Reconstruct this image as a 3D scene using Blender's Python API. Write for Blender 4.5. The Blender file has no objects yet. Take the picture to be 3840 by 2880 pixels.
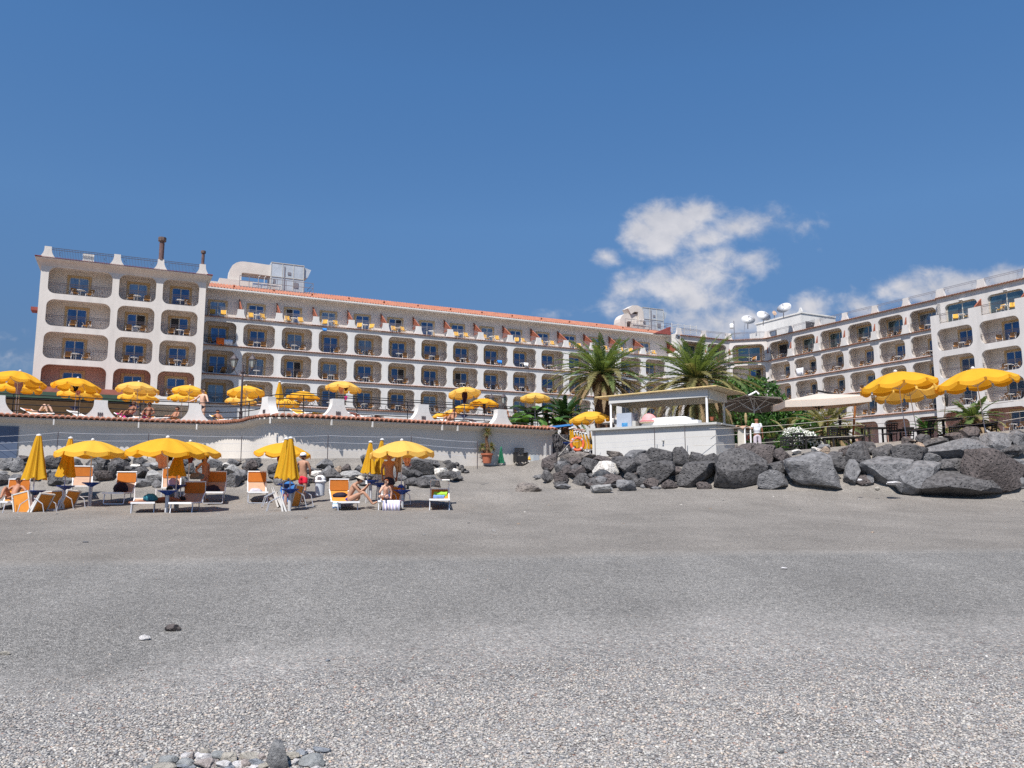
import bpy, bmesh, math, random
import numpy as np
from mathutils import Vector, Matrix, noise as mnoise
R_=math.radians; PI=math.pi
random.seed(7)
sc=bpy.context.scene; COL=sc.collection
# ---------------- camera ----------------
F=2950.0; HOR=395.0; TH=math.atan2(HOR,F); EYE=1.6
cd=bpy.data.cameras.new('camera'); cam=bpy.data.objects.new('camera',cd); COL.objects.link(cam)
cd.sensor_width=36; cd.lens=F/3840*36; cd.clip_start=.1; cd.clip_end=3000
cam.location=(0,0,EYE); cam.rotation_euler=(PI/2+TH,0,0); sc.camera=cam
# ---------------- sun, sky, exposure ----------------
SUNH=(-.25,-.62)   # horizontal direction to the sun per unit of height
sd=bpy.data.lights.new('sun','SUN'); sd.energy=4.5; sd.angle=R_(.55); sd.color=(1,.955,.9)
sun=bpy.data.objects.new('sun',sd); COL.objects.link(sun)
sun.rotation_euler=Vector((SUNH[0],SUNH[1],1)).to_track_quat('Z','Y').to_euler()
sc.cycles.use_denoising=False; sc.cycles.sample_clamp_indirect=2.0
sv=sc.view_settings; sv.view_transform='Standard'; sv.look='None'; sv.gamma=1; sv.exposure=.66
W=bpy.data.worlds.new('World'); sc.world=W; W.use_nodes=True; nt=W.node_tree; nt.nodes.clear()
def N(t,**k):
    n=nt.nodes.new(t)
    for a,b in k.items():
        if a.startswith('i_'):
            n.inputs[int(a[2:])].default_value=b
        else: setattr(n,a,b)
    return n
def LK(a,b): nt.links.new(a,b)
def MA(op,a,b=None,c=None,clamp=False):
    n=nt.nodes.new('ShaderNodeMath'); n.operation=op; n.use_clamp=clamp
    for i,v in enumerate((a,b,c)):
        if v is None: continue
        if isinstance(v,(int,float)): n.inputs[i].default_value=v
        else: nt.links.new(v,n.inputs[i])
    return n.outputs[0]
sky=N('ShaderNodeTexSky',sky_type='NISHITA',sun_disc=False)
sky.sun_elevation=math.atan(1/math.hypot(*SUNH)); sky.sun_rotation=math.atan2(SUNH[0],SUNH[1])
sky.altitude=0; sky.air_density=1.0; sky.dust_density=.25; sky.ozone_density=2.5
tint=N('ShaderNodeMix',data_type='RGBA',blend_type='MULTIPLY',i_0=1.0); LK(sky.outputs[0],tint.inputs[6]); tint.inputs[7].default_value=(.43,.66,.80,1)
# clouds: fixed in the sky by direction, (azimuth slope, elevation slope)
tc=N('ShaderNodeTexCoord'); sp=N('ShaderNodeSeparateXYZ'); LK(tc.outputs['Generated'],sp.inputs[0])
yy=MA('MAXIMUM',sp.outputs[1],.02); cx=MA('DIVIDE',sp.outputs[0],yy); cz=MA('DIVIDE',sp.outputs[2],yy)
cv=N('ShaderNodeCombineXYZ'); LK(cx,cv.inputs[0]); LK(cz,cv.inputs[1])
def nz(sc_,det,rough,off=0,dist=0):
    mp=N('ShaderNodeMapping'); LK(cv.outputs[0],mp.inputs[0]); mp.inputs[1].default_value=(off,off*.7,0); mp.inputs[3].default_value=(1,1.25,1)
    n=N('ShaderNodeTexNoise'); LK(mp.outputs[0],n.inputs['Vector']); n.inputs['Scale'].default_value=sc_; n.inputs['Detail'].default_value=det; n.inputs['Roughness'].default_value=rough; n.inputs['Distortion'].default_value=dist
    return n.outputs[0]
n1=nz(9,10,.6,0,.25); n2=nz(30,8,.6,5,.3); n3=nz(7,6,.55,9)
def px2s(px,py):
    x=(px-1920)/F; y=(1440-py)/F; c,s=math.cos(TH),math.sin(TH); Y=c-s*y; return x/Y,(s+c*y)/Y
CL=[(2530,840,150,75,1.15),(2620,800,110,50,1.0),(2480,900,100,65,1.05),(2640,900,120,60,.95),(2700,960,110,60,.8),(2620,1130,140,70,.7),(2400,870,75,50,.9),(2760,850,150,60,.75),(2880,830,80,45,.5),(2660,1010,150,85,.8),(2790,980,130,60,.6),(2560,1080,150,70,.72),(2600,1190,160,60,.6),(2700,1210,200,70,.75),
 (2270,960,45,30,.55),(2350,1090,90,45,.5),(2300,1150,110,40,.35),(3050,1140,80,50,.68),(3220,1150,90,55,.75),(3310,1100,60,40,.5),(3600,1070,230,62,.85),(3400,1070,80,38,.6),(3780,1050,150,50,.8),(2960,1190,120,50,.5),
 (2070,1185,60,22,.35),(90,1340,110,40,.3),(60,1270,60,25,.2),(2870,860,60,25,.3),(3000,870,80,30,.2)]
mx=None
for (a,b,w,h,st) in CL:
    ax,az=px2s(a,b); rx=w/F*1.06; rz=h/F*1.1
    u=MA('DIVIDE',MA('SUBTRACT',cx,ax),rx); v=MA('DIVIDE',MA('SUBTRACT',cz,az),rz)
    d=MA('SQRT',MA('ADD',MA('MULTIPLY',u,u),MA('MULTIPLY',v,v)))
    m=MA('MULTIPLY',MA('SUBTRACT',1.36,d),st)
    mx=m if mx is None else MA('SMOOTH_MAX',mx,m,.25)
dens=MA('ADD',mx,MA('ADD',MA('MULTIPLY',MA('SUBTRACT',n1,.5),1.9),MA('MULTIPLY',MA('SUBTRACT',n2,.5),1.1)))
mr=N('ShaderNodeMapRange',interpolation_type='SMOOTHSTEP'); LK(dens,mr.inputs[0]); mr.inputs[1].default_value=.02; mr.inputs[2].default_value=.95; mr.inputs[3].default_value=0; mr.inputs[4].default_value=.93
mask=MA('MULTIPLY',mr.outputs[0],MA('GREATER_THAN',sp.outputs[1],.02))
cr=N('ShaderNodeMix',data_type='RGBA'); LK(MA('MULTIPLY_ADD',MA('SUBTRACT',MA('ADD',MA('MULTIPLY',n2,.4),MA('MULTIPLY',n3,.6)),.5),3.2,.5,clamp=True),cr.inputs[0])
SKS=.105
cr.inputs[6].default_value=(3.0,3.12,3.55,1); cr.inputs[7].default_value=(4.7,4.6,4.75,1)
lo=N('ShaderNodeValToRGB'); LK(MA('DIVIDE',sp.outputs[2],MA('MAXIMUM',MA('SQRT',MA('ADD',MA('MULTIPLY',sp.outputs[0],sp.outputs[0]),MA('MULTIPLY',sp.outputs[1],sp.outputs[1]))),.01)),lo.inputs[0])
e=lo.color_ramp.elements; e[0].position=.15; e[0].color=(.62,.50,.54,1); e[1].position=.55; e[1].color=(1,1,1.03,1); x_=e.new(.34); x_.color=(.97,.87,.87,1)
haz=N('ShaderNodeMix',data_type='RGBA',blend_type='MULTIPLY',i_0=1.0); LK(tint.outputs[2],haz.inputs[6]); LK(lo.outputs[0],haz.inputs[7])
fin=N('ShaderNodeMix',data_type='RGBA'); LK(mask,fin.inputs[0]); LK(haz.outputs[2],fin.inputs[6]); LK(cr.outputs[2],fin.inputs[7])
bg=N('ShaderNodeBackground'); LK(fin.outputs[2],bg.inputs[0]); bg.inputs[1].default_value=SKS
wo=N('ShaderNodeOutputWorld'); LK(bg.outputs[0],wo.inputs[0])
# ---------------- helpers ----------------
def at(px,py,Y):
    x=(px-1920)/F; y=(1440-py)/F; c,s=math.cos(TH),math.sin(TH); yy=c-s*y; k=Y/yy
    return Vector((x*k,Y,(s+c*y)*k+EYE))
def ppm(Y): return F*math.cos(TH)/Y*1.01
def mat(name,col,rough=.8,var=None,bump=None,metal=0,col2=None,vscale=None,spec=.3,trans=0,sheen=0):
    """principled material: colour with noise variation var=(scale,amount) and bump=(scale,strength)"""
    m=bpy.data.materials.new(name); m.use_nodes=True; t=m.node_tree; b=t.nodes['Principled BSDF']
    b.inputs['Base Color'].default_value=(*col,1); b.inputs['Roughness'].default_value=rough; b.inputs['Metallic'].default_value=metal
    b.inputs['Specular IOR Level'].default_value=spec
    if trans: b.inputs['Transmission Weight'].default_value=trans
    g=t.nodes.new('ShaderNodeNewGeometry'); oi=t.nodes.new('ShaderNodeTexCoord')
    if var:
        n=t.nodes.new('ShaderNodeTexNoise'); n.inputs['Scale'].default_value=var[0]; n.inputs['Detail'].default_value=8; n.inputs['Roughness'].default_value=.62
        mp=t.nodes.new('ShaderNodeMapping'); t.links.new(g.outputs['Position'],mp.inputs[0]); mp.inputs[3].default_value=vscale or (1,1,1); t.links.new(mp.outputs[0],n.inputs['Vector'])
        r=t.nodes.new('ShaderNodeMapRange'); t.links.new(n.outputs[0],r.inputs[0]); r.inputs[1].default_value=.3; r.inputs[2].default_value=.7
        mi=t.nodes.new('ShaderNodeMix'); mi.data_type='RGBA'; t.links.new(r.outputs[0],mi.inputs[0])
        a=var[1]; c2=col2 or tuple(max(0,c*(1-a)) for c in col); mi.inputs[6].default_value=(*c2,1); mi.inputs[7].default_value=(*(col if col2 else tuple(min(1,c*(1+a*.6)) for c in col)),1)
        t.links.new(mi.outputs[2],b.inputs['Base Color'])
    if bump:
        n=t.nodes.new('ShaderNodeTexNoise'); n.inputs['Scale'].default_value=bump[0]; n.inputs['Detail'].default_value=6; t.links.new(g.outputs['Position'],n.inputs['Vector'])
        bp=t.nodes.new('ShaderNodeBump'); bp.inputs['Strength'].default_value=bump[1]; bp.inputs['Distance'].default_value=bump[2] if len(bump)>2 else .02
        t.links.new(n.outputs[0],bp.inputs['Height']); t.links.new(bp.outputs[0],b.inputs['Normal'])
    return m
def stripes(name,cols,scale,axis=0,rough=.8):
    """fabric stripes across an object axis; cols=[(pos,colour)]"""
    m=bpy.data.materials.new(name); m.use_nodes=True; t=m.node_tree; b=t.nodes['Principled BSDF']; b.inputs['Roughness'].default_value=rough
    tc=t.nodes.new('ShaderNodeTexCoord'); s=t.nodes.new('ShaderNodeSeparateXYZ'); t.links.new(tc.outputs['Object'],s.inputs[0])
    a=t.nodes.new('ShaderNodeMath'); a.operation='MULTIPLY'; t.links.new(s.outputs[axis],a.inputs[0]); a.inputs[1].default_value=scale
    f=t.nodes.new('ShaderNodeMath'); f.operation='FRACT'; t.links.new(a.outputs[0],f.inputs[0])
    r=t.nodes.new('ShaderNodeValToRGB'); r.color_ramp.interpolation='CONSTANT'; t.links.new(f.outputs[0],r.inputs[0])
    e=r.color_ramp.elements; e[0].position=0; e[0].color=(*cols[0][1],1); e[1].position=cols[1][0]; e[1].color=(*cols[1][1],1)
    for p,c in cols[2:]:
        x=e.new(p); x.color=(*c,1)
    t.links.new(r.outputs[0],b.inputs['Base Color']); return m
def props(o,label=None,cat=None,group=None,kind=None):
    if label: o['label']=label
    if cat: o['category']=cat
    if group: o['group']=group
    if kind: o['kind']=kind
    return o
def thing(name,label,cat,loc=(0,0,0),rz=0,group=None,scale=None):
    o=bpy.data.objects.new(name,None); COL.objects.link(o); o.location=loc; o.rotation_euler=(0,0,rz); o.empty_display_size=.2
    if scale: o.scale=(scale,)*3
    return props(o,label,cat,group)
def kids(o): return [c for c in bpy.data.objects if c.parent==o]
def copy_tree(o,parent=None,_k=None):
    if _k is None:
        _k={}
        for c in bpy.data.objects:
            if c.parent: _k.setdefault(c.parent.name,[]).append(c)
    c=o.copy(); COL.objects.link(c); c.parent=parent
    for ch in _k.get(o.name,[]): copy_tree(ch,c,_k)
    return c
class MB:
    def __init__(s): s.v=[]; s.f=[]; s.m=[]; s.X=None
    def add(s,vs,fs,mi=0):
        o=len(s.v)
        if s.X is not None: vs=[tuple(s.X@Vector(v)) for v in vs]
        s.v+=[tuple(v) for v in vs]; s.f+=[tuple(i+o for i in f) for f in fs]; s.m+=[mi]*len(fs)
    def box(s,x0,x1,y0,y1,z0,z1,mi=0):
        s.add([(x0,y0,z0),(x1,y0,z0),(x1,y1,z0),(x0,y1,z0),(x0,y0,z1),(x1,y0,z1),(x1,y1,z1),(x0,y1,z1)],
              [(0,3,2,1),(4,5,6,7),(0,1,5,4),(1,2,6,5),(2,3,7,6),(3,0,4,7)],mi)
    def tube(s,pts,r,n=6,mi=0,cap=True,flat=1.0):
        pts=[Vector(p) for p in pts]; k=len(pts); rs=r if isinstance(r,(list,tuple)) else [r]*k
        vs=[]; up0=None
        for i,p in enumerate(pts):
            d=(pts[min(i+1,k-1)]-pts[max(i-1,0)]); d=d.normalized() if d.length>1e-9 else Vector((0,0,1))
            if up0 is None: up0=Vector((0,0,1)) if abs(d.z)<.9 else Vector((1,0,0))
            a=up0-d*up0.dot(d)
            if a.length<1e-4: a=Vector((0,1,0))-d*d.y
            a.normalize(); b=d.cross(a); up0=a
            for j in range(n):
                t=2*PI*j/n; vs.append(p+(a*math.cos(t)*flat+b*math.sin(t))*rs[i])
        fs=[(i*n+j,i*n+(j+1)%n,(i+1)*n+(j+1)%n,(i+1)*n+j) for i in range(k-1) for j in range(n)]
        if cap: fs+= [tuple(range(n-1,-1,-1)),tuple(range((k-1)*n,k*n))]
        s.add(vs,fs,mi)
    def lathe(s,prof,n=16,c=(0,0,0),mi=0,sx=1,sy=1):
        vs=[(c[0]+r*math.cos(2*PI*j/n)*sx,c[1]+r*math.sin(2*PI*j/n)*sy,c[2]+z) for r,z in prof for j in range(n)]
        fs=[(i*n+j,i*n+(j+1)%n,(i+1)*n+(j+1)%n,(i+1)*n+j) for i in range(len(prof)-1) for j in range(n)]
        if prof[0][0]>.001: fs.append(tuple(range(n-1,-1,-1)))
        if prof[-1][0]>.001: fs.append(tuple(range((len(prof)-1)*n,len(prof)*n)))
        s.add(vs,fs,mi)
    def prism(s,poly,y0,y1,mi=0):
        n=len(poly); vs=[(x,y0,z) for x,z in poly]+[(x,y1,z) for x,z in poly]
        s.add(vs,[tuple(range(n)),tuple(range(2*n-1,n-1,-1))]+[(j,j+n,(j+1)%n+n,(j+1)%n) for j in range(n)],mi)
    def quad(s,a,b,c,d,mi=0): s.add([a,b,c,d],[(0,1,2,3)],mi)
    def mesh(s,name,mats,smooth=False):
        me=bpy.data.meshes.new(name); me.from_pydata(s.v,[],s.f)
        for m in (mats if isinstance(mats,(list,tuple)) else [mats]): me.materials.append(m)
        me.polygons.foreach_set('material_index',s.m)
        if smooth: me.polygons.foreach_set('use_smooth',[True]*len(s.f))
        me.update(); return me
    def build(s,name,mats,parent=None,loc=None,smooth=False,rot=None):
        o=bpy.data.objects.new(name,s.mesh(name,mats,smooth)); COL.objects.link(o)
        if parent: o.parent=parent
        if loc is not None: o.location=loc
        if rot is not None: o.rotation_euler=rot
        return o
class Multi:
    def __init__(s): s.l=[]; s.X=None
    def new(s):
        m=MB(); m.X=s.X; s.l.append(m); return m
    def build(s,name,mats,parent): return [m.build(name,mats,parent) for m in s.l if m.v]
def inst(me,name,parent,loc,rz=0,sc_=None):
    o=bpy.data.objects.new(name,me); COL.objects.link(o); o.parent=parent; o.location=loc; o.rotation_euler=(0,0,rz)
    if sc_: o.scale=sc_
    return o
def lerp(a,b,t): return a+(b-a)*t
def pw(x,pts):
    if x<=pts[0][0]: return pts[0][1]
    for (a,b),(c,d) in zip(pts,pts[1:]):
        if x<=c: return b+(d-b)*(x-a)/(c-a)
    return pts[-1][1]
def sst(x,a,b):
    t=min(1,max(0,(x-a)/(b-a))); return t*t*(3-2*t)
ORD=['first','second','third','fourth','fifth','sixth','seventh','eighth','ninth','tenth','eleventh','twelfth','thirteenth','fourteenth','fifteenth','sixteenth','seventeenth','eighteenth','nineteenth','twentieth']
def ordn(i):
    if i<20: return ORD[i]
    n=i+1; return {2:'twenty-',3:'thirty-',4:'forty-',5:'fifty-',6:'sixty-'}[n//10]+ORD[n%10-1] if n%10 else {2:'twentieth',3:'thirtieth',4:'fortieth',5:'fiftieth',6:'sixtieth'}[n//10]
# ---------------- materials ----------------
M_stucco=mat('stucco_cream',(.60,.565,.525),.9,(1.1,.13),(6,.25,.02),vscale=(1,1,.16))
M_stucco2=mat('stucco_white',(.63,.615,.59),.9,(1.1,.12),(6,.25,.02),vscale=(1,1,.16))
M_stucco3=mat('stucco_grey_white',(.57,.54,.515),.9,(1.0,.14),(6,.25,.02),vscale=(1,1,.16))
M_back=mat('balcony_wall_paint',(.70,.63,.57),.9,(.6,.08))
M_backred=mat('balcony_wall_pink_paint',(.50,.31,.25),.9,(.6,.08))
M_ochre=mat('ochre_trim',(.55,.38,.20),.85,(2,.1))
M_frame=mat('cream_window_frame',(.55,.52,.46),.5)
M_g1=mat('blue_glass',(.085,.15,.25),.08,metal=.8,var=(.8,.35))
M_g2=mat('curtained_glass',(.22,.27,.33),.12,metal=.6,var=(1.5,.3),vscale=(3,3,.3))
M_g3=mat('dark_open_doorway',(.03,.028,.03),.6)
M_g4=mat('greenish_glass',(.16,.23,.25),.1,metal=.75,var=(.6,.3))
M_iron=mat('dark_iron',(.075,.06,.065),.55)
M_irongrey=mat('grey_iron',(.20,.19,.21),.5)
M_tile=mat('terracotta_tile',(.36,.15,.095),.85,(1.7,.35),(20,.3))
M_tile2=mat('weathered_tile',(.40,.20,.13),.9,(2.5,.45),(20,.3))
M_dktile=mat('dark_red_tile',(.27,.07,.06),.85,(2,.3))
M_lattice=mat('brown_lattice',(.27,.09,.055),.8,(5,.3))
M_white=mat('white_paint',(.80,.80,.80),.5,(2,.05))
M_offw=mat('offwhite_metal',(.62,.60,.57),.55,(1.2,.12))
M_alum=mat('aluminium',(.62,.64,.68),.35,metal=.6)
M_panel=mat('galvanised_panel',(.50,.54,.58),.5,(1.0,.22),metal=.3)
M_orange=mat('orange_sling',(.62,.235,.035),.85,(6,.14))
M_orshade=mat('orange_canopy_fabric',(.48,.15,.022),.85,(6,.10))
M_tan=mat('tan_sling',(.44,.28,.19),.85,(6,.12))
M_yel=mat('yellow_sling',(.72,.40,.05),.8,(4,.1))
M_blue=mat('blue_plastic',(.012,.05,.26),.4)
M_blk=mat('black_wicker',(.018,.017,.018),.6,(30,.3))
M_dkwood=mat('dark_stained_wood',(.022,.02,.02),.55,(6,.4))
M_wood=mat('brown_wood',(.36,.14,.045),.6,(5,.25))
M_terra=mat('terracotta_pot',(.40,.13,.07),.85,(4,.2))
M_bark=mat('palm_bark',(.16,.085,.05),.95,(6,.5),(12,1,.05))
M_stem=mat('stem_bark',(.13,.095,.06),.95,(6,.4))
def leafmat(name,a,b,sc_=3.0):
    m=mat(name,a,.6,(sc_,.3),col2=b); t=m.node_tree; p=t.nodes['Principled BSDF']; o=t.nodes['Material Output']
    tr=t.nodes.new('ShaderNodeBsdfTranslucent'); tr.inputs[0].default_value=(a[0]*1.6,a[1]*1.6,a[2]*.9,1)
    mx_=t.nodes.new('ShaderNodeMixShader'); mx_.inputs[0].default_value=.25
    t.links.new(p.outputs[0],mx_.inputs[1]); t.links.new(tr.outputs[0],mx_.inputs[2]); t.links.new(mx_.outputs[0],o.inputs[0]); return m
M_frond=leafmat('palm_green',(.155,.205,.065),(.06,.10,.032),1.2)
M_frond2=leafmat('palm_olive',(.27,.24,.10),(.14,.135,.055),1.2)
M_dry=leafmat('palm_dry',(.34,.24,.13),(.17,.11,.06),1.5)
M_leaf=leafmat('shrub_green',(.075,.17,.03),(.025,.07,.015),1.0)
M_leafd=leafmat('dark_leaf',(.035,.08,.025),(.018,.04,.014),1.5)
M_ban=leafmat('banana_green',(.10,.22,.04),(.05,.12,.025),1.5)
M_flower=mat('white_blossom',(.78,.78,.72),.8)
def fabric_yellow(name,c):
    m=mat(name,c,.75,(1.6,.05),(9,.25,.02)); t=m.node_tree; p=t.nodes['Principled BSDF']; o=t.nodes['Material Output']
    tr=t.nodes.new('ShaderNodeBsdfTranslucent'); tr.inputs[0].default_value=(c[0],c[1]*.72,c[2]*.5,1)
    mx_=t.nodes.new('ShaderNodeMixShader'); mx_.inputs[0].default_value=.42
    t.links.new(p.outputs[0],mx_.inputs[1]); t.links.new(tr.outputs[0],mx_.inputs[2]); t.links.new(mx_.outputs[0],o.inputs[0]); return m
M_yumb=fabric_yellow('yellow_parasol_canvas',(.87,.54,.06))
M_yumb3=fabric_yellow('deep_yellow_parasol_canvas',(.84,.47,.03)); M_yumb4=fabric_yellow('faded_yellow_parasol_canvas',(.86,.58,.13))
M_yumb2=fabric_yellow('folded_yellow_canvas',(.74,.43,.02))
M_cream=fabric_yellow('cream_canvas',(.78,.74,.66))
M_taupe=mat('taupe_canvas',(.23,.19,.17),.85,(2,.08))
# ---------------- ground ----------------
PROF=[(-40,-2.2),(0,0),(4,.05),(7,.19),(12.4,.50),(13.6,.575),(20,.68),(27,.90),(30,1.22),(31.6,1.5),(33,1.6),(60,1.6)]
def gz(x,y):
    z=pw(y,PROF)
    bx=[(-26,31.2),(-9,32.6),(-3,32.4),(1.5,34.2),(2.2,34.2),(8,33.2),(13,31.6),(20,29.6),(40,25)]   # foot of the banks
    yb=pw(x,bx)
    top=pw(x,[(-26,2.9),(-3,3.0),(3,3.1),(6,3.15),(9,3.15),(11.3,3.22),(14,3.42),(17.7,3.74),(21,4.05),(40,4.3)])
    w=pw(x,[(-26,2.2),(-4.2,3.0),(-2.6,9.5),(.6,9.5),(2.0,2.2),(20,2.6)])
    if y>yb:
        zb=pw(yb,PROF); t=min(1,(y-yb)/w); z=zb+(top-zb)*(t*t*(3-2*t)*.7+t*.3)
    kf=1-.65*sst(y,11,14); z+=.035*mnoise.noise(Vector((x*.35,y*.35,0)))*sst(y,5,12)*kf+kf*.018*mnoise.noise(Vector((x*1.6,y*1.6,3)))+kf*.012*mnoise.noise(Vector((x*.8,y*.5,7)))
    if 12.5<y<33: q=sst(y,13,15); z+=q*(.020*abs(mnoise.noise(Vector((x*1.9,y*1.7,11))))+.014*mnoise.noise(Vector((x*3.6,y*3.1,2))))
    return z
def axis(segs):
    out=[]
    for a,b,n in segs: out+=[lerp(a,b,i/n) for i in range(n)]
    return out+[segs[-1][1]]
xs=axis([(-900,-120,4),(-120,-30,14),(-30,-20,30),(-20,-4,90),(-4,3,60),(3,20,100),(20,24,12),(24,60,14),(60,900,6)])
ys=axis([(-30,3,12),(3,12,44),(12,14.5,18),(14.5,31,104),(31,43,72),(43,60,12),(60,900,8)])
nx=len(xs); g=MB()
g.add([(x,y,gz(x,y)) for y in ys for x in xs],[(j*nx+i,j*nx+i+1,(j+1)*nx+i+1,(j+1)*nx+i) for j in range(len(ys)-1) for i in range(nx-1)])
def ground_mat():
    m=bpy.data.materials.new('beach_shingle'); m.use_nodes=True; t=m.node_tree; b=t.nodes['Principled BSDF']; L=t.links.new
    b.inputs['Roughness'].default_value=.85; b.inputs['Specular IOR Level'].default_value=.25
    def n_(ty,**k):
        n=t.nodes.new(ty)
        for a,v in k.items(): setattr(n,a,v)
        return n
    def ma(op,a,bb=None,c=None,cl=False):
        n=t.nodes.new('ShaderNodeMath'); n.operation=op; n.use_clamp=cl
        for i,v in enumerate((a,bb,c)):
            if v is None: continue
            if isinstance(v,(int,float)): n.inputs[i].default_value=v
            else: L(v,n.inputs[i])
        return n.outputs[0]
    g=n_('ShaderNodeNewGeometry'); s=n_('ShaderNodeSeparateXYZ'); L(g.outputs['Position'],s.inputs[0])
    def noi(sc_,d=6,r=.6,vs=(1,1,1)):
        mp=n_('ShaderNodeMapping'); L(g.outputs['Position'],mp.inputs[0]); mp.inputs[3].default_value=vs
        n=n_('ShaderNodeTexNoise'); L(mp.outputs[0],n.inputs['Vector']); n.inputs['Scale'].default_value=sc_; n.inputs['Detail'].default_value=d; n.inputs['Roughness'].default_value=r; return n.outputs[0]
    def vor(sc_,vs=(1,1,1),feat='F1'):
        mp=n_('ShaderNodeMapping'); L(g.outputs['Position'],mp.inputs[0]); mp.inputs[3].default_value=vs; mp.inputs[2].default_value=(0,0,.35)
        n=n_('ShaderNodeTexVoronoi'); n.feature=feat; L(mp.outputs[0],n.inputs['Vector']); n.inputs['Scale'].default_value=sc_; n.inputs['Randomness'].default_value=1; return n
    def ramp(v,els):
        r=n_('ShaderNodeValToRGB'); L(v,r.inputs[0]); e=r.color_ramp.elements
        while len(e)<len(els): e.new(.5)
        for x,(p,c) in zip(e,els): x.position=p; x.color=(*c,1)
        return r.outputs[0]
    wob=ma('MULTIPLY',ma('SUBTRACT',noi(.35,3),.5),2.6); wob2=ma('MULTIPLY',ma('SUBTRACT',noi(1.3,4),.5),1.6)
    y=ma('SUBTRACT',ma('ADD',s.outputs[1],wob),ma('MULTIPLY',s.outputs[0],.07)); 
    y1=ma('ADD',ma('ADD',y,wob2),ma('MULTIPLY',ma('MAXIMUM',ma('SUBTRACT',-.3,s.outputs[0]),0),.45))
    z1=n_('ShaderNodeMapRange'); L(y1,z1.inputs[0]); z1.inputs[1].default_value=6.4; z1.inputs[2].default_value=8.8; # 0 near,1 mid
    z2=n_('ShaderNodeMapRange'); y2=ma('SUBTRACT',ma('ADD',s.outputs[1],ma('MULTIPLY',wob,.35)),ma('MULTIPLY',s.outputs[0],.10)); L(y2,z2.inputs[0]); z2.inputs[1].default_value=12.5; z2.inputs[2].default_value=13.3
    vA=vor(52,(1,1.45,1)); vB=vor(95,(1,1.4,1)); vC=vor(210,(1,1.2,1))
    def sepx(v):
        q=n_('ShaderNodeSeparateColor'); L(v.outputs['Color'],q.inputs[0]); return q
    qa,qb,qc=sepx(vA),sepx(vB),sepx(vC)
    A=ramp(qa.outputs[0],[(0,(.13,.13,.135)),(.3,(.235,.23,.225)),(.55,(.31,.30,.285)),(.8,(.375,.355,.33)),(1,(.56,.54,.5))])
    B=ramp(qb.outputs[0],[(0,(.10,.098,.093)),(.35,(.18,.173,.163)),(.7,(.245,.233,.218)),(1,(.44,.42,.39))])
    C=ramp(qc.outputs[0],[(0,(.115,.104,.093)),(.5,(.205,.187,.166)),(.9,(.275,.252,.226)),(1,(.46,.43,.39))])
    def mix(f,a,c,bt='MIX'):
        mi=n_('ShaderNodeMix',data_type='RGBA',blend_type=bt); 
        if isinstance(f,(int,float)): mi.inputs[0].default_value=f
        else: L(f,mi.inputs[0])
        for i,v in ((6,a),(7,c)):
            if isinstance(v,tuple): mi.inputs[i].default_value=(*v,1)
            else: L(v,mi.inputs[i])
        return mi.outputs[2]
    # a few pebbles are reddish, some mauve
    tA=mix(ma('GREATER_THAN',qa.outputs[1],.78),A,(.95,.86,.82),'MULTIPLY'); A2=mix(ma('GREATER_THAN',qa.outputs[1],.985),tA,(.30,.18,.14))
    c1=mix(z1.outputs[0],A2,B); c2=mix(z2.outputs[0],c1,C)
    # broad patches: coarser, darker and lighter drifts of shingle
    pt=noi(.55,5,.6,(1,.6,1)); pr=n_('ShaderNodeMapRange'); L(pt,pr.inputs[0]); pr.inputs[1].default_value=.34; pr.inputs[2].default_value=.68; pr.inputs[3].default_value=.86; pr.inputs[4].default_value=1.14
    sp_=n_('ShaderNodeCombineColor'); [L(pr.outputs[0],sp_.inputs[i]) for i in range(3)]
    c3=mix(1.0,c2,sp_.outputs[0],'MULTIPLY')
    fl=n_('ShaderNodeMapRange'); L(ma('ADD',ma('MULTIPLY',noi(26,4,.8),.65),ma('MULTIPLY',noi(9,6,.85),.35)),fl.inputs[0]); fl.inputs[1].default_value=.38; fl.inputs[2].default_value=.62; fl.inputs[3].default_value=.60; fl.inputs[4].default_value=1.36
    sp2=n_('ShaderNodeCombineColor'); [L(fl.outputs[0],sp2.inputs[i]) for i in range(3)]
    L(mix(1.0,c3,sp2.outputs[0],'MULTIPLY'),b.inputs['Base Color'])
    h1=ma('MULTIPLY',vA.outputs['Distance'],-1); h2=ma('MULTIPLY',vB.outputs['Distance'],-.55); h3=ma('MULTIPLY',vC.outputs['Distance'],-.25)
    mh=n_('ShaderNodeMix'); L(z1.outputs[0],mh.inputs[0]); L(h1,mh.inputs[2]); L(h2,mh.inputs[3])
    mh2=n_('ShaderNodeMix'); L(z2.outputs[0],mh2.inputs[0]); L(mh.outputs[0],mh2.inputs[2]); L(ma('ADD',h3,ma('ADD',ma('MULTIPLY',noi(14,5,.7),.35),ma('MULTIPLY',noi(5,5,.7),.4))),mh2.inputs[3])
    bp=n_('ShaderNodeBump'); bp.inputs['Strength'].default_value=1; bp.inputs['Distance'].default_value=.022; L(mh2.outputs[0],bp.inputs['Height']); L(bp.outputs[0],b.inputs['Normal'])
    return m
M_ground=ground_mat()
props(g.build('beach_ground',M_ground,smooth=True),kind='structure')
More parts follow.
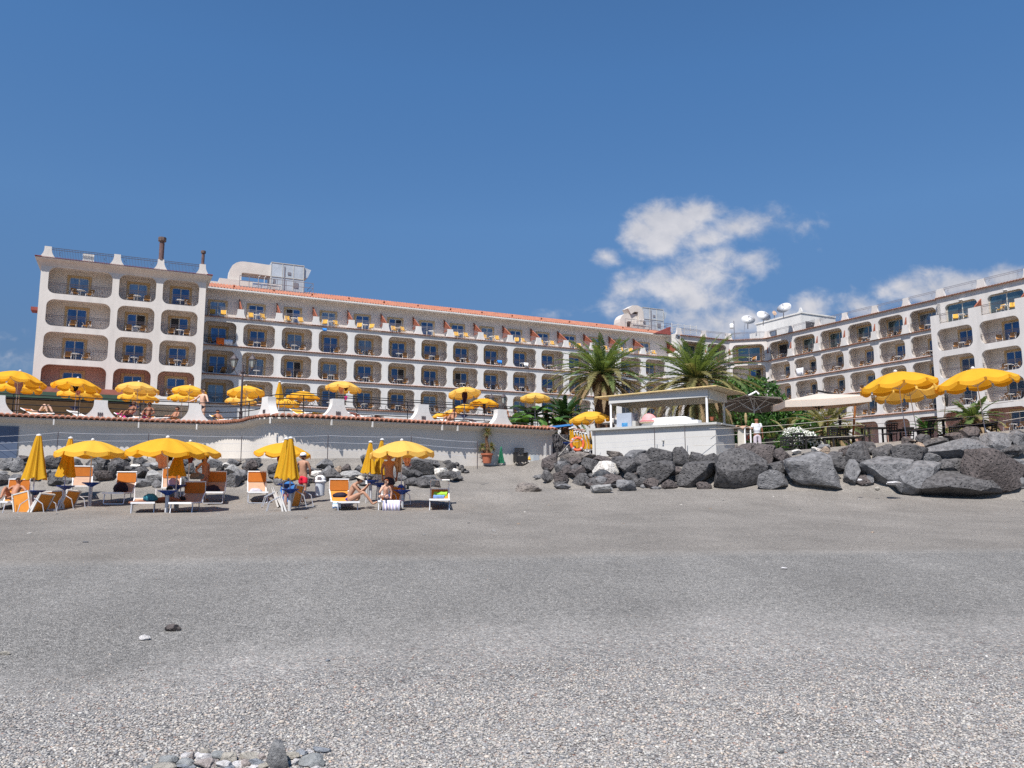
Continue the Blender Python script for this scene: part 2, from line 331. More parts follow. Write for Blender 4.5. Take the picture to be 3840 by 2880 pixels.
# loose shingle: real pebbles strewn over the near beach, one uncountable mass
def pebbles():
    rg=np.random.default_rng(3); n=150000
    y=4.1+(rg.random(n)**1.35)*6.6; x=(rg.random(n)*2-1)*(y*.72+.3)
    yy_=y+.45*np.maximum(0,-x-.3); wv=np.array([mnoise.noise(Vector((float(u)*.8,float(v)*1.3,5)))*1.3+mnoise.noise(Vector((float(u)*2.5,float(v)*3.5,9)))*.5 for u,v in zip(x,y)])
    kp=rg.random(n)<np.clip((8.0-yy_+wv)/2.2,.10,1); x,y,wv=x[kp],y[kp],wv[kp]; n=len(x)
    p=(1+5**.5)/2; bv=np.array([(-1,p,0),(1,p,0),(-1,-p,0),(1,-p,0),(0,-1,p),(0,1,p),(0,-1,-p),(0,1,-p),(p,0,-1),(p,0,1),(-p,0,-1),(-p,0,1)])/math.hypot(1,p)
    bf=np.array([(0,11,5),(0,5,1),(0,1,7),(0,7,10),(0,10,11),(1,5,9),(5,11,4),(11,10,2),(10,7,6),(7,1,8),(3,9,4),(3,4,2),(3,2,6),(3,6,8),(3,8,9),(4,9,5),(2,4,11),(6,2,10),(8,6,7),(9,8,1)])
    near=np.clip((8.2-y-.45*np.maximum(0,-x-.3)+wv*.8)/2.4,0,1)
    s=(.0050+.0065*rg.random(n)**2.2)*(.60+.48*near); big=rg.random(n)>.992; s[big]*=1.8
    sx=s*(1+.5*rg.random(n)); sy=s*(.8+.3*rg.random(n)); sz=s*(.35+.35*rg.random(n))
    a=rg.random(n)*6.283; tl=(rg.random(n)-.5)*.9; tl2=(rg.random(n)-.5)*.9
    z=np.array([gz(float(u),float(v)) for u,v in zip(x,y)])+.002
    V=bv[None]*np.stack([sx,sy,sz],1)[:,None,:]; V=V*(1+.18*(rg.random((n,12,1))-.5))
    X,Y,Z=V[...,0],V[...,1],V[...,2]
    Z,X=Z*np.cos(tl)[:,None]+X*np.sin(tl)[:,None],X*np.cos(tl)[:,None]-Z*np.sin(tl)[:,None]
    Z,Y=Z*np.cos(tl2)[:,None]+Y*np.sin(tl2)[:,None],Y*np.cos(tl2)[:,None]-Z*np.sin(tl2)[:,None]
    X,Y=X*np.cos(a)[:,None]-Y*np.sin(a)[:,None],X*np.sin(a)[:,None]+Y*np.cos(a)[:,None]
    co=np.stack([X+x[:,None],Y+y[:,None],Z+z[:,None]],-1).reshape(-1,3).astype(np.float32)
    fa=(bf[None]+12*np.arange(n)[:,None,None]).reshape(-1).astype(np.int32)
    me=bpy.data.meshes.new('shingle'); nf=n*20
    me.vertices.add(n*12); me.vertices.foreach_set('co',co.ravel()); me.loops.add(nf*3); me.loops.foreach_set('vertex_index',fa)
    me.polygons.add(nf); me.polygons.foreach_set('loop_start',np.arange(0,nf*3,3,dtype=np.int32)); me.polygons.foreach_set('loop_total',np.full(nf,3,dtype=np.int32)); me.polygons.foreach_set('use_smooth',np.ones(nf,dtype=bool))
    me.update(calc_edges=True)
    at_=me.attributes.new('tone','FLOAT','POINT'); at_.data.foreach_set('value',np.repeat(rg.random(n).astype(np.float32),12))
    me.attributes.new('hue','FLOAT','POINT').data.foreach_set('value',np.repeat(rg.random(n).astype(np.float32),12))
    m=bpy.data.materials.new('pebble'); m.use_nodes=True; t=m.node_tree; b=t.nodes['Principled BSDF']; b.inputs['Roughness'].default_value=.7
    q=t.nodes.new('ShaderNodeAttribute'); q.attribute_name='tone'; r=t.nodes.new('ShaderNodeValToRGB'); t.links.new(q.outputs['Fac'],r.inputs[0]); e=r.color_ramp.elements
    cs=[(0,(.14,.14,.15)),(.25,(.24,.235,.235)),(.55,(.325,.31,.30)),(.88,(.385,.365,.335)),(.985,(.45,.43,.40)),(1,(.60,.58,.55))]
    while len(e)<len(cs): e.new(.5)
    for u,(pp,c) in zip(e,cs): u.position=pp; u.color=(*c,1)
    h=t.nodes.new('ShaderNodeAttribute'); h.attribute_name='hue'; r2=t.nodes.new('ShaderNodeValToRGB'); t.links.new(h.outputs['Fac'],r2.inputs[0]); e=r2.color_ramp.elements
    cs=[(0,(.97,.985,1.0)),(.5,(1.01,1,.96)),(.8,(1.05,.97,.91)),(.985,(1.06,.94,.82)),(1,(1.15,.72,.58))]
    while len(e)<len(cs): e.new(.5)
    for u,(pp,c) in zip(e,cs): u.position=pp; u.color=(*c,1)
    mi=t.nodes.new('ShaderNodeMix'); mi.data_type='RGBA'; mi.blend_type='MULTIPLY'; mi.inputs[0].default_value=1; t.links.new(r.outputs[0],mi.inputs[6]); t.links.new(r2.outputs[0],mi.inputs[7]); t.links.new(mi.outputs[2],b.inputs['Base Color'])
    me.materials.append(m); o=bpy.data.objects.new('shingle',me); COL.objects.link(o); props(o,'loose grey and mauve pebbles strewn across the near beach','pebbles',kind='stuff')
pebbles()
# ---------------- hotel ----------------
def rrect(x0,x1,z0,z1,rt,rb,k=6):
    """rounded rectangle, anticlockwise from lower left corner; returns points and the matching corner tags"""
    P=[];T=[]
    for (cx_,cz_,r,a0) in ((x0+rb,z0+rb,rb,180),(x1-rb,z0+rb,rb,270),(x1-rt,z1-rt,rt,0),(x0+rt,z1-rt,rt,90)):
        for i in range(k+1):
            a=R_(a0+90*i/k); P.append((cx_+r*math.cos(a),cz_+r*math.sin(a))); T.append(i*2==k)
    return P,T
def arch_panel(mb,x0,x1,z0,z1,ox0,ox1,oz0,oz1,rt,rb,y,th,mi=0,mr=0):
    P,T=rrect(ox0,ox1,oz0,oz1,rt,rb); cs=[(x0,z0),(x1,z0),(x1,z1),(x0,z1)]; k=7; O=[]
    for q in range(4):
        c=cs[q]
        for i in range(k):
            p=P[q*k+i]; h=k//2
            if i==h: O.append(c); continue
            lo=i<h
            # lower left corner: first half runs down the left side, second along the bottom
            if q==0: O.append((c[0],p[1]) if lo else (p[0],c[1]))
            elif q==1: O.append((p[0],c[1]) if lo else (c[0],p[1]))
            elif q==2: O.append((c[0],p[1]) if lo else (p[0],c[1]))
            else: O.append((p[0],c[1]) if lo else (c[0],p[1]))
    n=len(P)
    for yy,fl in ((y,0),(y+th,1)):
        vs=[(a,yy,b) for a,b in P]+[(a,yy,b) for a,b in O]
        mb.add(vs,[((i,(i+1)%n,n+(i+1)%n,n+i) if fl else (i,n+i,n+(i+1)%n,(i+1)%n)) for i in range(n)],mi)
    vs=[(a,y,b) for a,b in P]+[(a,y+th,b) for a,b in P]
    mb.add(vs,[(i,(i+1)%n,n+(i+1)%n,n+i) for i in range(n)],mr)
def tiles(mb,x0,x1,z,y0,out,step=.26,r=.085,mi=0,drop=.05):
    """a row of half-round tiles along x, sticking out towards -y"""
    n=max(1,int((x1-x0)/step)); st=(x1-x0)/n
    for i in range(n):
        c=x0+(i+.5)*st; vs=[]
        for (yy,dz) in ((y0,drop),(y0-out,0)):
            for j in range(5):
                a=PI*j/4; vs.append((c-st*.5*math.cos(a),yy,z+dz+r*math.sin(a)))
            vs.append((c,yy,z+dz+r*.45))
        mb.add(vs,[(j,j+1,j+7,j+6) for j in range(4)]+[(6,7,8,11),(11,8,9),(11,9,10)],mi)
    mb.box(x0,x1,y0-out+.03,y0,z-.05,z-.004,mi)
WIN={}
def window_mesh(w,h,arched=True,pane='b',ochre=True):
    k=(w,h,arched,pane)
    if k in WIN: return WIN[k]
    m=MB(); r=.34 if arched else .05
    if ochre: arch_panel(m,-w/2-.2,w/2+.2,-.0,h+.2,-w/2-.02,w/2+.02,.02,h+.02,r,.01,-.05,.05,0,0)
    def rail(a,b,c,d): m.box(a,b,-.075,-.01,c,d,1)
    rail(-w/2,-w/2+.06,0,h); rail(w/2-.06,w/2,0,h); rail(-.045,.045,.05,h-.06); rail(-w/2+.06,w/2-.06,h-.06,h); rail(-w/2+.06,w/2-.06,0,.05)
    if ochre and arched: # rounded upper corners of the ochre surround
        for s in (-1,1): m.prism([(s*w/2,h+.02),(s*(w/2-.2),h+.02),(s*(w/2-.08),h-.05),(s*w/2,h-.2)][::(1 if s<0 else -1)],-.085,-.03,0)
    fr=m.mesh('window',[M_ochre,M_frame]); ps=[]
    for s in (-1,1):
        p=MB(); a,b=(-w/2+.06,-.045) if s<0 else (.045,w/2-.06); p.box(a,b,-.045,-.02,.05,h-.06); 
        c={'b':M_g1,'c':M_g2,'g':M_g4,'l':M_g3 if s<0 else M_g1,'r':M_g3 if s>0 else M_g1}[pane]; ps.append(p.mesh('pane',c))
    WIN[k]=(fr,ps); return WIN[k]
def window(parent,x,y,z,w=1.5,h=2.02,arched=True,pane=None,ochre=True):
    pane=pane or random.choices('bclr',[8,4.5,1,1.6])[0]
    fr,ps=window_mesh(w,h,arched,pane,ochre); o=inst(fr,'window',parent,(x,y,z))
    for p in ps: inst(p,'pane',o,(0,0,0))
    return o
RAIL={}
def rail_mesh(w,light=False,h=1.0):
    k=(round(w,2),light,h)
    if k in RAIL: return RAIL[k]
    m=MB(); n=int(w/.125)
    for i in range(n+1):
        x=-w/2+w*i/n; m.tube([(x,0,.06),(x,-.07,.25),(x,-.02,.5),(x,0,h)],.011,4,cap=False)
    for z in (h,h-.16,.06): m.box(-w/2,w/2,-.02,.02,z-.018,z+.018)
    for s in (-1,1):
        pts=[(s*w*.36+.09*math.cos(a),-.05,.5+.14*math.sin(a)) for a in [R_(40+28*q) for q in range(10)]]; m.tube(pts,.016,4)
    RAIL[k]=m.mesh('balcony_railing',M_irongrey if light else M_iron); return RAIL[k]
def flare(mb,x,y0,y1,z0,h,wt,wb,mi=0,k=7):
    """post that flares out to a wide foot"""
    L=[(x-wt/2-(wb-wt)/2*((1-i/k)**2.2),z0+h*i/k*.86) for i in range(k+1)]
    Rr=[(2*x-a,b) for a,b in L][::-1]
    mb.prism(L+[(x-wt/2,z0+h),(x+wt/2,z0+h)]+Rr,y0,y1,mi)
def lattice(mb,x,z,y0,y1,h,mi=0):
    """triangular slatted screen between two terraces; tall edge against the wall"""
    mb.add([(x-.03,y1,z),(x+.03,y1,z),(x-.03,y1,z+h),(x+.03,y1,z+h),(x-.03,y0,z),(x+.03,y0,z)],[(0,2,4),(1,5,3),(0,1,3,2),(2,3,5,4),(0,4,5,1)],mi)
    mb.tube([(x,y1,z+h+.03),(x,y0-.05,z+.02)],.07,4,mi)
    for i in range(7):
        t=(i+.5)/7; mb.box(x-.045,x+.045,lerp(y0,y1,t),y1,z+h*t-.018,z+h*t+.018,mi)
FURN=[]   # balcony furniture to place: (root, x, y, z, kind, words)
FL=[17.1,14.2,11.3,8.4]
BD=1.5; TD=2.4
def balcony_row(wall,redm,root,bays,fl,zt,op,win=(1.5,2.02),style='n',light=False,left=None,where=''):
    """one storey of arched loggias. bays=[(x0,x1)], op=(ox margin, z0, z1)"""
    mg,oz0,oz1,rt,rb=op
    for i,(a,b) in enumerate(bays):
        arch_panel(wall,a,b,fl-.22,zt,a+mg,b-mg,fl+oz0,fl+oz1,rt,rb,0,.32,0,0)
        wall.box(a-.002,a+.14,.32,BD,fl-.02,zt-.12,1); wall.box(b-.14,b+.002,.32,BD,fl-.02,zt-.12,1)
        wall.box(a+.14,b-.14,.322,BD,zt-.14,zt,1)
        wall.box(a+.14,b-.14,.322,BD,fl-.22,fl-.0,1)
        c=(a+b)/2+.0
        window(root,c,BD,fl+.0,win[0],win[1],pane=None)
        inst(rail_mesh(b-a-2*mg+.1),'balcony_railing',root,(c,.10,fl+.03))
        FURN.append((root,c,.75,fl+.0,where,i))
def long_wing():
    root=thing('hotel_wing','long white hotel wing with four rows of arched balconies under an orange tiled roof','hotel wing',(-8.06,87.35,EYE),R_(26),'wings of the seaside hotel')
    wall=MB(); led=MB(); roof=MB(); gut=MB(); lat=Multi(); post=Multi()
    piers=[-25.34+3.79*k for k in range(16)]; bays=list(zip(piers,piers[1:]))
    for r,fl in enumerate(FL[1:]):
        balcony_row(wall,None,root,bays,fl,fl+2.68,(.33,.12,2.42,.55,.55),where='%s storey of the long wing'%['third','second','first'][r])
        tiles(led,-25.3,31.5,fl-.02,.02,.20,.27,.05,drop=.04)
    tiles(led,-25.3,33.6,FL[0]-.02,.02,.20,.27,.05,drop=.04)
    wall.box(-25.34,33.6,0,.3,FL[0]-.215,FL[0]-.08,0)
    wall.box(-25.34,33.6,.3,TD,FL[0]-.215,FL[0]-.02,0); wall.box(-25.34,33.6,TD,TD+.3,FL[0]-.2,20.5,1)
    # ground storey wall under the lowest balconies
    wall.box(-25.34,31.5,0,.3,2.5,FL[3]-.22,0)
    wall.box(-25.34,33.6,BD,BD+.3,2.5,FL[0]-.22,1)
    wall.box(31.5,33.6,0,.32,2.5,FL[0]-.22,0)
    wall.box(33.3,33.6,.3,9,2.5,FL[0]+3.4,0)
    # top terraces
    for i,x in enumerate(piers[:-1]+[33.2]):
        if i==0: continue
        flare(post.new(),x,-.02,.26,FL[0],.95,.62,1.15); 
        lattice(lat.new(),x+.1,FL[0]+.95,.1,TD,1.5)
    for i,(a,b) in enumerate(bays+[]):
        c=(a+b)/2; window(root,c-.1,TD,FL[0],1.5,2.02); inst(rail_mesh(b-a-.75,True),'balcony_railing',root,(c,.12,FL[0]+.03)); FURN.append((root,c-.2,.7,FL[0],'top terrace of the long wing',i))
        wall.lathe([(.07,0),(.07,.02)],8,(c+.6,TD-.01,FL[0]+2.4),1)
    # gutter, eave and roof
    gut.box(-25.34,33.7,1.35,1.52,20.25,20.4); gut.box(-25.34,33.7,1.52,TD,20.32,20.42)
    prof=[]; x=-24.6; per=.30
    cols=[]; 
    while x<33.8: cols.append(x); x+=per/6
    n=len(cols)
    vs=[(c,1.38,20.43+.055*math.cos(2*PI*c/per)) for c in cols]+[(c,5.8,22.0+.055*math.cos(2*PI*c/per)) for c in cols]
    roof.add(vs,[(i,i+1,n+i+1,n+i) for i in range(n-1)])
    roof.add([(-24.6,1.4,20.36),(33.8,1.4,20.36),(33.8,5.8,21.93),(-24.6,5.8,21.93),(-24.6,10.4,20.4),(33.8,10.4,20.4)],[(0,1,2,3),(3,2,5,4)])
    # chimney-like vents in the tiles
    for i in range(14):
        c=-22+4.05*i; roof.tube([(c,3.0,21.0),(c,2.8,21.2)],.09,6)
    w=wall.build('facade',[M_stucco2,M_back],root); post.build('balcony_post',M_stucco2,root)
    led.build('tiled_ledges',M_tile2,root); gut.build('gutter',M_stucco2,root); lat.build('lattice_screen',M_lattice,root); roof.build('roof',M_tile,root,smooth=False)
    core=MB(); core.box(-25.34,33.3,BD+.3,11,2.5,FL[0]-.22); core.box(-25.34,33.3,TD+.3,11,FL[0]-.2,20.35); core.build('rear_block',M_stucco2,root)
    return root
LW=long_wing()
def parapet(root,post,led,x0,x1,piers,z=20.15,rail_w=None,side=0):
    tiles(led,x0,x1,z,.02,.28,.3,.06)
    for p in piers: flare(post.new(),p,.05,.35,z+.08,.98,.7,1.15)
    for a,b in zip(piers,piers[1:]): inst(rail_mesh(b-a-.75,True,.98),'roof_railing',root,((a+b)/2,.2,z+.08))
def left_block():
    root=thing('hotel_block','tall cream hotel block at the left end with three columns of wide balconies','hotel block',(-35.37,70.24,EYE),R_(26),'wings of the seaside hotel')
    wall=MB(); led=MB(); post=Multi(); cor=MB()
    cols=[(-6.76,-.83,-6.15,-1.11),(-.83,2.81,-.55,2.53),(2.81,6.84,3.1,6.26)]
    for r,fl in enumerate(FL):
        for i,(a,b,oa,ob) in enumerate(cols):
            zt=fl+2.68
            arch_panel(wall,a,b,fl-.22,zt,oa,ob,fl+.06,fl+2.43,.6,.55,0,.35,0,0)
            wall.box(oa-.2,oa-.06,.35,BD,fl,zt-.1,1+(r==3)); wall.box(ob+.06,ob+.2,.35,BD,fl,zt-.1,1+(r==3)); wall.box(oa-.06,ob+.06,.352,BD,zt-.16,zt-.05,1+(r==3)); wall.box(oa-.2,ob+.2,.352,BD,fl-.2,fl,1)
            if r==3: wall.box(oa-.05,ob+.05,BD-.02,BD,fl+.01,zt-.17,2)
            c=(oa+ob)/2; window(root,c-(.2 if i==0 else -.05),BD-.03*(r==3),fl,1.55,1.98,pane={(0,0):'c',(0,1):'c',(1,1):'r',(1,2):'l'}.get((r,i),'b'))
            inst(rail_mesh(ob-oa+.08),'balcony_railing',root,(c,.12,fl+.05)); FURN.append((root,c+.1,.75,fl,'%s storey of the left block'%['top','third','second','first'][r],i))
    wall.box(-6.76,6.84,0,.35,FL[0]+2.68,20.2,0)
    wall.box(-6.76,6.84,0,.3,2.5,FL[3]-.22,0); wall.box(-6.76,6.84,BD,BD+.2,2.5,20.2,1)
    wall.box(-6.76,-6.4,.352,14,2.5,20.2,0); wall.box(6.6,6.84,.352,14,2.5,20.2,0); wall.box(-6.4,6.6,13.7,14,2.5,20.2,0); wall.box(-6.4,6.6,.352,13.7,20.0,20.2,0)
    # coved cornice
    P=[(0,19.55),(-.08,19.8),(-.28,20.05),(-.5,20.17),(-.5,20.22),(0,20.22)]
    n=len(P); x0,x1=-6.76,6.84
    L=[(x0+p[0],p[0],p[1]) for p in P]; Rr=[(x1-p[0],p[0],p[1]) for p in P]; Lb=[(x0+p[0],14,p[1]) for p in P]; Rb=[(x1-p[0],14,p[1]) for p in P]
    cor.add(L+Rr+Lb+Rb,[(i,(i+1),n+i+1,n+i) for i in range(n-1)]+[(2*n+i,2*n+i+1,i+1,i) for i in range(n-1)]+[(n+i,n+i+1,3*n+i+1,3*n+i) for i in range(n-1)])
    tiles(led,x0-.5,x1+.5,20.24,-.35,.2,.3,.05)
    led.X=Matrix.Rotation(PI/2,4,'Z'); led.box(-.45,14,6.76,7.28,20.23,20.33); led.box(-.45,14,-7.36,-6.84,20.23,20.33); led.X=None
    ps=[-6.35,-.85,2.8,6.45]
    for p in ps: flare(post.new(),p,.0,.35,20.3,1.05,.55,1.3)
    for a,b in zip(ps,ps[1:]): inst(rail_mesh(b-a-.5,False,1.0),'roof_railing',root,((a+b)/2,.2,20.3))
    led.X=Matrix.Rotation(0,4,'Z'); led.box(-7.5,-6.76,2.0,3.4,15.9,16.2); led.X=None
    wall.build('facade',[M_stucco,M_back,M_backred],root); cor.build('cornice',M_stucco,root,smooth=True); led.build('tile_edging',M_dktile,root); post.build('roof_post',M_stucco,root)
    return root
LB=left_block()
def chimney(x,h,r,label):
    t=thing('chimney',label,'chimney',LB.matrix_basis@Vector((x,.18,21.35)),R_(26),'flue pipes on the left block')
    m=MB(); m.lathe([(r*1.15,0),(r*1.15,.08),(r,.1),(r,h*.72),(r*1.05,h*.74)],10); m.build('flue',M_lattice2,t)
    m=MB(); m.lathe([(r*.9,h*.72),(r*.9,h*.8),(r*1.5,h*.82),(r*1.6,h*.84),(r*1.6,h),(r*1.3,h+.02)],10); m.build('cowl',M_cowl,t)
M_lattice2=mat('brown_flue',(.14,.085,.08),.7,(4,.4)); M_cowl=mat('sooty_cowl',(.13,.09,.08),.8,(4,.6))
chimney(2.8,2.15,.22,'tall brown chimney flue with square cowl on the left block parapet'); chimney(6.45,1.35,.14,'short thin chimney flue at the right corner of the left block')
t=thing('roof_cabinet','small white slatted cabinet behind the roof railing of the left block','cabinet',LB.matrix_basis@Vector((-3.2,.6,20.3)),R_(26)); m=MB(); m.box(-.45,.45,-.2,.2,0,.85); m.build('body',M_offw,t); m=MB(); [m.box(-.42+.12*i,-.37+.12*i,-.23,-.2,.05,.8) for i in range(8)]; m.build('slats',M_white,t)
# dining pavilion at the foot of the left block
def pavilion():
    root=thing('dining_pavilion','low dark dining pavilion with a red tiled fascia and green awning below the left block','pavilion',(-35.37,70.24,EYE),R_(26))
    m=MB(); m.box(-16,2.2,-3.2,.0,8.05,8.5); m.box(-16,-6.8,0,4,8.05,8.5); m.build('tiled_fascia',M_redf,root)
    m=MB(); m.box(-16,1.2,-3.4,-3.22,7.5,8.03); m.build('awning',M_green,root)
    m=MB(); m.box(-16,1.2,-.6,-.4,2.5,8.0); m.box(-16,1.2,-3.0,-.6,7.3,7.48); m.build('rear_wall',M_brown,root)
    for x in (-15,-11.5,-8,-4.5,-1.2,1.0):
        m=MB(); m.box(x-.2,x+.2,-3.15,-2.8,2.5,7.29); m.build('pillar',M_brown,root)
    m=MB(); m.box(-16,1,-3.3,-3.2,6.2,7.3); m.build('bamboo_blind',M_bamboo,root)
    m=MB(); m.box(2.3,6.8,-3.0,.0,7.35,7.9); m.box(2.3,6.8,-3.05,-3.0,7.9,7.98); m.build('white_canopy',M_stucco2,root)
M_redf=mat('red_brown_fascia',(.33,.12,.09),.9,(2,.2)); M_green=mat('dark_green_awning',(.045,.085,.06),.8,(2,.2)); M_brown=mat('brown_plaster',(.09,.045,.022),.9,(1,.3)); M_bamboo=mat('bamboo_blind',(.085,.05,.022),.9,(3,.4),vscale=(1,1,8))
pavilion()
def corner_and_right():
    root=thing('hotel_wing','white right hand hotel wing curving in from the corner with roof railings and tiled ledges','hotel wing',(41.34,90.68,EYE),R_(-63),'wings of the seaside hotel')
    wall=MB(); led=MB(); post=Multi(); lat=Multi()
    cur=bpy.data.objects.new('tmp',None)
    Xr=Matrix.Translation((41.34,90.68,EYE))@Matrix.Rotation(R_(-63),4,'Z'); Xi=Xr.inverted()
    def seg(X,bays,toplbl,rows,flr0=0):
        Y=Xi@X
        wall.X=led.X=post.X=lat.X=Y; ang=Y.to_euler().z
        x0,x1=bays[0][0],bays[-1][1]
        for r,fl in enumerate(FL):
            zt=fl+2.68 if r else 20.15
            for i,(a,b) in enumerate(bays):
                if r==0: arch_panel(wall,a,b,fl-.22,zt,a+.42,b-.42,fl+.06,fl+2.38,.62,.1,0,.3,0,0)
                else: arch_panel(wall,a,b,fl-.22,zt,a+.36,b-.36,fl+.12,fl+2.42,.6,.6,0,.32,0,0)
                wall.box(a-.002,a+.14,.322,BD,fl,zt-.1,1); wall.box(b-.14,b+.002,.322,BD,fl,zt-.1,1); wall.box(a+.14,b-.14,.322,BD,zt-.16,zt-.02,1); wall.box(a+.14,b-.14,.322,BD,fl-.2,fl,1)
                c=(a+b)/2; wide=b-a>4.5
                if r==0:
                    o=window(root,0,0,0,min(2.9,b-a-1.0),2.15,False,random.choice('gggc' if i%3 else 'lg')); o.location=Y@Vector((c+.1,BD-.01,fl)); o.rotation_euler=(0,0,ang)
                elif not wide:
                    o=window(root,0,0,0,1.5,2.0,True,random.choice('bbbr')); o.location=Y@Vector((c+.35,BD-.01,fl)); o.rotation_euler=(0,0,ang)
                else:
                    o=window(root,0,0,0,1.4,2.0,True,'r'); o.location=Y@Vector((c+.9,BD-.01,fl)); o.rotation_euler=(0,0,ang)
                o=inst(rail_mesh(b-a-.62),'balcony_railing',root,Y@Vector((c,.1,fl+.04)),ang)
                FURN.append((root,(Y@Vector((c,.8,fl))),None,ang,'%s storey of the %s'%(['top','third','second','first'][r],toplbl),i))
            tiles(led,x0,x1,fl-.02,.02,.20,.28,.05)
        parapet_x=[(a) for a,b in bays]+[bays[-1][1]]
        tiles(led,x0,x1,20.17,.02,.28,.3,.06)
        for p in parapet_x: flare(post.new(),p,.05,.35,20.25,.92,.62,1.1)
        for a,b in zip(parapet_x,parapet_x[1:]): inst(rail_mesh(b-a-.7,True,.95),'roof_railing',root,Y@Vector(((a+b)/2,.2,20.25)),ang)
        for p in parapet_x[1:-1] if len(bays)>2 else parapet_x: 
            flare(post.new(),p,-.30,-.02,FL[0]-.0,.98,.7,1.2); lattice(lat.new(),p,FL[0]+.98,-.25,.0+.0,.85)
        wall.box(x0,x1,BD,BD+.3,1.5,20.15,1); gr=toplbl=='right wing'
        for a,b in bays:
            if gr: arch_panel(wall,a,b,4.9,FL[3]-.22,a+.4,b-.4,5.0,7.75,.6,.1,0,.3,0,0); wall.box(a-.002,a+.2,.302,BD,5,8.1,3); wall.box(b-.2,b+.002,.302,BD,5,8.1,3); wall.box(a+.2,b-.2,BD-.04,BD,5,8.1,3); wall.box(a,b,0,.3,1.5,4.898,0)
            else: wall.box(a,b,0,.3,1.5,FL[3]-.22,0); wall.box(x0,x1,.3,BD+.5,19.9,20.149,0); wall.box(x0,x1,BD+.3,9,1.5,20.14,0)
        wall.X=led.X=post.X=lat.X=None
    X1=Matrix.Translation((-8.06,87.35,EYE))@Matrix.Rotation(R_(26),4,'Z')
    seg(X1,[(33.62,37.75),(37.75,41.9)],'corner bays',4)
    seg(Matrix.Translation((29.62,105.75,EYE))@Matrix.Rotation(R_(-16.3),4,'Z'),[(0,5.0)],'diagonal corner bay',4)
    bs=[(-15.4,-11.17),(-11.17,-6.88),(-6.88,-2.75),(-2.75,1.46),(1.46,5.5),(5.5,9.5)]
    seg(Xr,bs,'right wing',4)
    wall.build('facade',[M_stucco3,M_back,M_back,M_backred],root); led.build('tiled_ledges',M_tile2,root); post.build('balcony_post',M_stucco3,root); lat.build('lattice_screen',M_lattice,root)
    return root
RW=corner_and_right()
def right_block():
    root=thing('hotel_block','projecting grey white hotel block at the right edge with columns of rounded balconies','hotel block',(45.4,79.05,EYE),R_(-63),'wings of the seaside hotel')
    wall=MB(); led=MB(); post=Multi(); lat=Multi()
    cols=[(-2.69,2.08,-2.08,1.7),(2.08,6.7,2.45,6.3),(6.7,11.5,7.1,11.1),(11.5,16.3,11.9,15.9)]
    for r,fl in enumerate(FL[1:]+[5.5]):
        for i,(a,b,oa,ob) in enumerate(cols):
            zt=fl+2.68; arch_panel(wall,a,b,fl-.22,zt,oa,ob,fl+.03,fl+2.32,.6,.6,0,.35,0,0)
            pk=2 if r==3 else 1
            wall.box(oa-.2,oa-.05,.352,BD,fl,zt-.1,pk); wall.box(ob+.05,ob+.2,.352,BD,fl,zt-.1,pk); wall.box(oa-.05,ob+.05,.352,BD,zt-.16,zt-.05,pk); wall.box(oa-.2,ob+.2,.352,BD,fl-.2,fl,1); wall.box(oa-.05,ob+.05,BD-.03,BD,fl+.001,zt-.17,pk)
            c=(oa+ob)/2; window(root,c+.45,BD-.03,fl,1.6,2.0,pane='b'); inst(rail_mesh(ob-oa+.08),'balcony_railing',root,(c,.12,fl+.04)); FURN.append((root,c+.2,.75,fl,'%s storey of the right block'%['third','second','first','ground'][r],i))
    fl=FL[0]; wall.box(-2.69,16.3,0,.3,fl-.22,fl+.02,0)
    for x,w in ((-2.2,.98),(2.08,1.3),(6.7,1.3),(11.5,1.3)): wall.box(x-w/2+ .0,x+w/2,.0,.3,fl+.02,fl+1.0,0)
    wall.box(-2.69,-2.4,.302,3,1.5,fl+1.0,0); wall.box(-2.4,16.3,BD,BD+.3,1.5,fl,1); wall.box(-2.69,16.3,.3,BD+.4,fl-.2,fl-.0,0); wall.box(-2.69,16.3,0,.3,1.5,5.28,0); wall.box(-2.69,-2.4,3,14,1.5,fl,0)
    # set-back top storey with large windows
    s=1.25; wall.box(-2.69,16.3,s+.35,s+.6,fl,20.1,0); wall.box(-2.69,16.3,s,10,19.55,20.12,0); wall.box(-2.69,-2.3,s,9,fl,19.55,0)
    for i,(a,b,oa,ob) in enumerate(cols):
        arch_panel(wall,a,b,fl,19.55,oa+.25,ob-.05,fl+.02,19.3,.5,.03,s,.34,0,0)
        window(root,(oa+ob)/2+.1,s+.34,fl,ob-oa-.4,2.12,False,'g'); inst(rail_mesh(ob-oa+.3),'balcony_railing',root,((oa+ob)/2,.08,fl+.05)); FURN.append((root,(oa+ob)/2+.4,.7,fl,'top terrace of the right block',i))
        lattice(lat.new(),b-.02,fl+1.0,.1,s,.95)
        o=MB(); o.lathe([(.0,0),(.22,0),(.22,.06),(.05,.1)],10); q=o.build('wall_light',M_white,root,((oa+ob)/2+.2,s-.12,19.42))
    tiles(led,-2.69,16.3,20.15,s+.02,.3,.3,.06)
    ps=[-2.3,2.08,6.7,11.5,16]
    for p in ps: flare(post.new(),p,s+.1,s+.4,20.25,.92,.7,1.1)
    for a,b in zip(ps,ps[1:]): inst(rail_mesh(b-a-.7,True,.95),'roof_railing',root,((a+b)/2,s+.25,20.25))
    wall.build('facade',[M_stucco3,M_back,M_backred],root); led.build('tile_edging',M_tile2,root); post.build('roof_post',M_stucco3,root); lat.build('lattice_screen',M_lattice,root)
right_block()
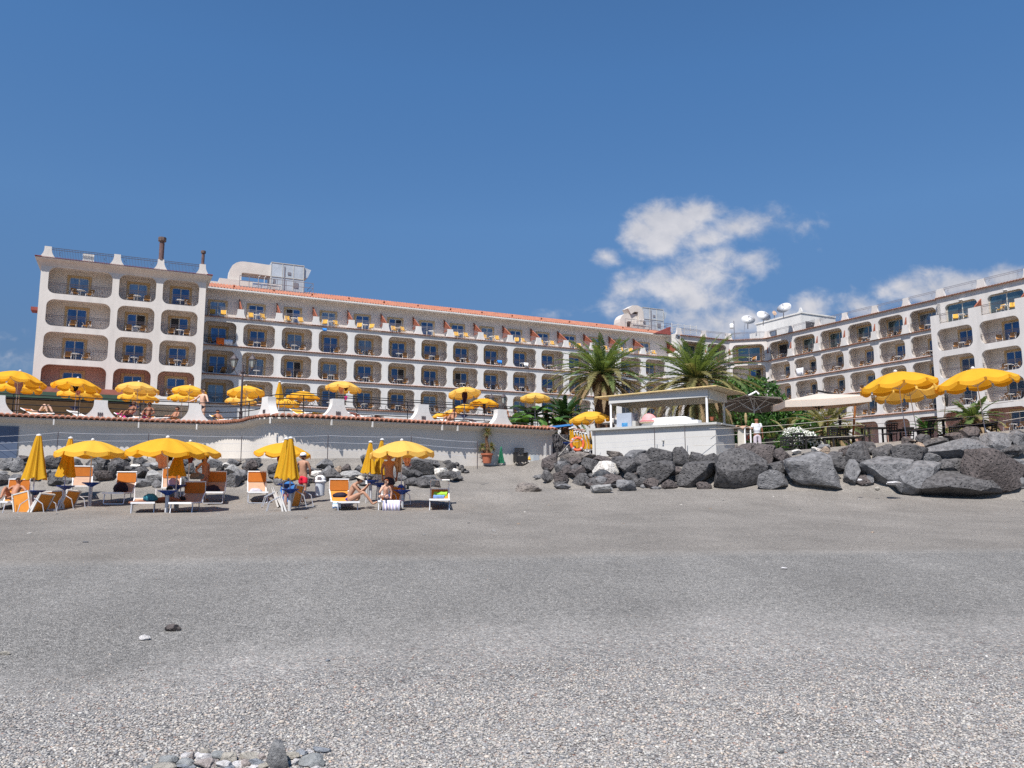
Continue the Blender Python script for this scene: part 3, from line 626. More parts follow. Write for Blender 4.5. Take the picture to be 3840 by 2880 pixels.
# ---------------- balcony furniture ----------------
def chair_mesh(fab,name='chair'):
    m=MB(); w=.27
    for s in (-w,w): m.tube([(s,-.28,0),(s,-.22,.42),(s,.2,.38),(s,.33,.92)],.022,4,0); m.tube([(s,.28,0),(s,-.1,.62),(s,-.3,.62)],.02,4,0)
    m.box(-w+.02,w-.02,-.25,.2,.38,.42,1); m.add([(-w+.02,.2,.42),(w-.02,.2,.42),(w-.02,.33,.92),(-w+.02,.33,.92),(-w+.02,.17,.43),(w-.02,.17,.43),(w-.02,.30,.92),(-w+.02,.30,.92)],[(0,1,2,3),(7,6,5,4),(3,2,6,7),(0,3,7,4),(1,5,6,2)],1)
    return m.mesh('balcony_chair',[M_white,fab])
M_chairbr=mat('faded_orange_slats',(.40,.19,.05),.8,(8,.2))
CH_o=chair_mesh(M_chairbr); CH_y=chair_mesh(M_yel)
tb=MB(); tb.lathe([(.0,.68),(.36,.68),(.36,.71),(0,.71)],14); tb.lathe([(.03,.05),(.03,.68)],6); tb.lathe([(.24,0),(.24,.03),(.04,.07)],10); TB=tb.mesh('balcony_table',M_white)
cl=MB()
for i in range(5): cl.box(-.3+.1*i,-.21+.1*i,-.03-.02*(i%2),.03-.02*(i%2),.0-.05*((i*7)%3),.5)
def furn():
    rg=random.Random(5)
    for (root,x,y,z,where,i) in FURN:
        if y is None: base=Matrix.Translation(root.location)@Matrix.Rotation(root.rotation_euler.z,4,'Z'); p=base@x; rz=root.rotation_euler.z+z
        else: p=(Matrix.Translation(root.location)@Matrix.Rotation(root.rotation_euler.z,4,'Z'))@Vector((x,y,z)); rz=root.rotation_euler.z
        k=rg.random(); d=Vector((math.cos(rz),math.sin(rz),0)); top='terrace' in where
        n=2 if k<.86 else (1 if k<.93 else 0)
        if 'corner' in where: n=1
        bay='%s bay from the left'%ordn(i)
        for s in ((-1,1) if n==2 else ((1,) if n else ())):
            o=bpy.data.objects.new('balcony_chair',CH_y if top else CH_o); COL.objects.link(o); o.location=p+d*(s*rg.uniform(.5,.75))+Vector((0,0,.01)); o.rotation_euler=(0,0,rz+rg.uniform(-.5,.5)-s*.3*rg.random())
            props(o,'%s hand %s chair, %s, %s'%('left' if s<0 else 'right','yellow' if top else 'orange',where,bay),'chair','folding chairs on the hotel balconies')
        if rg.random()<.75:
            o=bpy.data.objects.new('balcony_table',TB); COL.objects.link(o); o.location=p+d*rg.uniform(-.12,.12)+Vector((0,0,.01)); props(o,'small round white table, %s, %s'%(where,bay),'table','round tables on the hotel balconies')
furn()
def towel(px,py,Y,w,h,m,label):
    """cloth hung over a rail: folds along its width"""
    c=at(px,py,Y); mb=MB(); n=10
    f=[(-w/2+w*i/n,-.05+.03*math.sin(i*1.9),0) for i in range(n+1)]
    vs=[(x,y,h/2) for x,y,_ in f]+[(x*.94,y*1.6-.02,-h/2+.05*math.sin(i*1.3)) for i,(x,y,_) in enumerate(f)]+[(x,.05,h/2) for x,y,_ in f]+[(x,.06,0) for x,y,_ in f]
    k=n+1; mb.add(vs,[(i,i+1,k+i+1,k+i) for i in range(n)]+[(2*k+i,2*k+i+1,i+1,i) for i in range(n)]+[(3*k+i,3*k+i+1,2*k+i+1,2*k+i) for i in range(n)])
    o=mb.build('towel',m,loc=c,smooth=True); o.rotation_euler=(0,0,R_(26 if px<2700 else -63)); sol=o.modifiers.new('s','SOLIDIFY'); sol.thickness=.02; props(o,label,'towel','towels drying on the balconies'); return o
M_tor=mat('orange_towel',(.80,.17,.03),.9); M_twh=mat('white_towel',(.75,.75,.78),.9); M_tbl=mat('blue_towel',(.03,.20,.55),.9); M_tpk=mat('pink_towel',(.55,.18,.24),.9); M_tblack=mat('black_cloth',(.012,.012,.015),.9)
towel(826,1280,76.6,.75,.65,M_tor,'bright orange towel over the third storey railing by the left block')
towel(856,1284,76.9,.8,.5,M_twh,'white towel beside the orange towel on the third storey railing')
towel(1217,1237,80.8,.45,.3,M_tbl,'blue towel over a yellow chair on the top terrace')
towel(1873,1358,90.6,.6,.4,M_tbl,'blue towel on the third storey railing near the palm')
towel(1972,1368,91.9,.6,.45,M_twh,'pale towel on the third storey railing beside the tall palm')
towel(505,1238,72,.5,.5,M_twh,'white tablecloth on the third storey balcony of the left block')
towel(533,1240,72.3,.6,.35,M_twh,'white towel spread at the right of the left block balcony')
towel(3001,1395,98.2,1.1,.95,M_twh,'square white towel over a railing of the right wing')
# ---------------- seaside terrace wall ----------------
def crom(P,k=14):
    out=[]
    for i in range(len(P)-1):
        p0=P[max(i-1,0)];p1=P[i];p2=P[i+1];p3=P[min(i+2,len(P)-1)]
        for j in range(k):
            t=j/k; out.append(tuple(.5*((2*b)+(-a+c)*t+(2*a-5*b+4*c-d)*t*t+(-a+3*b-3*c+d)*t**3) for a,b,c,d in zip(p0,p1,p2,p3)))
    out.append(P[-1]); return [Vector((x,y,0)) for x,y in out]
TP=crom([(-34,28.4),(-28,31.8),(-22.7,34.8),(-18,37.45),(-15.4,38.6),(-14.0,38.7),(-12.6,37.6),(-11.6,36.1),(-10.6,35.1),(-9.2,35.55),(-7,36.95),(-3,39.45),(2.2,42.9)])
def along(P):
    s=[0]
    for a,b in zip(P,P[1:]): s.append(s[-1]+(b-a).length)
    return s
TS=along(TP)
def tpt(s):
    """point and direction at arc length s on the terrace edge"""
    s=max(0,min(TS[-1]-1e-4,s))
    for i in range(len(TS)-1):
        if TS[i+1]>=s:
            t=(s-TS[i])/(TS[i+1]-TS[i]); return TP[i].lerp(TP[i+1],t),(TP[i+1]-TP[i]).normalized()
def s_at_px(px,Z=3.2):
    best=min(range(600),key=lambda i:abs(1920+F*(lambda p:p.x/(p.y*math.cos(TH)+Z*math.sin(TH)))(tpt(TS[-1]*i/600)[0])-px)); return TS[-1]*best/600
ZT=3.2+EYE
M_wallg=mat('sea_wall_paint',(.60,.56,.51),.9,(.8,.08),(5,.3,.02)); M_door=mat('blue_grey_door',(.10,.135,.21),.7,(1,.15)); M_cop=mat('concrete_coping',(.42,.38,.33),.95,(3,.3),(20,.3))
def sweep(mb,P,prof,mi=0,s0=0,s1=None,step=.35):
    """profile [(offset towards the sea, z)] swept along the terrace edge"""
    s1=s1 or TS[-1]; n=max(2,int((s1-s0)/step)); k=len(prof); vs=[]
    for i in range(n+1):
        p,d=tpt(s0+(s1-s0)*i/n); o=Vector((d.y,-d.x,0))
        vs+=[tuple(p+o*a+Vector((0,0,z))) for a,z in prof]
    mb.add(vs,[(i*k+j,(i+1)*k+j,(i+1)*k+(j+1)%k,i*k+(j+1)%k) for i in range(n) for j in range(k)]+[tuple(range(k-1,-1,-1)),tuple(n*k+j for j in range(k))],mi)
M_tile3=mat('faded_tile',(.38,.165,.105),.9,(2.2,.4),(20,.3))
tw=thing('terrace_wall','long curving sea wall with terracotta tile edge carrying the parasol terrace above the beach','wall')
m=MB(); sweep(m,TP,[(.0,1.5),(.0,ZT-.06),(-.35,ZT-.06),(-.35,1.5)]); m.build('wall',M_wallg,tw)
m=MB(); sweep(m,TP,[(.0,ZT-.26),(.40,ZT-.10),(.40,ZT-.03),(-.4,ZT+.03),(-.4,ZT-.05),(.0,ZT-.06)]); m.build('eave',M_wallg,tw)
m=MB(); sweep(m,TP,[(.28,ZT+.03),(.28,ZT+.13),(-.5,ZT+.2),(-.5,ZT+.03)]); m.build('coping',M_cop,tw)
m=MB(); s=.1
while s<TS[-1]:
    p,d=tpt(s); o=Vector((d.y,-d.x,0)); st=.235; vs=[]
    for a,dz in ((.05,.10),(.54,.0)):
        for j in range(6):
            q=PI*j/5; vs.append(p+o*a-d*(st*.5*math.cos(q))+Vector((0,0,ZT+dz+.0+.095*math.sin(q))))
    for a,dz in ((.05,.07),(.52,-.035)):
        for j in range(6):
            q=PI*j/5; vs.append(p+o*a-d*(st*.4*math.cos(q))+Vector((0,0,ZT+dz+.0+.065*math.sin(q))))
    m.add([tuple(v) for v in vs],[(j,j+1,j+7,j+6) for j in range(5)]+[(6+j,7+j,19+j,18+j) for j in range(5)]+[(18+j,19+j,13+j,12+j) for j in range(5)])
    s+=st
m.build('tile_edge',M_tile3,tw)
for k,px in enumerate((-14,372,727,1003,1265,1583,1877)):
    s=s_at_px(px); p,d=tpt(s); o=MB(); flare(o,0,-.2,.2,.12,.82,.56,1.4,k=9); o.box(-.85,.85,-.24,.24,.06,.121); q=o.build('flared_post',M_stucco2,tw); q.location=(p.x-d.y*.05,p.y+d.x*.05,ZT); q.rotation_euler=(0,0,math.atan2(d.y,d.x))
    if k in (1,3,4,5):
        o=MB(); 
        for i in range(3): o.box(-.11+.08*i,-.06+.08*i,-.225,-.205,.2,.36)
        g_=o.build('drain_grille',M_iron,q)
for px in (1035,1230,1380,1640,1700,740,200,520):
    s=s_at_px(px); p,d=tpt(s); o=MB(); o.box(-.03,.03,-.52,-.43,-.32,-.06); q=o.build('drain_spout',M_offw,tw); q.location=(p.x,p.y,ZT); q.rotation_euler=(0,0,math.atan2(d.y,d.x))
s=s_at_px(90); p,d=tpt(s-1.3); o=MB(); [o.box(a,a+1.12,-.05,-.0,1.5-ZT,-.42) for a in (-1.15,-.01)]; q=o.build('double_door',M_door,tw); q.location=(p.x,p.y,ZT); q.rotation_euler=(0,0,math.atan2(d.y,d.x))
# iron railing along the terrace
rl=thing('terrace_railing','dark iron railing with long horizontal bars along the terrace edge','railing')
m=MB(); SE=s_at_px(2035)
for z in (.32,.60,.88,1.06):
    P=[]; 
    for i in range(90):
        p,d=tpt(SE*i/89); P.append((p.x-d.y*.28,p.y+d.x*.28,ZT+z))
    m.tube(P,.024,5)
m.build('bars',M_blk,rl)
i=0
s=.4
while s<SE:
    p,d=tpt(s); o=MB(); o.tube([(0,0,.0),(0,0,1.06)],.024,5); o.build('post',M_blk,rl,(p.x-d.y*.3,p.y+d.x*.3,ZT)); s+=2.6
# upper scroll railing set further back behind the right part
m=MB(); sa=s_at_px(1034)+.3
for z in (1.30,):
    P=[]
    for i in range(60):
        p,d=tpt(lerp(sa,SE,i/59)); P.append((p.x-d.y*.6,p.y+d.x*.6,ZT+z-.1))
    m.tube(P,.02,5)
m.build('upper_bars',M_blk,rl)
sc2=MB()
def scroll(mb,p,d,z,r):
    P=[(p.x+d.x*(r*(1-.07*q)*math.cos(q*.75)),p.y+d.y*(r*(1-.07*q)*math.cos(q*.75)),z+r*(1-.07*q)*math.sin(q*.75)) for q in range(12)]; mb.tube(P,.012,4)
s=sa+.6; k=0
while s<SE-.5:
    p,d=tpt(s); 
    for u in (-.22,.22): scroll(sc2,p+d*u+Vector((-d.y*.6,d.x*.6,0)),d,ZT+.74,.14)
    s+=1.1
o=sc2.build('scrollwork',M_blk,rl)
# terrace floor
P=[tpt(TS[-1]*i/60)[0] for i in range(61)]
m=MB(); vs=[]
for p in P: vs+=[(p.x,p.y+.2,ZT-.02),(p.x-14,p.y+30,ZT-.02)]
m.add(vs,[(2*i,2*i+2,2*i+3,2*i+1) for i in range(60)]); M_pave=mat('terrace_paving',(.33,.25,.19),.9,(1,.2)); props(m.build('terrace_floor',M_pave),kind='structure')
M_lava=mat('lava_stone',(.085,.08,.085),.95,(5,.5),(7,1,.08))
def lava_wall():
    m=MB(); a=at(2045,1640,43.3); b=at(2172,1640,45); n=40; rows=12
    d=(b-a); d.z=0; L=d.length; d.normalize(); vs=[]
    for r in range(rows+1):
        for i in range(n+1):
            q=a+d*(L*i/n); off=.09*mnoise.noise(Vector((i*.9,r*.9,1)))+.06*mnoise.noise(Vector((i*2.1,r*2.3,4))); vs.append((q.x+d.y*off,q.y-d.x*off,2.8+r*.155))
    k=n+1; m.add(vs,[(r*k+i,r*k+i+1,(r+1)*k+i+1,(r+1)*k+i) for r in range(rows) for i in range(n)])
    m.box(a.x,b.x,a.y+1.6,a.y+2.2,2.8,4.6)
    o=m.build('lava_stone_wall',M_lava); props(o,'rough black lava stone wall between the white sea wall and the life ring','wall')
    m=MB(); c=at(2037,1700,43.2); m.box(c.x-.25,c.x+.3,c.y-.1,c.y+.6,2.9,ZT-.1); props(m.build('dark_wall_end',M_lava),'dark narrow pier closing the right end of the white sea wall','wall')
    # short tiled coping with blue sheet
    m=MB(); c=at(2110,1608,45); m.X=Matrix.Translation(c)@Matrix.Rotation(R_(6),4,'Y'); tiles(m,-1.2,1.3,0,.2,.4,.24,.08); m.X=None; props(m.build('tiled_coping',M_tile),'short sloping row of roof tiles above the lava stone wall','coping')
    m=MB(); m.box(-.75,.75,-.5,.3,0,.10); o=m.build('blue_sheet',mat('blue_sheet',(.05,.22,.55),.6),loc=at(2100,1603,44.6)); o.rotation_euler=(0,R_(-7),0); props(o,'bright blue plastic sheet lying on the tiles by the small palm','sheet')
lava_wall()
# ---------------- boulders ----------------
def rockmat(name,a,b,sc_=3.0,pits=.6):
    m=mat(name,tuple(c*1.25 for c in a),.88,(sc_*2.2,.3),None,col2=tuple(c*.85 for c in b),spec=.25); t=m.node_tree; p=t.nodes['Principled BSDF']; g=t.nodes.new('ShaderNodeNewGeometry')
    v=t.nodes.new('ShaderNodeTexVoronoi'); v.inputs['Scale'].default_value=9; t.links.new(g.outputs['Position'],v.inputs['Vector'])
    n=t.nodes.new('ShaderNodeTexNoise'); n.inputs['Scale'].default_value=6; n.inputs['Detail'].default_value=9; n.inputs['Roughness'].default_value=.7; t.links.new(g.outputs['Position'],n.inputs['Vector'])
    mr=t.nodes.new('ShaderNodeMapRange'); t.links.new(v.outputs['Distance'],mr.inputs[0]); mr.inputs[1].default_value=.0; mr.inputs[2].default_value=.35; mr.inputs[3].default_value=-pits*1.3; mr.inputs[4].default_value=0
    ad=t.nodes.new('ShaderNodeMath'); ad.operation='ADD'; t.links.new(mr.outputs[0],ad.inputs[0]); t.links.new(n.outputs[0],ad.inputs[1])
    bp=t.nodes.new('ShaderNodeBump'); bp.inputs['Strength'].default_value=1; bp.inputs['Distance'].default_value=.10; t.links.new(ad.outputs[0],bp.inputs['Height']); t.links.new(bp.outputs[0],p.inputs['Normal']); return m
RM={'dark':rockmat('basalt',(.125,.12,.12),(.05,.048,.05)),'grey':rockmat('grey_basalt',(.20,.197,.20),(.10,.10,.105),2.2,.3),'brown':rockmat('brown_lava',(.125,.105,.10),(.05,.045,.045),5,.8),
    'light':rockmat('light_stone',(.34,.33,.32),(.19,.19,.185),3,.3),'white':rockmat('white_stone',(.68,.65,.60),(.36,.33,.30),3,.25),'tan':rockmat('tan_stone',(.36,.27,.20),(.25,.20,.16),3,.2),'sandy':rockmat('sandy_stone',(.24,.21,.185),(.12,.105,.10),2,.5)}
def rock_bm(w,d,h,seed,cuts=15,sub=3):
    rg=random.Random(seed); bm=bmesh.new(); bmesh.ops.create_icosphere(bm,subdivisions=sub,radius=1)
    for v in bm.verts: v.co*=1+.34*mnoise.noise(v.co*1.2+Vector((seed*3.1,0,0)))
    for _ in range(cuts):
        n=Vector((rg.gauss(0,1),rg.gauss(0,1),rg.gauss(0,.8))).normalized(); dd=rg.uniform(.42,.78)
        for v in bm.verts:
            q=v.co.dot(n)-dd
            if q>0: v.co-=n*q*.98
    for v in bm.verts: v.co+=v.co.normalized()*(.07*mnoise.noise(v.co*3.0+Vector((0,seed,0)))+.035*mnoise.noise(v.co*8+Vector((0,0,seed))))
    mn=[min(v.co[i] for v in bm.verts) for i in range(3)]; mx_=[max(v.co[i] for v in bm.verts) for i in range(3)]
    for v in bm.verts:
        for i,s in enumerate((w,d,h)): v.co[i]=((v.co[i]-mn[i])/(mx_[i]-mn[i])-.5)*s
    return bm
def add_rock(c,w,d,h,tone,label,group,seed,tilt=0,name='boulder',sub=3,cuts=15,cat='boulder'):
    bm=rock_bm(w,d,h,seed,cuts,sub); me=bpy.data.meshes.new(name); bm.to_mesh(me); bm.free(); me.polygons.foreach_set('use_smooth',[True]*len(me.polygons)); me.materials.append(RM[tone]); 
    try: me.set_sharp_from_angle(angle=R_(24))
    except Exception: pass
    o=bpy.data.objects.new(name,me); COL.objects.link(o); o.location=c; o.rotation_euler=(0,R_(tilt),random.Random(seed).uniform(-.2,.2)); props(o,label,cat,group); return o
# photograph measurements of the right rock bank: cx,cy,w,h (source pixels), tone, tilt, words
def conv(l,x0,y0,k): return [(x0+a*k,y0+b*k,c*k,d*k,*r) for (a,b,c,d,*r) in l]
RR=conv([(225,770,250,105,'sandy'),(330,665,110,60,'grey'),(430,665,125,145,'dark'),(565,690,165,125,'brown'),(455,520,150,215,'brown'),(435,600,120,70,'dark'),(555,585,130,115,'dark'),(595,515,150,105,'dark'),(765,695,195,130,'dark'),(690,600,135,135,'dark'),(800,605,135,75,'dark'),(880,655,95,65,'dark'),(905,730,155,115,'dark'),(1090,710,215,155,'brown'),(985,790,205,90,'light'),(1030,600,240,190,'white'),(865,540,165,140,'dark'),(740,460,340,110,'sandy'),(990,490,185,95,'brown'),(1130,430,180,60,'sandy'),(1200,500,200,110,'dark'),(1330,440,225,115,'grey'),(1260,580,240,195,'dark'),(1430,520,150,195,'dark'),(1300,670,165,90,'dark'),(1240,760,210,125,'grey'),(1415,745,75,75,'grey'),(590,765,145,62,'grey'),(1575,630,400,265,'dark'),(1590,460,265,185,'dark'),(1800,460,200,205,'dark'),(1960,640,385,250,'dark'),(2000,385,210,110,'dark'),(2000,470,200,130,'dark'),(2110,530,200,205,'dark'),(1820,722,90,52,'tan'),(1545,775,110,30,'grey')],1900,1550,.3617)
RR+=conv([(330,1040,175,160,'brown'),(620,1060,225,130,'brown'),(500,1040,110,90,'sandy'),(530,1295,560,440,'dark'),(840,1130,290,250,'brown'),(720,1440,140,95,'grey'),(960,1295,330,210,'dark'),(940,1420,345,215,'grey'),(1060,1145,250,200,'brown'),(1445,1310,655,400,'grey',14),(1700,1200,285,210,'dark'),(1550,1105,125,150,'tan'),(1220,1090,110,55,'white'),(1460,1060,120,50,'white'),(1400,1120,210,85,'dark'),(1870,1330,175,300,'grey'),(1930,1150,340,340,'dark'),(2070,1430,115,135,'grey')],2600,1350,.3165)
RR+=conv([(990,235,175,150,'dark'),(630,220,95,85,'brown'),(870,205,100,75,'dark'),(1020,395,450,240,'grey'),(1140,320,165,130,'grey'),(1200,250,310,190,'dark',12),(1290,450,430,245,'grey',-18),(1430,140,205,75,'dark'),(1620,110,135,55,'tan'),(1290,175,100,60,'tan',15),(1620,215,490,185,'grey',-4),(1610,350,260,125,'dark'),(1650,525,630,250,'dark',9),(1920,395,450,330,'brown',14),(1970,150,235,190,'grey'),(2170,140,175,180,'grey'),(2150,60,125,55,'dark'),(2090,215,210,100,'dark'),(2165,350,90,125,'grey'),(2180,410,100,80,'dark'),(2190,500,90,95,'grey'),(1250,210,90,70,'dark')],2900,1600,.4253)
TW={'dark':'black','grey':'grey','brown':'brown pitted','light':'pale','white':'white','tan':'tan','sandy':'sandy grey'}
def foot(px,py,lo=3.0,hi=46.0,step=.25):
    # nearest distance at which the sight line through this pixel meets the ground
    y=lo
    while y<hi:
        p=at(px,py,y)
        if p.z<gz(p.x,y)-.001: return y-step*.5
        y+=step
    return hi
def rockset(RL,side,group,ybase,ytop,Yf,seed0):
    # rows by height between the foot and the top line of the bank; ordinals count from the left
    info=[]
    for k,r in enumerate(RL):
        cx,cy,w,h,tone=r[:5]; tilt=r[5] if len(r)>5 else random.Random(seed0+k).uniform(-8,8)
        yb,yt=ybase(cx),ytop(cx); u=(yb-(cy+h*.3))/(yb-yt); row='bottom' if u<.25 else ('middle' if u<.62 else 'top')
        info.append([cx,cy,w,h,tone,tilt,row,u,k])
    info.sort(key=lambda q:q[0]); cnt={}; 
    for cx,cy,w,h,tone,tilt,row,u,k in info:
        Y=foot(cx,cy+h*.36); s=1/ppm(Y); W_,H_=w*s*1.13,h*s*1.15
        big='huge ' if w*h>22000 else ('small ' if w*h<1800 else ('flat ' if w>2.1*h else ('upright ' if h>1.3*w else '')))
        key=(big,tone,row); cnt[key]=cnt.get(key,0)+1
        add_rock(at(cx,cy,Y),W_,max(.35,.75*(W_+H_)/2),H_,tone,'%s%s boulder, %s row of %s rock bank, %s such from left'%(big,TW[tone],row,side,ordn(cnt[key]-1)),group,seed0+k,tilt)
rb=lambda x:pw(x,[(1900,1840),(2350,1825),(2900,1835),(3300,1835),(3500,1855),(3700,1868),(3840,1850)])
rt=lambda x:pw(x,[(1900,1705),(2400,1695),(2800,1680),(3000,1690),(3400,1650),(3840,1620)])
rockset(RR,'right','boulders of the right rock bank',rb,rt,lambda x:pw(x,[(1900,32.6),(2100,33.0),(2900,31.6),(3500,29.8),(3840,28.9)]),100)
LL=conv([(100,620,270,175,'grey'),(290,620,240,230,'grey'),(900,600,360,205,'dark'),(1270,640,185,210,'dark'),(1600,660,195,200,'grey'),(1700,562,225,62,'light'),(1950,680,320,240,'dark',-28),(790,770,95,110,'grey'),(950,860,225,150,'brown'),(1290,760,180,95,'dark'),(1440,770,175,125,'grey'),(1640,830,245,115,'dark'),(60,780,125,85,'grey'),(1760,680,105,110,'dark'),(480,700,200,150,'dark'),(560,860,200,120,'grey'),(250,860,220,130,'grey'),(1120,900,190,110,'grey')],0,1600,.226)
LL+=conv([(310,580,155,135,'dark'),(230,670,190,95,'white',-18),(330,760,310,170,'dark'),(480,640,230,85,'grey'),(600,650,225,125,'light'),(600,835,280,215,'light'),(360,945,310,155,'grey'),(640,960,190,140,'grey'),(780,680,155,125,'grey'),(1150,700,205,180,'dark'),(1560,620,285,155,'grey'),(1660,690,120,85,'dark'),(1890,590,225,85,'tan'),(1770,635,130,70,'white'),(1850,720,255,165,'light'),(1870,905,275,225,'grey'),(2130,680,185,185,'dark'),(2020,740,85,85,'tan'),(980,640,200,160,'grey'),(1000,820,190,140,'dark'),(1330,760,170,140,'grey'),(1500,850,200,130,'grey'),(1350,640,140,100,'light')],450,1600,.226)
LL+=conv([(190,720,280,230,'brown'),(590,750,190,190,'dark'),(600,890,185,110,'dark'),(540,840,85,75,'dark'),(1500,660,280,165,'grey'),(1540,790,215,180,'grey'),(1660,870,310,245,'dark'),(1350,850,205,125,'white'),(1730,760,155,115,'tan'),(1400,920,225,150,'brown'),(1150,1000,155,135,'grey'),(480,970,205,75,'grey'),(300,900,210,130,'grey'),(60,860,160,180,'grey'),(780,800,170,160,'dark'),(930,900,200,150,'grey'),(960,720,150,120,'dark'),(1230,960,150,110,'dark')],900,1600,.211)
LL+=conv([(420,580,135,135,'brown'),(490,690,295,135,'light'),(620,600,145,145,'dark'),(800,730,195,115,'white'),(960,760,185,135,'grey'),(1290,680,265,235,'grey'),(1600,560,430,240,'dark'),(1500,690,255,155,'dark'),(1590,812,355,135,'grey'),(1390,590,120,140,'dark'),(1920,640,245,155,'white',-20),(2150,650,165,135,'white'),(1830,500,165,95,'dark'),(2020,490,135,85,'dark'),(2080,560,185,155,'dark'),(2000,710,335,135,'dark'),(2190,520,80,70,'dark'),(2250,570,90,80,'dark'),(2290,620,80,80,'dark'),(2340,640,90,60,'dark'),(2190,740,170,90,'dark'),(720,600,140,120,'dark'),(850,620,150,120,'grey'),(1040,620,170,150,'dark'),(1120,750,150,120,'grey'),(700,800,150,90,'grey')],1200,1620,.235)
lb=lambda x:pw(x,[(0,1830),(600,1825),(1100,1830),(1750,1815)]); lt=lambda x:pw(x,[(0,1712),(600,1718),(1200,1722),(1750,1735)])
rockset(LL,'left','boulders of the left rock bank',lb,lt,lambda x:pw(x,[(0,30.6),(1000,31.4),(1760,32.3)]),400)
def filler(n,f,side,seed):
    rg=random.Random(seed)
    for i in range(n):
        x,yb=f(rg.random()); t=rg.random(); y=yb+.9+t*1.7; s=rg.uniform(.35,.8); z=gz(x,y)+.02+s*.12
        add_rock(Vector((x,y,z)),s*1.25,s,s*.8,rg.choice(['dark','dark','brown','grey']),'dark boulder wedged in the gaps behind the front row of the %s rock bank'%side,'wedged boulders of the %s rock bank'%side,seed*50+i,sub=2)
filler(60,lambda u:(lerp(1.9,19.5,u),pw(lerp(1.9,19.5,u),[(1.5,33.4),(8,32.4),(13,31.2),(20,29.4)])),'right',31)
filler(46,lambda u:(lerp(-21,-3.2,u),pw(lerp(-21,-3.2,u),[(-26,31.0),(-9,32.2),(-3,32.2)])),'left',57)
# stones on the near beach
def stone(px,py,w,h,Y,tone,label,seed,name='stone',dz=0,group=None,thick=None):
    s=1/ppm(Y); c=at(px,py,Y); add_rock(Vector((c.x,c.y,c.z+dz)),w*s,max(w*s*.62,.03),h*s,tone,label,group,seed,0,name,3,3,'stone')
SC={'wt':'pale','gr':'grey','tn':'tan','bl':'bluish grey','pk':'pinkish','dk':'dark grey'}
RM['gr']=rockmat('sea_worn_grey',(.30,.31,.31),(.24,.25,.25),12,.05); RM['wt']=rockmat('sea_worn_white',(.62,.60,.60),(.52,.50,.49),12,.05); RM['tn']=rockmat('sea_worn_tan',(.40,.37,.32),(.33,.31,.27),12,.05); RM['bl']=rockmat('sea_worn_blue',(.27,.29,.32),(.22,.24,.27),12,.05); RM['pk']=rockmat('sea_worn_pink',(.38,.33,.31),(.32,.28,.26),12,.05); RM['dk']=rockmat('rough_standing_stone',(.25,.25,.25),(.15,.15,.155),14,.25)
k_=.3345
hs=[(275,225,215,115,'gr'),(460,175,130,75,'wt'),(525,175,60,100,'pk'),(600,150,60,45,'wt'),(680,120,125,60,'tn'),(670,185,180,90,'wt'),(850,170,200,100,'gr'),(690,250,265,100,'pk'),(470,250,180,95,'gr'),(480,275,240,70,'bl'),(960,180,200,100,'tn'),(1190,175,240,80,'tn'),(1320,180,130,75,'pk'),(890,255,170,75,'wt'),(1050,255,140,70,'wt'),(1140,250,120,85,'pk'),(1260,240,170,85,'bl'),(1340,270,120,60,'tn'),(1500,180,270,330,'dk'),(1660,165,170,85,'tn'),(1760,130,150,60,'bl'),(1850,120,110,45,'wt'),(1990,95,210,65,'bl'),(1880,215,290,130,'gr'),(1690,240,100,80,'wt'),(240,285,260,70,'tn'),(60,292,150,30,'gr'),(1930,290,140,40,'wt'),(1250,285,140,40,'wt'),(930,290,200,40,'bl')]
hs.sort(key=lambda q:q[0]); cn={}
for i,(a,b,c,d,t_) in enumerate(hs):
    px,py=540+a*k_,2780+b*k_; Y=foot(px,py+d*k_*.36,3,9,.03); 
    gY=Y; c3=at(px,py,Y); zz=gz(c3.x,Y); cn[t_]=cn.get(t_,0)+1
    if t_=='dk': lab='tall rough grey stone standing upright in the row of pebbles'
    else: lab='smooth %s sea-worn stone laid in the low stone row, %s such from left'%(SC[t_],ordn(cn[t_]-1))
    stone(px,py,c*k_,d*k_*1.12,Y,t_,lab,900+i,group='stones laid in a row on the near beach')
def lone(px,py,w,h,tone,label,seed):
    lo,hi=3.0,30.0
    for _ in range(40):
        mid=(lo+hi)/2; p=at(px,py+h*.4,mid); 
        if p.z<gz(p.x,mid): hi=mid
        else: lo=mid
    stone(px,py,w,h,(lo+hi)/2,tone,label,seed,dz=.0)
lone(648,2354,62,26,'brown','rough brown brick-like stone lying alone on the shingle',950)
lone(545,2391,42,22,'wt','pale bone-shaped stone lying on the shingle beside the brown stone',951)
lone(20,2448,46,16,'tn','narrow tan stone at the left edge of the shingle',952)
lone(3293,2707,26,18,'wt','small white pebble on the right of the near beach',953)
lone(2925,2815,28,22,'gr','pale grey pebble standing near the bottom of the beach',954)
lone(2940,2131,26,9,'wt','flat pale stone on the shingle ridge right of centre',955)
lone(3290,1833,20,16,'tn','small pale stone on the sand below the right boulders',956)
lone(3350,1812,60,14,'wt','white crumpled litter at the foot of the right boulders',957)
lone(3225,1800,18,10,'wt','white scrap at the foot of the upright grey boulder',958)
lone(531,2512,12,8,'pk','orange fragment on the left of the shingle',959)
lone(1230,2476,16,9,'bl','small bluish pebble in the middle of the shingle',960)
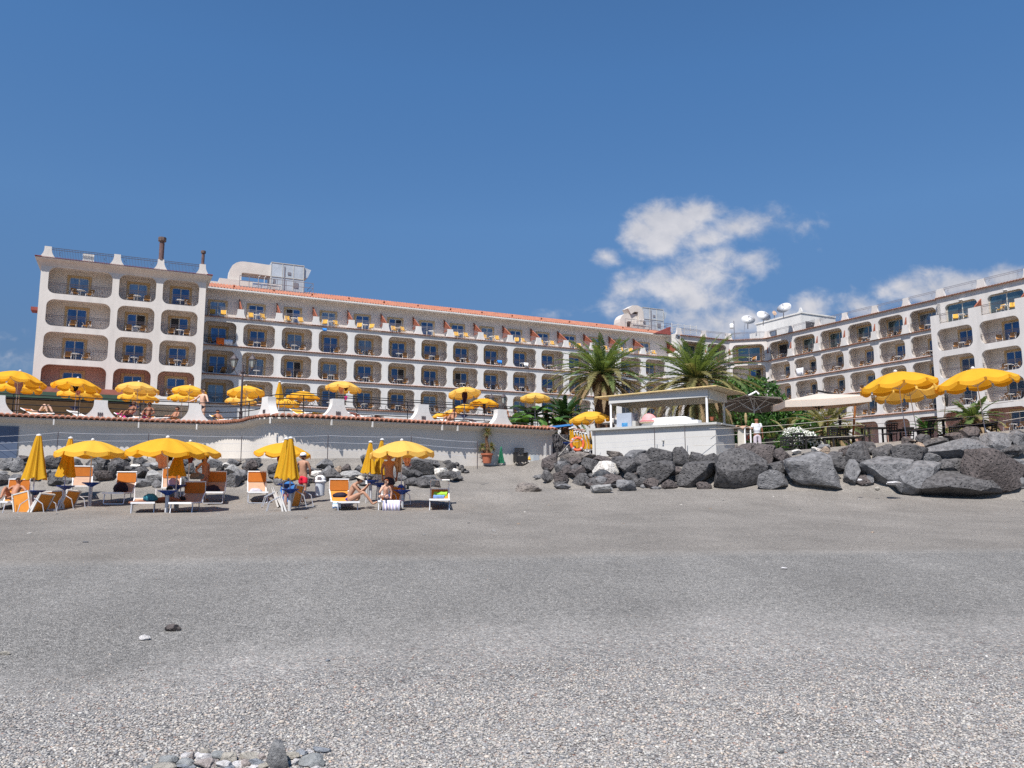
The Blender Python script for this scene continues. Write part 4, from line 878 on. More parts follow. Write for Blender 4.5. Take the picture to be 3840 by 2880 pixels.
# ---------------- parasols ----------------
YB=MB(); NSEG=10
def canopy_mb(R,H,n=NSEG,val=.13,sag=.035,notch=True):
    m=MB(); rings=[0,.06,.25,.45,.65,.85,1.0]; sub=4; N_=n*sub; vs=[]
    for t in rings:
        for j in range(N_):
            a=2*PI*j/N_; u=(j%sub)/sub; sg=math.sin(PI*u)
            r=R*t*(1-.035*sg*t); z=H*(1-t**1.75)-sag*sg*t*1.3
            vs.append((r*math.cos(a),r*math.sin(a),z))
    m.add(vs,[(i*N_+j,i*N_+(j+1)%N_,(i+1)*N_+(j+1)%N_,(i+1)*N_+j) for i in range(len(rings)-1) for j in range(N_)])
    # valance, one flap per gore with small gaps at the ribs
    for k in range(n):
        q=[]
        for i in range(sub+1):
            u=i/sub; uu=.05+.9*u; a=2*PI*(k+uu)/n; sg=math.sin(PI*u); r=R*(1-.035*sg); q.append((r*math.cos(a),r*math.sin(a),-sag*sg*1.3,val*(.82+.18*math.sin(PI*u))))
        b=[(x,y,z+.004) for x,y,z,v in q]+[(x*1.012,y*1.012,z-v) for x,y,z,v in q]
        m.add(b,[(i,i+1,sub+2+i,sub+1+i) for i in range(sub)])
    return m
MESHC={}
def canopy_mesh(key,R,H,mtl=None,**k):
    if key not in MESHC: MESHC[key]=canopy_mb(R,H,**k).mesh('canopy',mtl or M_yumb,True); MESHC[key].set_sharp_from_angle(angle=R_(50))
    return MESHC[key]
M_pole=mat('grey_white_pole',(.50,.50,.52),.5); M_knob=mat('grey_knob',(.55,.55,.55),.5)
def ribs_mesh():
    m=MB()
    for k in range(NSEG):
        a=2*PI*k/NSEG; P=[(t*math.cos(a),t*math.sin(a),.36*(1-t**1.75)-.012) for t in (.03,.4,.7,.98)]; m.tube(P,.009,4,cap=False)
        m.tube([(.03*math.cos(a),.03*math.sin(a),-.12),(.5*math.cos(a),.5*math.sin(a),.21)],.008,4,cap=False)
    return m.mesh('ribs',M_pole)
RIB=ribs_mesh()
def parasol(px,ty,hw,ey,Y,label,group,zb=None,roll=0,pitch=0,lean=None,spin=0,R=None,cut=None):
    s=ppm(Y); top=at(px,ty,Y); R=R or hw/s; H=R*.36
    zt=top.z
    base=Vector((top.x,top.y,zb if zb is not None else gz(top.x,top.y)-.02))
    if lean: b=at(lean[0],lean[1],Y); base=Vector((b.x,b.y,b.z))
    t=thing('parasol',label,'parasol',base,0,group)
    hub=top-base-Vector((0,0,H))
    m=MB(); m.tube([(0,0,0),tuple(hub+Vector((0,0,H*.9)))],.021,6); m.build('pole',M_pole,t)
    kk=int(px)%3; c=inst(canopy_mesh('y%d'%kk,1,.36,[M_yumb,M_yumb3,M_yumb4][kk],sag=[.035,.05,.042][kk],val=[.13,.11,.14][kk]),'canopy',t,hub,0,(R,R,R)); c.rotation_euler=(Matrix.Rotation(R_(roll),4,'Y')@Matrix.Rotation(R_(pitch),4,'X')@Matrix.Rotation(R_(spin),4,'Z')).to_euler()
    inst(RIB,'ribs',c,(0,0,0))
    m=MB(); m.lathe([(.05,0),(.055,.03),(.03,.06),(.0,.075)],8,(0,0,.36)); m.build('finial',M_knob,c)
    return t
GB='parasols on the beach'; GT='open parasols on the terrace'
# beach, open: px, top y, half width, edge y, distance
parasol(348,1652,124,1705,28.0,'open yellow parasol at the left of the beach behind the folded ones',GB)
parasol(628,1643,142,1710,25.6,'widest open yellow parasol with clothes hanging under it, left of centre',GB,lean=(629,1925),roll=1.5)
parasol(714,1657,114,1706,29.0,'open yellow parasol partly behind the widest one, by the standing woman',GB)
parasol(1060,1661,106,1710,30.0,'open yellow parasol behind two folded ones near the man in red shorts',GB,roll=3)
parasol(1508,1653,120,1712,27.6,'open yellow parasol shading the child and the standing man',GB,roll=-1.5)
TD={'yt':ZT-.02}
LT=[(70,1392,97,1437,38.5,'highest open parasol at the far left of the terrace, tilted right',6,9),
(76,1430,78,1470,41.5,'lower open parasol at the far left of the terrace behind another',3,3),
(289,1418,85,1455,39.5,'second tall open parasol from the left on the terrace, bag hanging below it',3,10),
(303,1452,77,1480,43,'small far parasol behind the one with the hanging bag',2,5),
(518,1432,76,1468,41,'third tall open parasol from the left on the terrace',2,10),
(522,1466,72,1495,44,'lower parasol directly below the third tall one on the terrace',2,4),
(711,1445,63,1475,43.5,'open parasol behind the bare-chested man at the railing',3,10),
(684,1475,53,1500,47,'low parasol left below the bare-chested man',2,4),
(924,1447,69,1483,41.5,'open parasol just right of the double street lamp, seen from below',-3,12),
(905,1483,58,1507,45,'low parasol behind the double street lamp',2,5),
(1138,1467,62,1500,44,'open parasol right of the folded one on the terrace',2,3),
(1068,1492,58,1525,46,'low open parasol between the street lamp and the folded one',2,6),
(1289,1430,67,1465,44,'open parasol above the middle of the terrace with a pink cloth under it',4,8),
(1742,1452,63,1494,42,'open parasol tilted left with a dark cloth hanging inside',-6,13),
(1816,1494,55,1532,43.5,'open parasol left of the last white post',2,8),
(1738,1516,42,1562,45,'low slanting parasol in the middle of the crowded cluster',-7,6),
(1694,1535,35,1562,46,'second lowest slanting parasol of the crowded cluster',-9,6),
(1650,1548,34,1577,46.5,'lowest leftmost parasol of the crowded cluster',-10,6),
(2006,1473,58,1505,46,'open parasol above the banana plants on the right part of the terrace',0,9)]
for i,(px,ty,hw,ey,Y,lab,roll,pitch) in enumerate(LT): parasol(px,ty,hw,ey,Y,lab,GT,zb=ZT-.02,roll=roll,pitch=-pitch*.5,spin=i*13)
parasol(2211,1543,78,1597,41.3,'open yellow parasol beside the kiosk above the orange life ring',GB,zb=3.1,roll=-5,pitch=-3)
GR='large parasols on the right'
parasol(3364,1395,136,1452,33.2,'large left yellow parasol on a pale pole at the right side',GR,lean=(3400,1650),roll=-6,pitch=-3)
parasol(3404,1428,119,1470,36.5,'large yellow parasol behind and between the two front ones at the right',GR,lean=(3441,1636),roll=-3,pitch=-7)
parasol(3655,1383,141,1440,32.6,'large rightmost yellow parasol on a pale leaning pole',GR,lean=(3696,1623),roll=-6,pitch=-3)
# folded parasols
def folded_mesh(seed):
    m=MB(); n=44; rg=random.Random(seed); ph=[rg.uniform(0,6) for _ in range(4)]; vs=[]; K=12
    for i in range(K+1):
        t=i/K; r=.055+.10*t**.8+.07*t**2.2
        for j in range(n):
            a=2*PI*j/n; g=(.045*math.sin(9*a+ph[0]+t*.8)+.05*math.sin(5*a+ph[1])+.022*math.sin(17*a+ph[2]))*t**.7
            q=r+g*.9+.0; zz=1-t+(.035*math.sin(7*a+ph[3])*t if i==K else 0)
            vs.append((q*math.cos(a),q*math.sin(a),zz))
    m.add(vs,[(i*n+j,(i+1)*n+j,(i+1)*n+(j+1)%n,i*n+(j+1)%n) for i in range(K) for j in range(n)])
    return m.mesh('folded_canopy',M_yumb2,True)
FM=[folded_mesh(i) for i in range(4)]
def folded(tx,ty,bx,by,w,Y,label,group,base=None,k=0,Yb=None):
    """tip and lower edge in pixels"""
    a=at(tx,ty,Y); b=at(bx,by,Yb or Y); L=(a-b).length; R=w/ppm(Y)/2/.235
    fp=base or (bx+(bx-tx)*.6,None); d=(b-a).normalized()
    zb=gz(b.x,b.y) if group==GF else (ZT if 'terrace' in group else 3.0); u=(b.z-zb)/max(.2,-d.z); foot_=b+d*u
    t=thing('folded_parasol',label,'parasol',foot_,0,group)
    m=MB(); m.tube([(0,0,-.05),tuple(a-foot_)],.022,6); m.build('pole',M_pole,t)
    q=(a-b).to_track_quat('Z','Y'); c=inst(FM[k%4],'canopy',t,b-foot_); c.rotation_mode='QUATERNION'; c.rotation_quaternion=q; c.scale=(R,R,L)
    m=MB(); m.lathe([(.05,-.02),(.085,.0),(.075,.035),(.03,.06),(0,.07)],8); o=m.build('cap',M_knob,t); o.location=a-foot_; o.rotation_mode='QUATERNION'; o.rotation_quaternion=q
    return t
GF='folded parasols on the beach'
folded(146,1634,129,1795,78,26.3,'folded yellow parasol at the far left, the biggest of them',GF,k=0)
folded(265,1644,246,1786,58,27.9,'folded yellow parasol in front of the left open one',GF,k=1)
folded(672,1690,664,1784,62,26.6,'short folded yellow parasol under the widest open one',GF,k=2)
folded(1074,1647,1064,1792,56,27.3,'folded yellow parasol, left of the close pair by the red shorts man',GF,k=3)
folded(1090,1644,1088,1796,60,26.7,'folded yellow parasol, right of the close pair by the red shorts man',GF,k=0)
folded(1390,1659,1381,1773,48,29.0,'folded yellow parasol behind the reading woman',GF,k=1)
folded(1433,1650,1420,1776,44,29.6,'folded yellow parasol behind the standing man',GF,k=2)
folded(1049,1433,1046,1500,30,42,'folded yellow parasol standing upright on the terrace','folded parasols on the terrace',k=3)
for i,(tx,ty,bx,by,w) in enumerate([(2138,1608,2146,1668,16),(2146,1606,2152,1672,16),(2158,1620,2166,1680,15),(2168,1620,2178,1684,15),(2176,1623,2190,1684,15),(2186,1624,2200,1682,15),(2198,1628,2212,1684,15),(2212,1616,2218,1680,15)]):
    folded(tx,ty,bx,by,w,43.5,'%s folded yellow parasol from left in the stack behind the life ring'%ordn(i),'folded parasols stacked behind the life ring',k=i)
# tray tables round the parasol poles
def tray(px,ty,yb,Y,label,col=None,hgt=None,rt=.29,yp=None):
    c=at(px,ty,Y); zb=gz(c.x,c.y)-.02 if hgt is None else c.z-hgt; h=c.z-zb
    t=thing('tray_table',label,'table',(c.x,c.y,zb),0,'blue tray tables on the beach')
    m=MB(); m.lathe([(.062,0),(.058,h-.1)],12); m.build('column',M_colw if col is None else col,t)
    m=MB(); m.lathe([(.06,h-.13),(.10,h-.1),(rt*.75,h-.03),(rt,h),(rt+.01,h+.03),(rt-.01,h+.03),(rt-.03,h+.005),(.03,h-.01)],20); m.build('tray',M_blue,t)
M_colw=mat('white_plastic_column',(.50,.51,.53),.5,(2,.08)); M_colp=mat('pinkish_column',(.42,.30,.27),.6,(2,.1))
for a in [(133,1842,0,26.3,'blue tray table under the far left folded parasol'),(246,1824,0,27.9,'blue tray table under the second folded parasol from left'),(342,1812,0,28.1,'dark blue tray table under the left open parasol'),
    (629,1842,0,25.6,'blue tray table with a cap on it under the widest parasol'),(664,1821,0,26.9,'blue tray table behind the cap table under the widest parasol'),(1073,1817,0,28.2,'far blue tray table between folded loungers'),
    (1088,1836,0,26.6,'near blue tray table between leaning folded loungers'),(1390,1803,0,29.2,'blue tray table behind the reading woman'),(1424,1814,0,29.6,'low blue tray table behind the child'),(1508,1840,0,27.6,'blue tray table crowded with bottles beside the child')]: tray(*a,col=M_colp if '(1073' in str(a) or 'far blue' in a[4] else None)
tray(2127,1661,0,43,'small blue tray table on a tilted white column left of the life ring',hgt=.55,rt=.25)
for i,(px,ty,lab) in enumerate([(280,1527,'blue tray table on the terrace below the hanging bag'),(505,1524,'blue tray table on the terrace between two seated bathers'),(1740,1557,'blue tray table on the terrace in the crowded cluster')]): tray(px,ty,0,[40.2,41.5,43][i],lab,hgt=[.75,.75,.9][i])
# things on trays
def small(mb,px,py,Y,name,mtl,label,cat,group=None,rz=0,smooth=True):
    o=mb.build(name,mtl,loc=at(px,py,Y),smooth=smooth); o.rotation_euler=(0,0,rz); return props(o,label,cat,group)
m=MB(); m.lathe([(.035,0),(.037,.16),(.014,.21),(.014,.25),(0,.25)],8); small(m,1518,1835,27.55,'bottle',mat('clear_grey_bottle',(.25,.24,.25),.2),'clear bottle on the tray beside the child','bottle')
m=MB(); m.lathe([(.045,0),(.045,.15),(0,.16)],8); small(m,1529,1835,27.6,'tumbler',mat('dark_tumbler',(.08,.1,.08),.4),'dark tumbler on the right of the crowded tray','cup')
m=MB(); m.lathe([(.10,0),(.11,.05),(.06,.12),(0,.13)],10); m.box(-.02,.05,-.18,-.05,.01,.025); small(m,1503,1830,27.5,'cap',M_blue,'bright blue cap on the crowded tray','cap')
m=MB(); m.lathe([(.10,0),(.11,.05),(.06,.12),(0,.13)],10); m.box(-.02,.05,-.2,-.05,.01,.025); small(m,636,1837,25.5,'cap',M_tblack,'dark cap lying on the tray under the widest parasol','cap')
# ---------------- loungers ----------------
def cushion(mb,x0,x1,P,th,mi=0):
    """a strip of fabric hung along profile P=[(y,z)]"""
    k=len(P); vs=[(x0,y,z) for y,z in P]+[(x1,y,z) for y,z in P]+[(x0,y,z-th) for y,z in P]+[(x1,y,z-th) for y,z in P]
    mb.add(vs,[(i,k+i,k+i+1,i+1) for i in range(k-1)]+[(2*k+i,2*k+i+1,3*k+i+1,3*k+i) for i in range(k-1)]+[(i,i+1,2*k+i+1,2*k+i) for i in range(k-1)]+[(k+i,3*k+i,3*k+i+1,k+i+1) for i in range(k-1)]+[(0,2*k,3*k,k),(k-1,2*k-1,4*k-1,3*k-1)],mi)
def lounger(px,py,Y,rz,label,fab='tan',shade=True,back=.42,flat_shade=False,rot_shade=0,seat=None):
    """px,py: middle of the front feet on the ground"""
    c=at(px,py,Y); z0=gz(c.x,c.y)
    t=thing('sun_lounger',label,'sun lounger',(c.x,c.y,c.z),R_(rz)+math.atan2(-c.x,c.y),'open sun loungers on the beach')
    w=.33; H=.385; fb={'tan':M_tan,'orange':M_orange}[fab]
    m=MB(); 
    for s in (-w,w): m.tube([(s,-.12,H),(s,1.25,H),(s,1.32,H+.02)],.024,6)
    m.box(-w-.02,w+.02,-.16,-.08,H-.03,H+.03); m.tube([(-w,1.25,H),(w,1.25,H)],.02,6); m.build('frame',M_white,t)
    for y0,y1 in ((0,.12),(1.05,.93)):
        m=MB(); m.tube([(-w,y1,H),(-w,y0,.02),(-w+.03,y0,.0),(w-.03,y0,.0),(w,y0,.02),(w,y1,H)],.017,6); m.build('leg',M_alum,t)
    m=MB(); cushion(m,-w+.025,w-.025,[(-.1,H+.015),(.3,H-.01),(.8,H-.02),(1.2,H+.01)],.012); m.build('sling',seat or fb,t)
    by,bz=1.2+.62*math.cos(math.asin(min(.99,back/.62))),H+back
    m=MB(); cushion(m,-w+.03,w-.03,[(1.2,H+.01),(lerp(1.2,by,.5),lerp(H,bz,.5)-.03),(by,bz)],.012)
    m.build('backrest',fb,t)
    m=MB()
    for s in (-w,w): m.tube([(s,1.2,H),(s,by,bz),(s,by-.02,bz+.33)],.021,6)
    m.tube([(-w,by,bz),(w,by,bz)],.018,6); m.build('back_frame',M_white,t)
    if shade:
        m=MB(); zt=bz+.34
        if flat_shade: cushion(m,-w-.02,w+.02,[(by-.5,zt-.02),(by-.02,zt+.01)],.02); f=MB(); f.tube([(-w-.02,by-.5,zt-.02),(w+.02,by-.5,zt-.02)],.022,6)
        else: cushion(m,-w,w,[(by-.06,bz-.02),(by-.03,zt)],.012); f=MB(); f.tube([(-w-.02,by-.03,zt+.02),(w+.02,by-.03,zt+.02)],.022,6)
        q=m.build('sunshade',M_orshade if not flat_shade else M_orange,t); f.build('shade_rail',M_white,q)
    return t
M_maroon=mat('maroon_towel',(.13,.02,.04),.9)
lounger(425,1890,28.2,-14,'tan lounger with a dark bag in its shaded seat, left of the widest parasol')
lounger(533,1931,25.4,-2,'white framed lounger with a maroon towel and a person lying on it',seat=M_maroon,back=.12,shade=False)
lounger(677,1932,25.4,-14,'tan lounger just right of the widest parasol stand, sunshade raised behind',seat=M_maroon,back=.33)
lounger(797,1887,28.4,-4,'tan lounger with a black bag below an orange sunshade by the standing woman')
lounger(966,1886,28.8,2,'tan lounger with a white bundle on its seat left of the folded pair')
lounger(1305,1926,26.8,12,'lounger with a striped towel on which the reading woman sits',fab='orange',seat=M_offw)
lounger(1456,1922,26.9,-3,'lounger with an orange sling on which the child sits',fab='orange',shade=False,back=.2)
lounger(1648,1916,27.0,0,'empty lounger with folded towels at the right end of the beach group',fab='orange',flat_shade=True,back=.35)
lounger(8,1925,27.0,-16,'lounger at the left edge with a sunbather and orange sunshade',fab='orange')
lounger(305,1862,29.6,0,'half hidden lounger with orange sunshade below the left open parasol')
lounger(640,1868,29.8,0,'half hidden lounger behind the short folded parasol')
def folded_lounger(px,py,Y,hpx,rz,lean,label,open_=.0,w=.62):
    c=at(px,py,Y); h=hpx/ppm(Y)
    t=thing('folded_lounger',label,'folded lounger',c,R_(rz),'folded loungers leaning on the tray tables')
    M_=Matrix.Rotation(R_(-rz),4,'Z')@Matrix.Rotation(R_(lean),4,'Y')@Matrix.Rotation(R_(rz),4,'Z')
    for k,(off,tl,mt) in enumerate(((-.06,-3,M_orange),(.05,5,M_orange))):
        X=M_@Matrix.Rotation(R_(tl),4,'X')
        m=MB(); m.X=X; y=off; m.box(-w/2+.03,w/2-.03,y-.008,y+.008,.04,h-.03); m.build('sling',mt,t)
        m=MB(); m.X=X
        for s in (-w/2,w/2): m.box(s-.02,s+.02,y-.03,y+.03,0,h)
        m.box(-w/2,w/2,y-.02,y+.02,h-.04,h); m.box(-w/2,w/2,y-.02,y+.02,0,.03); m.build('frame',M_offw,t)
    m=MB(); m.tube([(-w/2+.02,-.2,h*.72),(-w/2+.02,-.52,.50*h),(-w/2+.04,-.62,.0),(w/2-.04,-.62,.0),(w/2-.02,-.52,.50*h),(w/2-.02,-.2,h*.72)],.016,6); m.build('leg_frame',M_alum,t)
    return t
for a in [(92,1938,26.0,92,-12,-13,'bright orange folded lounger facing forward at the far left'),(128,1938,26.1,96,80,26,'folded lounger seen edge-on leaning right at the far left'),(200,1912,27.2,70,15,-5,'small orange folded lounger behind the edge-on one'),(240,1911,27.5,78,78,24,'folded lounger seen edge-on beside the second tray table'),
    (1052,1901,27.9,76,-78,-22,'far folded lounger leaning left of the near tray table'),(1070,1926,26.5,86,-76,-16,'near folded lounger leaning left of the near tray table'),(1098,1900,27.2,84,80,16,'folded lounger leaning against the right of the near tray table'),(1480,1890,28.6,66,40,10,'orange folded lounger standing behind the child')]: folded_lounger(*a)
# bags, towels, clothes
def blob(px,py,Y,w,d,h,mtl,name,label,cat,seed=1,group=None,rz=0):
    bm=bmesh.new(); bmesh.ops.create_icosphere(bm,subdivisions=3,radius=1)
    for v in bm.verts:
        v.co*=1+.22*mnoise.noise(v.co*1.6+Vector((seed*2.3,0,0)))+.06*mnoise.noise(v.co*5+Vector((seed,0,0))); v.co=Vector((v.co.x*w/2,v.co.y*d/2,max(v.co.z,-.6)*h/1.6))
    me=bpy.data.meshes.new(name); bm.to_mesh(me); bm.free(); me.polygons.foreach_set('use_smooth',[True]*len(me.polygons)); me.materials.append(mtl)
    o=bpy.data.objects.new(name,me); COL.objects.link(o); o.location=at(px,py,Y); o.rotation_euler=(0,0,rz); return props(o,label,cat,group)
M_bag=mat('dark_purple_bag',(.02,.012,.025),.8,(9,.4)); M_wbag=mat('grey_white_bundle',(.42,.42,.47),.9,(8,.3)); M_teal=mat('teal_cloth',(.03,.17,.22),.9); M_lilac=mat('lilac_cloth',(.35,.25,.36),.9,(6,.2)); M_pinkc=mat('pink_cloth',(.62,.30,.26),.9,(5,.1)); M_peach=mat('peach_cloth',(.66,.34,.23),.9,(5,.1)); M_greent=mat('lime_towel',(.30,.62,.05),.9,(9,.15)); M_bluet=mat('sky_blue_towel',(.16,.30,.62),.9,(9,.3)); M_magenta=mat('magenta_cloth',(.60,.03,.22),.9)
blob(452,1832,29.4,.5,.3,.38,M_bag,'beach_bag','dark bag leaning in the tan lounger left of the widest parasol','bag',2)
blob(795,1838,29.5,.6,.35,.30,M_bag,'beach_bag','black bag in the lounger beside the standing woman','bag',3)
blob(958,1843,29.3,.5,.3,.2,M_wbag,'bundle','grey white bundle on the lounger left of the folded pair','bundle',4)
blob(650,1812,29.5,.4,.3,.3,M_lilac,'cloth_bundle','lilac cloth piled below the short folded parasol','cloth',5)
blob(740,1788,26.4,.5,.25,.22,mat('olive_shirt',(.16,.14,.12),.9,(9,.4)),'shirt','olive grey shirt thrown over the sunshade rail','shirt',6)
blob(565,1868,25.9,.45,.3,.25,M_teal,'cloth_bundle','teal cloth on the back of the person lying down','cloth',7)
blob(1275,1858,27.4,.5,.35,.18,M_bag,'cloth_bundle','purple clothes heaped behind the reading woman','clothes',8)
def slab(px,py,Y,w,d,h,mtl,name,label,cat,rz=0,tilt=0):
    m=MB(); n=8; vs=[]
    for j in range(2):
        for i in range(n+1):
            x=-w/2+w*i/n; vs+= [(x,-d/2,j*h+.006*math.sin(i*2.1+j)),(x,d/2,j*h+.008*math.sin(i*1.7+j))]
    k=2*(n+1); m.add(vs,[(2*i,2*i+2,2*i+3,2*i+1)[::-1] for i in range(n)]+[(k+2*i,k+2*i+2,k+2*i+3,k+2*i+1) for i in range(n)]+[(2*i,2*i+2,k+2*i+2,k+2*i) for i in range(n)]+[(2*i+1,k+2*i+1,k+2*i+3,2*i+3) for i in range(n)]+[(0,k,k+1,1),(2*n,2*n+1,k+2*n+1,k+2*n)])
    o=m.build(name,mtl,loc=at(px,py,Y)); o.rotation_euler=(R_(tilt),0,rz); return props(o,label,cat)
slab(1652,1858,27.9,.46,.30,.09,M_greent,'folded_towel','lime green folded towel on the empty lounger','towel',tilt=14)
slab(1646,1866,27.4,.38,.28,.07,M_bluet,'folded_towel','light blue folded towel on the empty lounger','towel',tilt=8)
# striped towel hanging over the foot of the child's lounger
M_strp=stripes('striped_towel',[(0,(.75,.73,.76)),(.38,(.10,.10,.32)),(.58,(.75,.73,.76)),(.78,(.38,.10,.16)),(.9,(.75,.73,.76))],9.5)
M_strb=stripes('blue_white_towel',[(0,(.72,.75,.78)),(.5,(.05,.22,.55)),(.75,(.72,.75,.78))],8,axis=2)
def drape(px,py,Y,w,h,back,mtl,label,rz=0,cat='towel',name='draped_towel'):
    c=at(px,py,Y); m=MB(); n=26; P=[(0.0,back,.012),(0,.15,.014),(0,0,.012),(0,-.035,-.02),(0,-.05,-h*.5),(0,-.045,-h)]; vs=[]
    for i in range(n+1):
        x=-w/2+w*i/n
        for k,(a,y,z) in enumerate(P):
            f=max(0,k-2)/3; vs.append((x,y-.022*f*math.sin(i*1.35),z-.03*f*math.sin(i*.5)))
    k=len(P); m.add(vs,[(i*k+j,i*k+j+1,(i+1)*k+j+1,(i+1)*k+j) for i in range(n) for j in range(k-1)])
    o=m.build(name,mtl,loc=c,smooth=True); o.rotation_euler=(0,0,R_(rz)); so=o.modifiers.new('t','SOLIDIFY'); so.thickness=.012; return props(o,label,cat)
drape(1469,1878,26.72,.6,.36,.5,M_strp,'white towel with navy and red stripes hanging off the child\'s lounger',-6)
drape(1266,1884,26.9,.34,.2,.5,M_strb,'blue and white striped towel under the reading woman',-25)
def hung(px,py,Y,w,h,mtl,name,label,cat,seed=0,rz=0):
    c=at(px,py,Y); m=MB(); n=8; rows=6; vs=[]; rg=random.Random(seed)
    for r in range(rows+1):
        t=r/rows
        for i in range(n+1):
            u=i/n-.5; vs.append((u*w*(.55+.45*math.sin(PI*min(1,t*1.2+.12))),.04*math.sin(i*1.7+seed)+.02*math.sin(r*2.0),-t*h*(1-.12*abs(u)*2*rg.random())))
    k=n+1; m.add(vs,[(r*k+i,r*k+i+1,(r+1)*k+i+1,(r+1)*k+i) for r in range(rows) for i in range(n)])
    o=m.build(name,mtl,loc=c,smooth=True); o.rotation_euler=(0,0,R_(rz)); so=o.modifiers.new('t','SOLIDIFY'); so.thickness=.02; return props(o,label,cat,'clothes hanging under parasols')
hung(612,1700,26,.5,.5,M_peach,'towel','peach cloth hanging at the left under the widest parasol','cloth',1)
hung(642,1698,26,.2,.26,M_tblack,'shirt','small black garment hanging beside the peach cloth','garment',2)
hung(717,1703,28.6,.27,.33,mat('maroon_garment',(.16,.045,.05),.9),'shirt','maroon garment hanging by the parasol pole near the standing woman','garment',3)
hung(1527,1716,27.8,.28,.30,M_peach,'towel','peach cloth hanging right of the pole above the crowded tray','cloth',4)
hung(1532,1738,27.9,.2,.14,M_lilac,'cloth','lilac cloth below the peach cloth right of the pole','cloth',5)
hung(1494,1714,28,.28,.55,mat('tan_printed_dress',(.42,.27,.16),.9,(10,.5)),'dress','tan printed dress hanging between the standing man and the pole','dress',6)
hung(1050,1706,29.6,.22,.45,mat('dark_red_robe',(.22,.03,.03),.9),'garment','dark red garment behind the close pair of folded parasols','garment',7)
hung(72,1418,39.2,.45,.85,mat('mauve_beach_dress',(.30,.20,.28),.9,(4,.3)),'dress','mauve and orange dress hanging below the highest left parasol','dress',8)
hung(286,1436,39.4,.32,.45,M_tblack,'bag','black bag hanging below the second tall terrace parasol','bag',9)
hung(296,1464,39.3,.25,.25,M_pinkc,'towel','pink towel hanging beside the black bag on the terrace','towel',10)
hung(1280,1448,43.6,.3,.45,M_peach,'towel','pale pink cloth hanging under the middle terrace parasol','cloth',11)
hung(1297,1450,43.6,.2,.25,mat('brown_bag',(.10,.03,.015),.9),'bag','brown bag hanging under the middle terrace parasol','bag',12)
hung(1742,1470,41.8,.3,.62,mat('dark_plum_cloth',(.035,.012,.03),.9),'cloth','dark plum cloth hanging inside the parasol tilted left','cloth',13)
hung(1816,1508,43.4,.16,.65,mat('dark_brown_cloth',(.06,.02,.015),.9),'cloth','narrow dark cloth hanging below the parasol by the last post','cloth',14)
hung(1298,1486,43,.16,.22,M_magenta,'cloth','small magenta cloth on the terrace post right of the third post','cloth',15)
# big blue air mattress behind the near tray table
m=MB(); n=24; P=[(.30*math.cos(2*PI*i/n)*(1 if abs(math.cos(2*PI*i/n))>.2 else 1),.47+.46*math.sin(2*PI*i/n)) for i in range(n)]; m.prism(P,-.05,.05); o=m.build('air_mattress',mat('blue_air_mattress',(.03,.16,.45),.45,(4,.3)),loc=at(1070,1888,29.2)-Vector((0,0,.1))); o.rotation_euler=(R_(-12),R_(6),0); props(o,'bright blue inflatable air mattress standing behind the tray tables','air mattress')
hp=MB(); hp.lathe([(.13,.3),(.14,.35),(.13,.4),(.0,.41)],10,sy=.4); hp.build('red_patch',mat('dark_red_patch',(.22,.015,.04),.5),o,loc=(0,-.06,.05))
# dustbin
def bin_():
    c=at(1199,1859,29.3); t=thing('dustbin','white plastic dustbin with a domed lid beside the man in red shorts','dustbin',c)
    m=MB(); m.lathe([(.15,0),(.16,.02),(.185,.48),(.19,.5)],20); m.build('body',mat('bluish_white_plastic',(.50,.54,.60),.4),t)
    m=MB(); m.lathe([(.22,.50),(.225,.54),(.20,.56),(.19,.64),(.15,.71),(.08,.75),(0,.76)],20); q=m.build('lid',M_white,t,smooth=False)
    m=MB(); m.box(-.06,.08,-.21,-.175,.58,.69); m.build('flap',mat('grey_flap',(.16,.14,.15),.6),q)
bin_()
# ---------------- people ----------------
def skin_obj(name,nodes,edges,mtl,parent,root,lv=2):
    """nodes {key:((x,y,z),r)}; edges [(a,b)] grown into one continuous surface"""
    ks=list(nodes); ix={k:i for i,k in enumerate(ks)}; me=bpy.data.meshes.new(name)
    me.from_pydata([nodes[k][0] for k in ks],[(ix[a],ix[b]) for a,b in edges],[]); me.materials.append(mtl)
    o=bpy.data.objects.new(name,me); COL.objects.link(o); o.parent=parent
    o.modifiers.new('skin','SKIN'); o.modifiers['skin'].use_smooth_shade=True; sv_=me.skin_vertices[0].data
    for k in ks:
        r=nodes[k][1]; sv_[ix[k]].radius=r if isinstance(r,tuple) else (r,r)
    for k in ks: sv_[ix[k]].use_root=(k==root)
    s=o.modifiers.new('sub','SUBSURF'); s.levels=lv; s.render_levels=lv; return o
def skinmat(name,c): return mat(name,c,.55,(9,.12))
M_sk1=skinmat('skin_tanned',(.40,.215,.14)); M_sk2=skinmat('skin_fair',(.60,.37,.27)); M_sk3=skinmat('skin_brown',(.24,.10,.055)); M_sk4=skinmat('skin_reddish',(.37,.175,.105))
M_hdk=mat('dark_hair',(.02,.012,.01),.7,(20,.4)); M_hgi=mat('ginger_hair',(.22,.07,.03),.7,(20,.4)); M_hgr=mat('grey_brown_hair',(.10,.07,.06),.7)
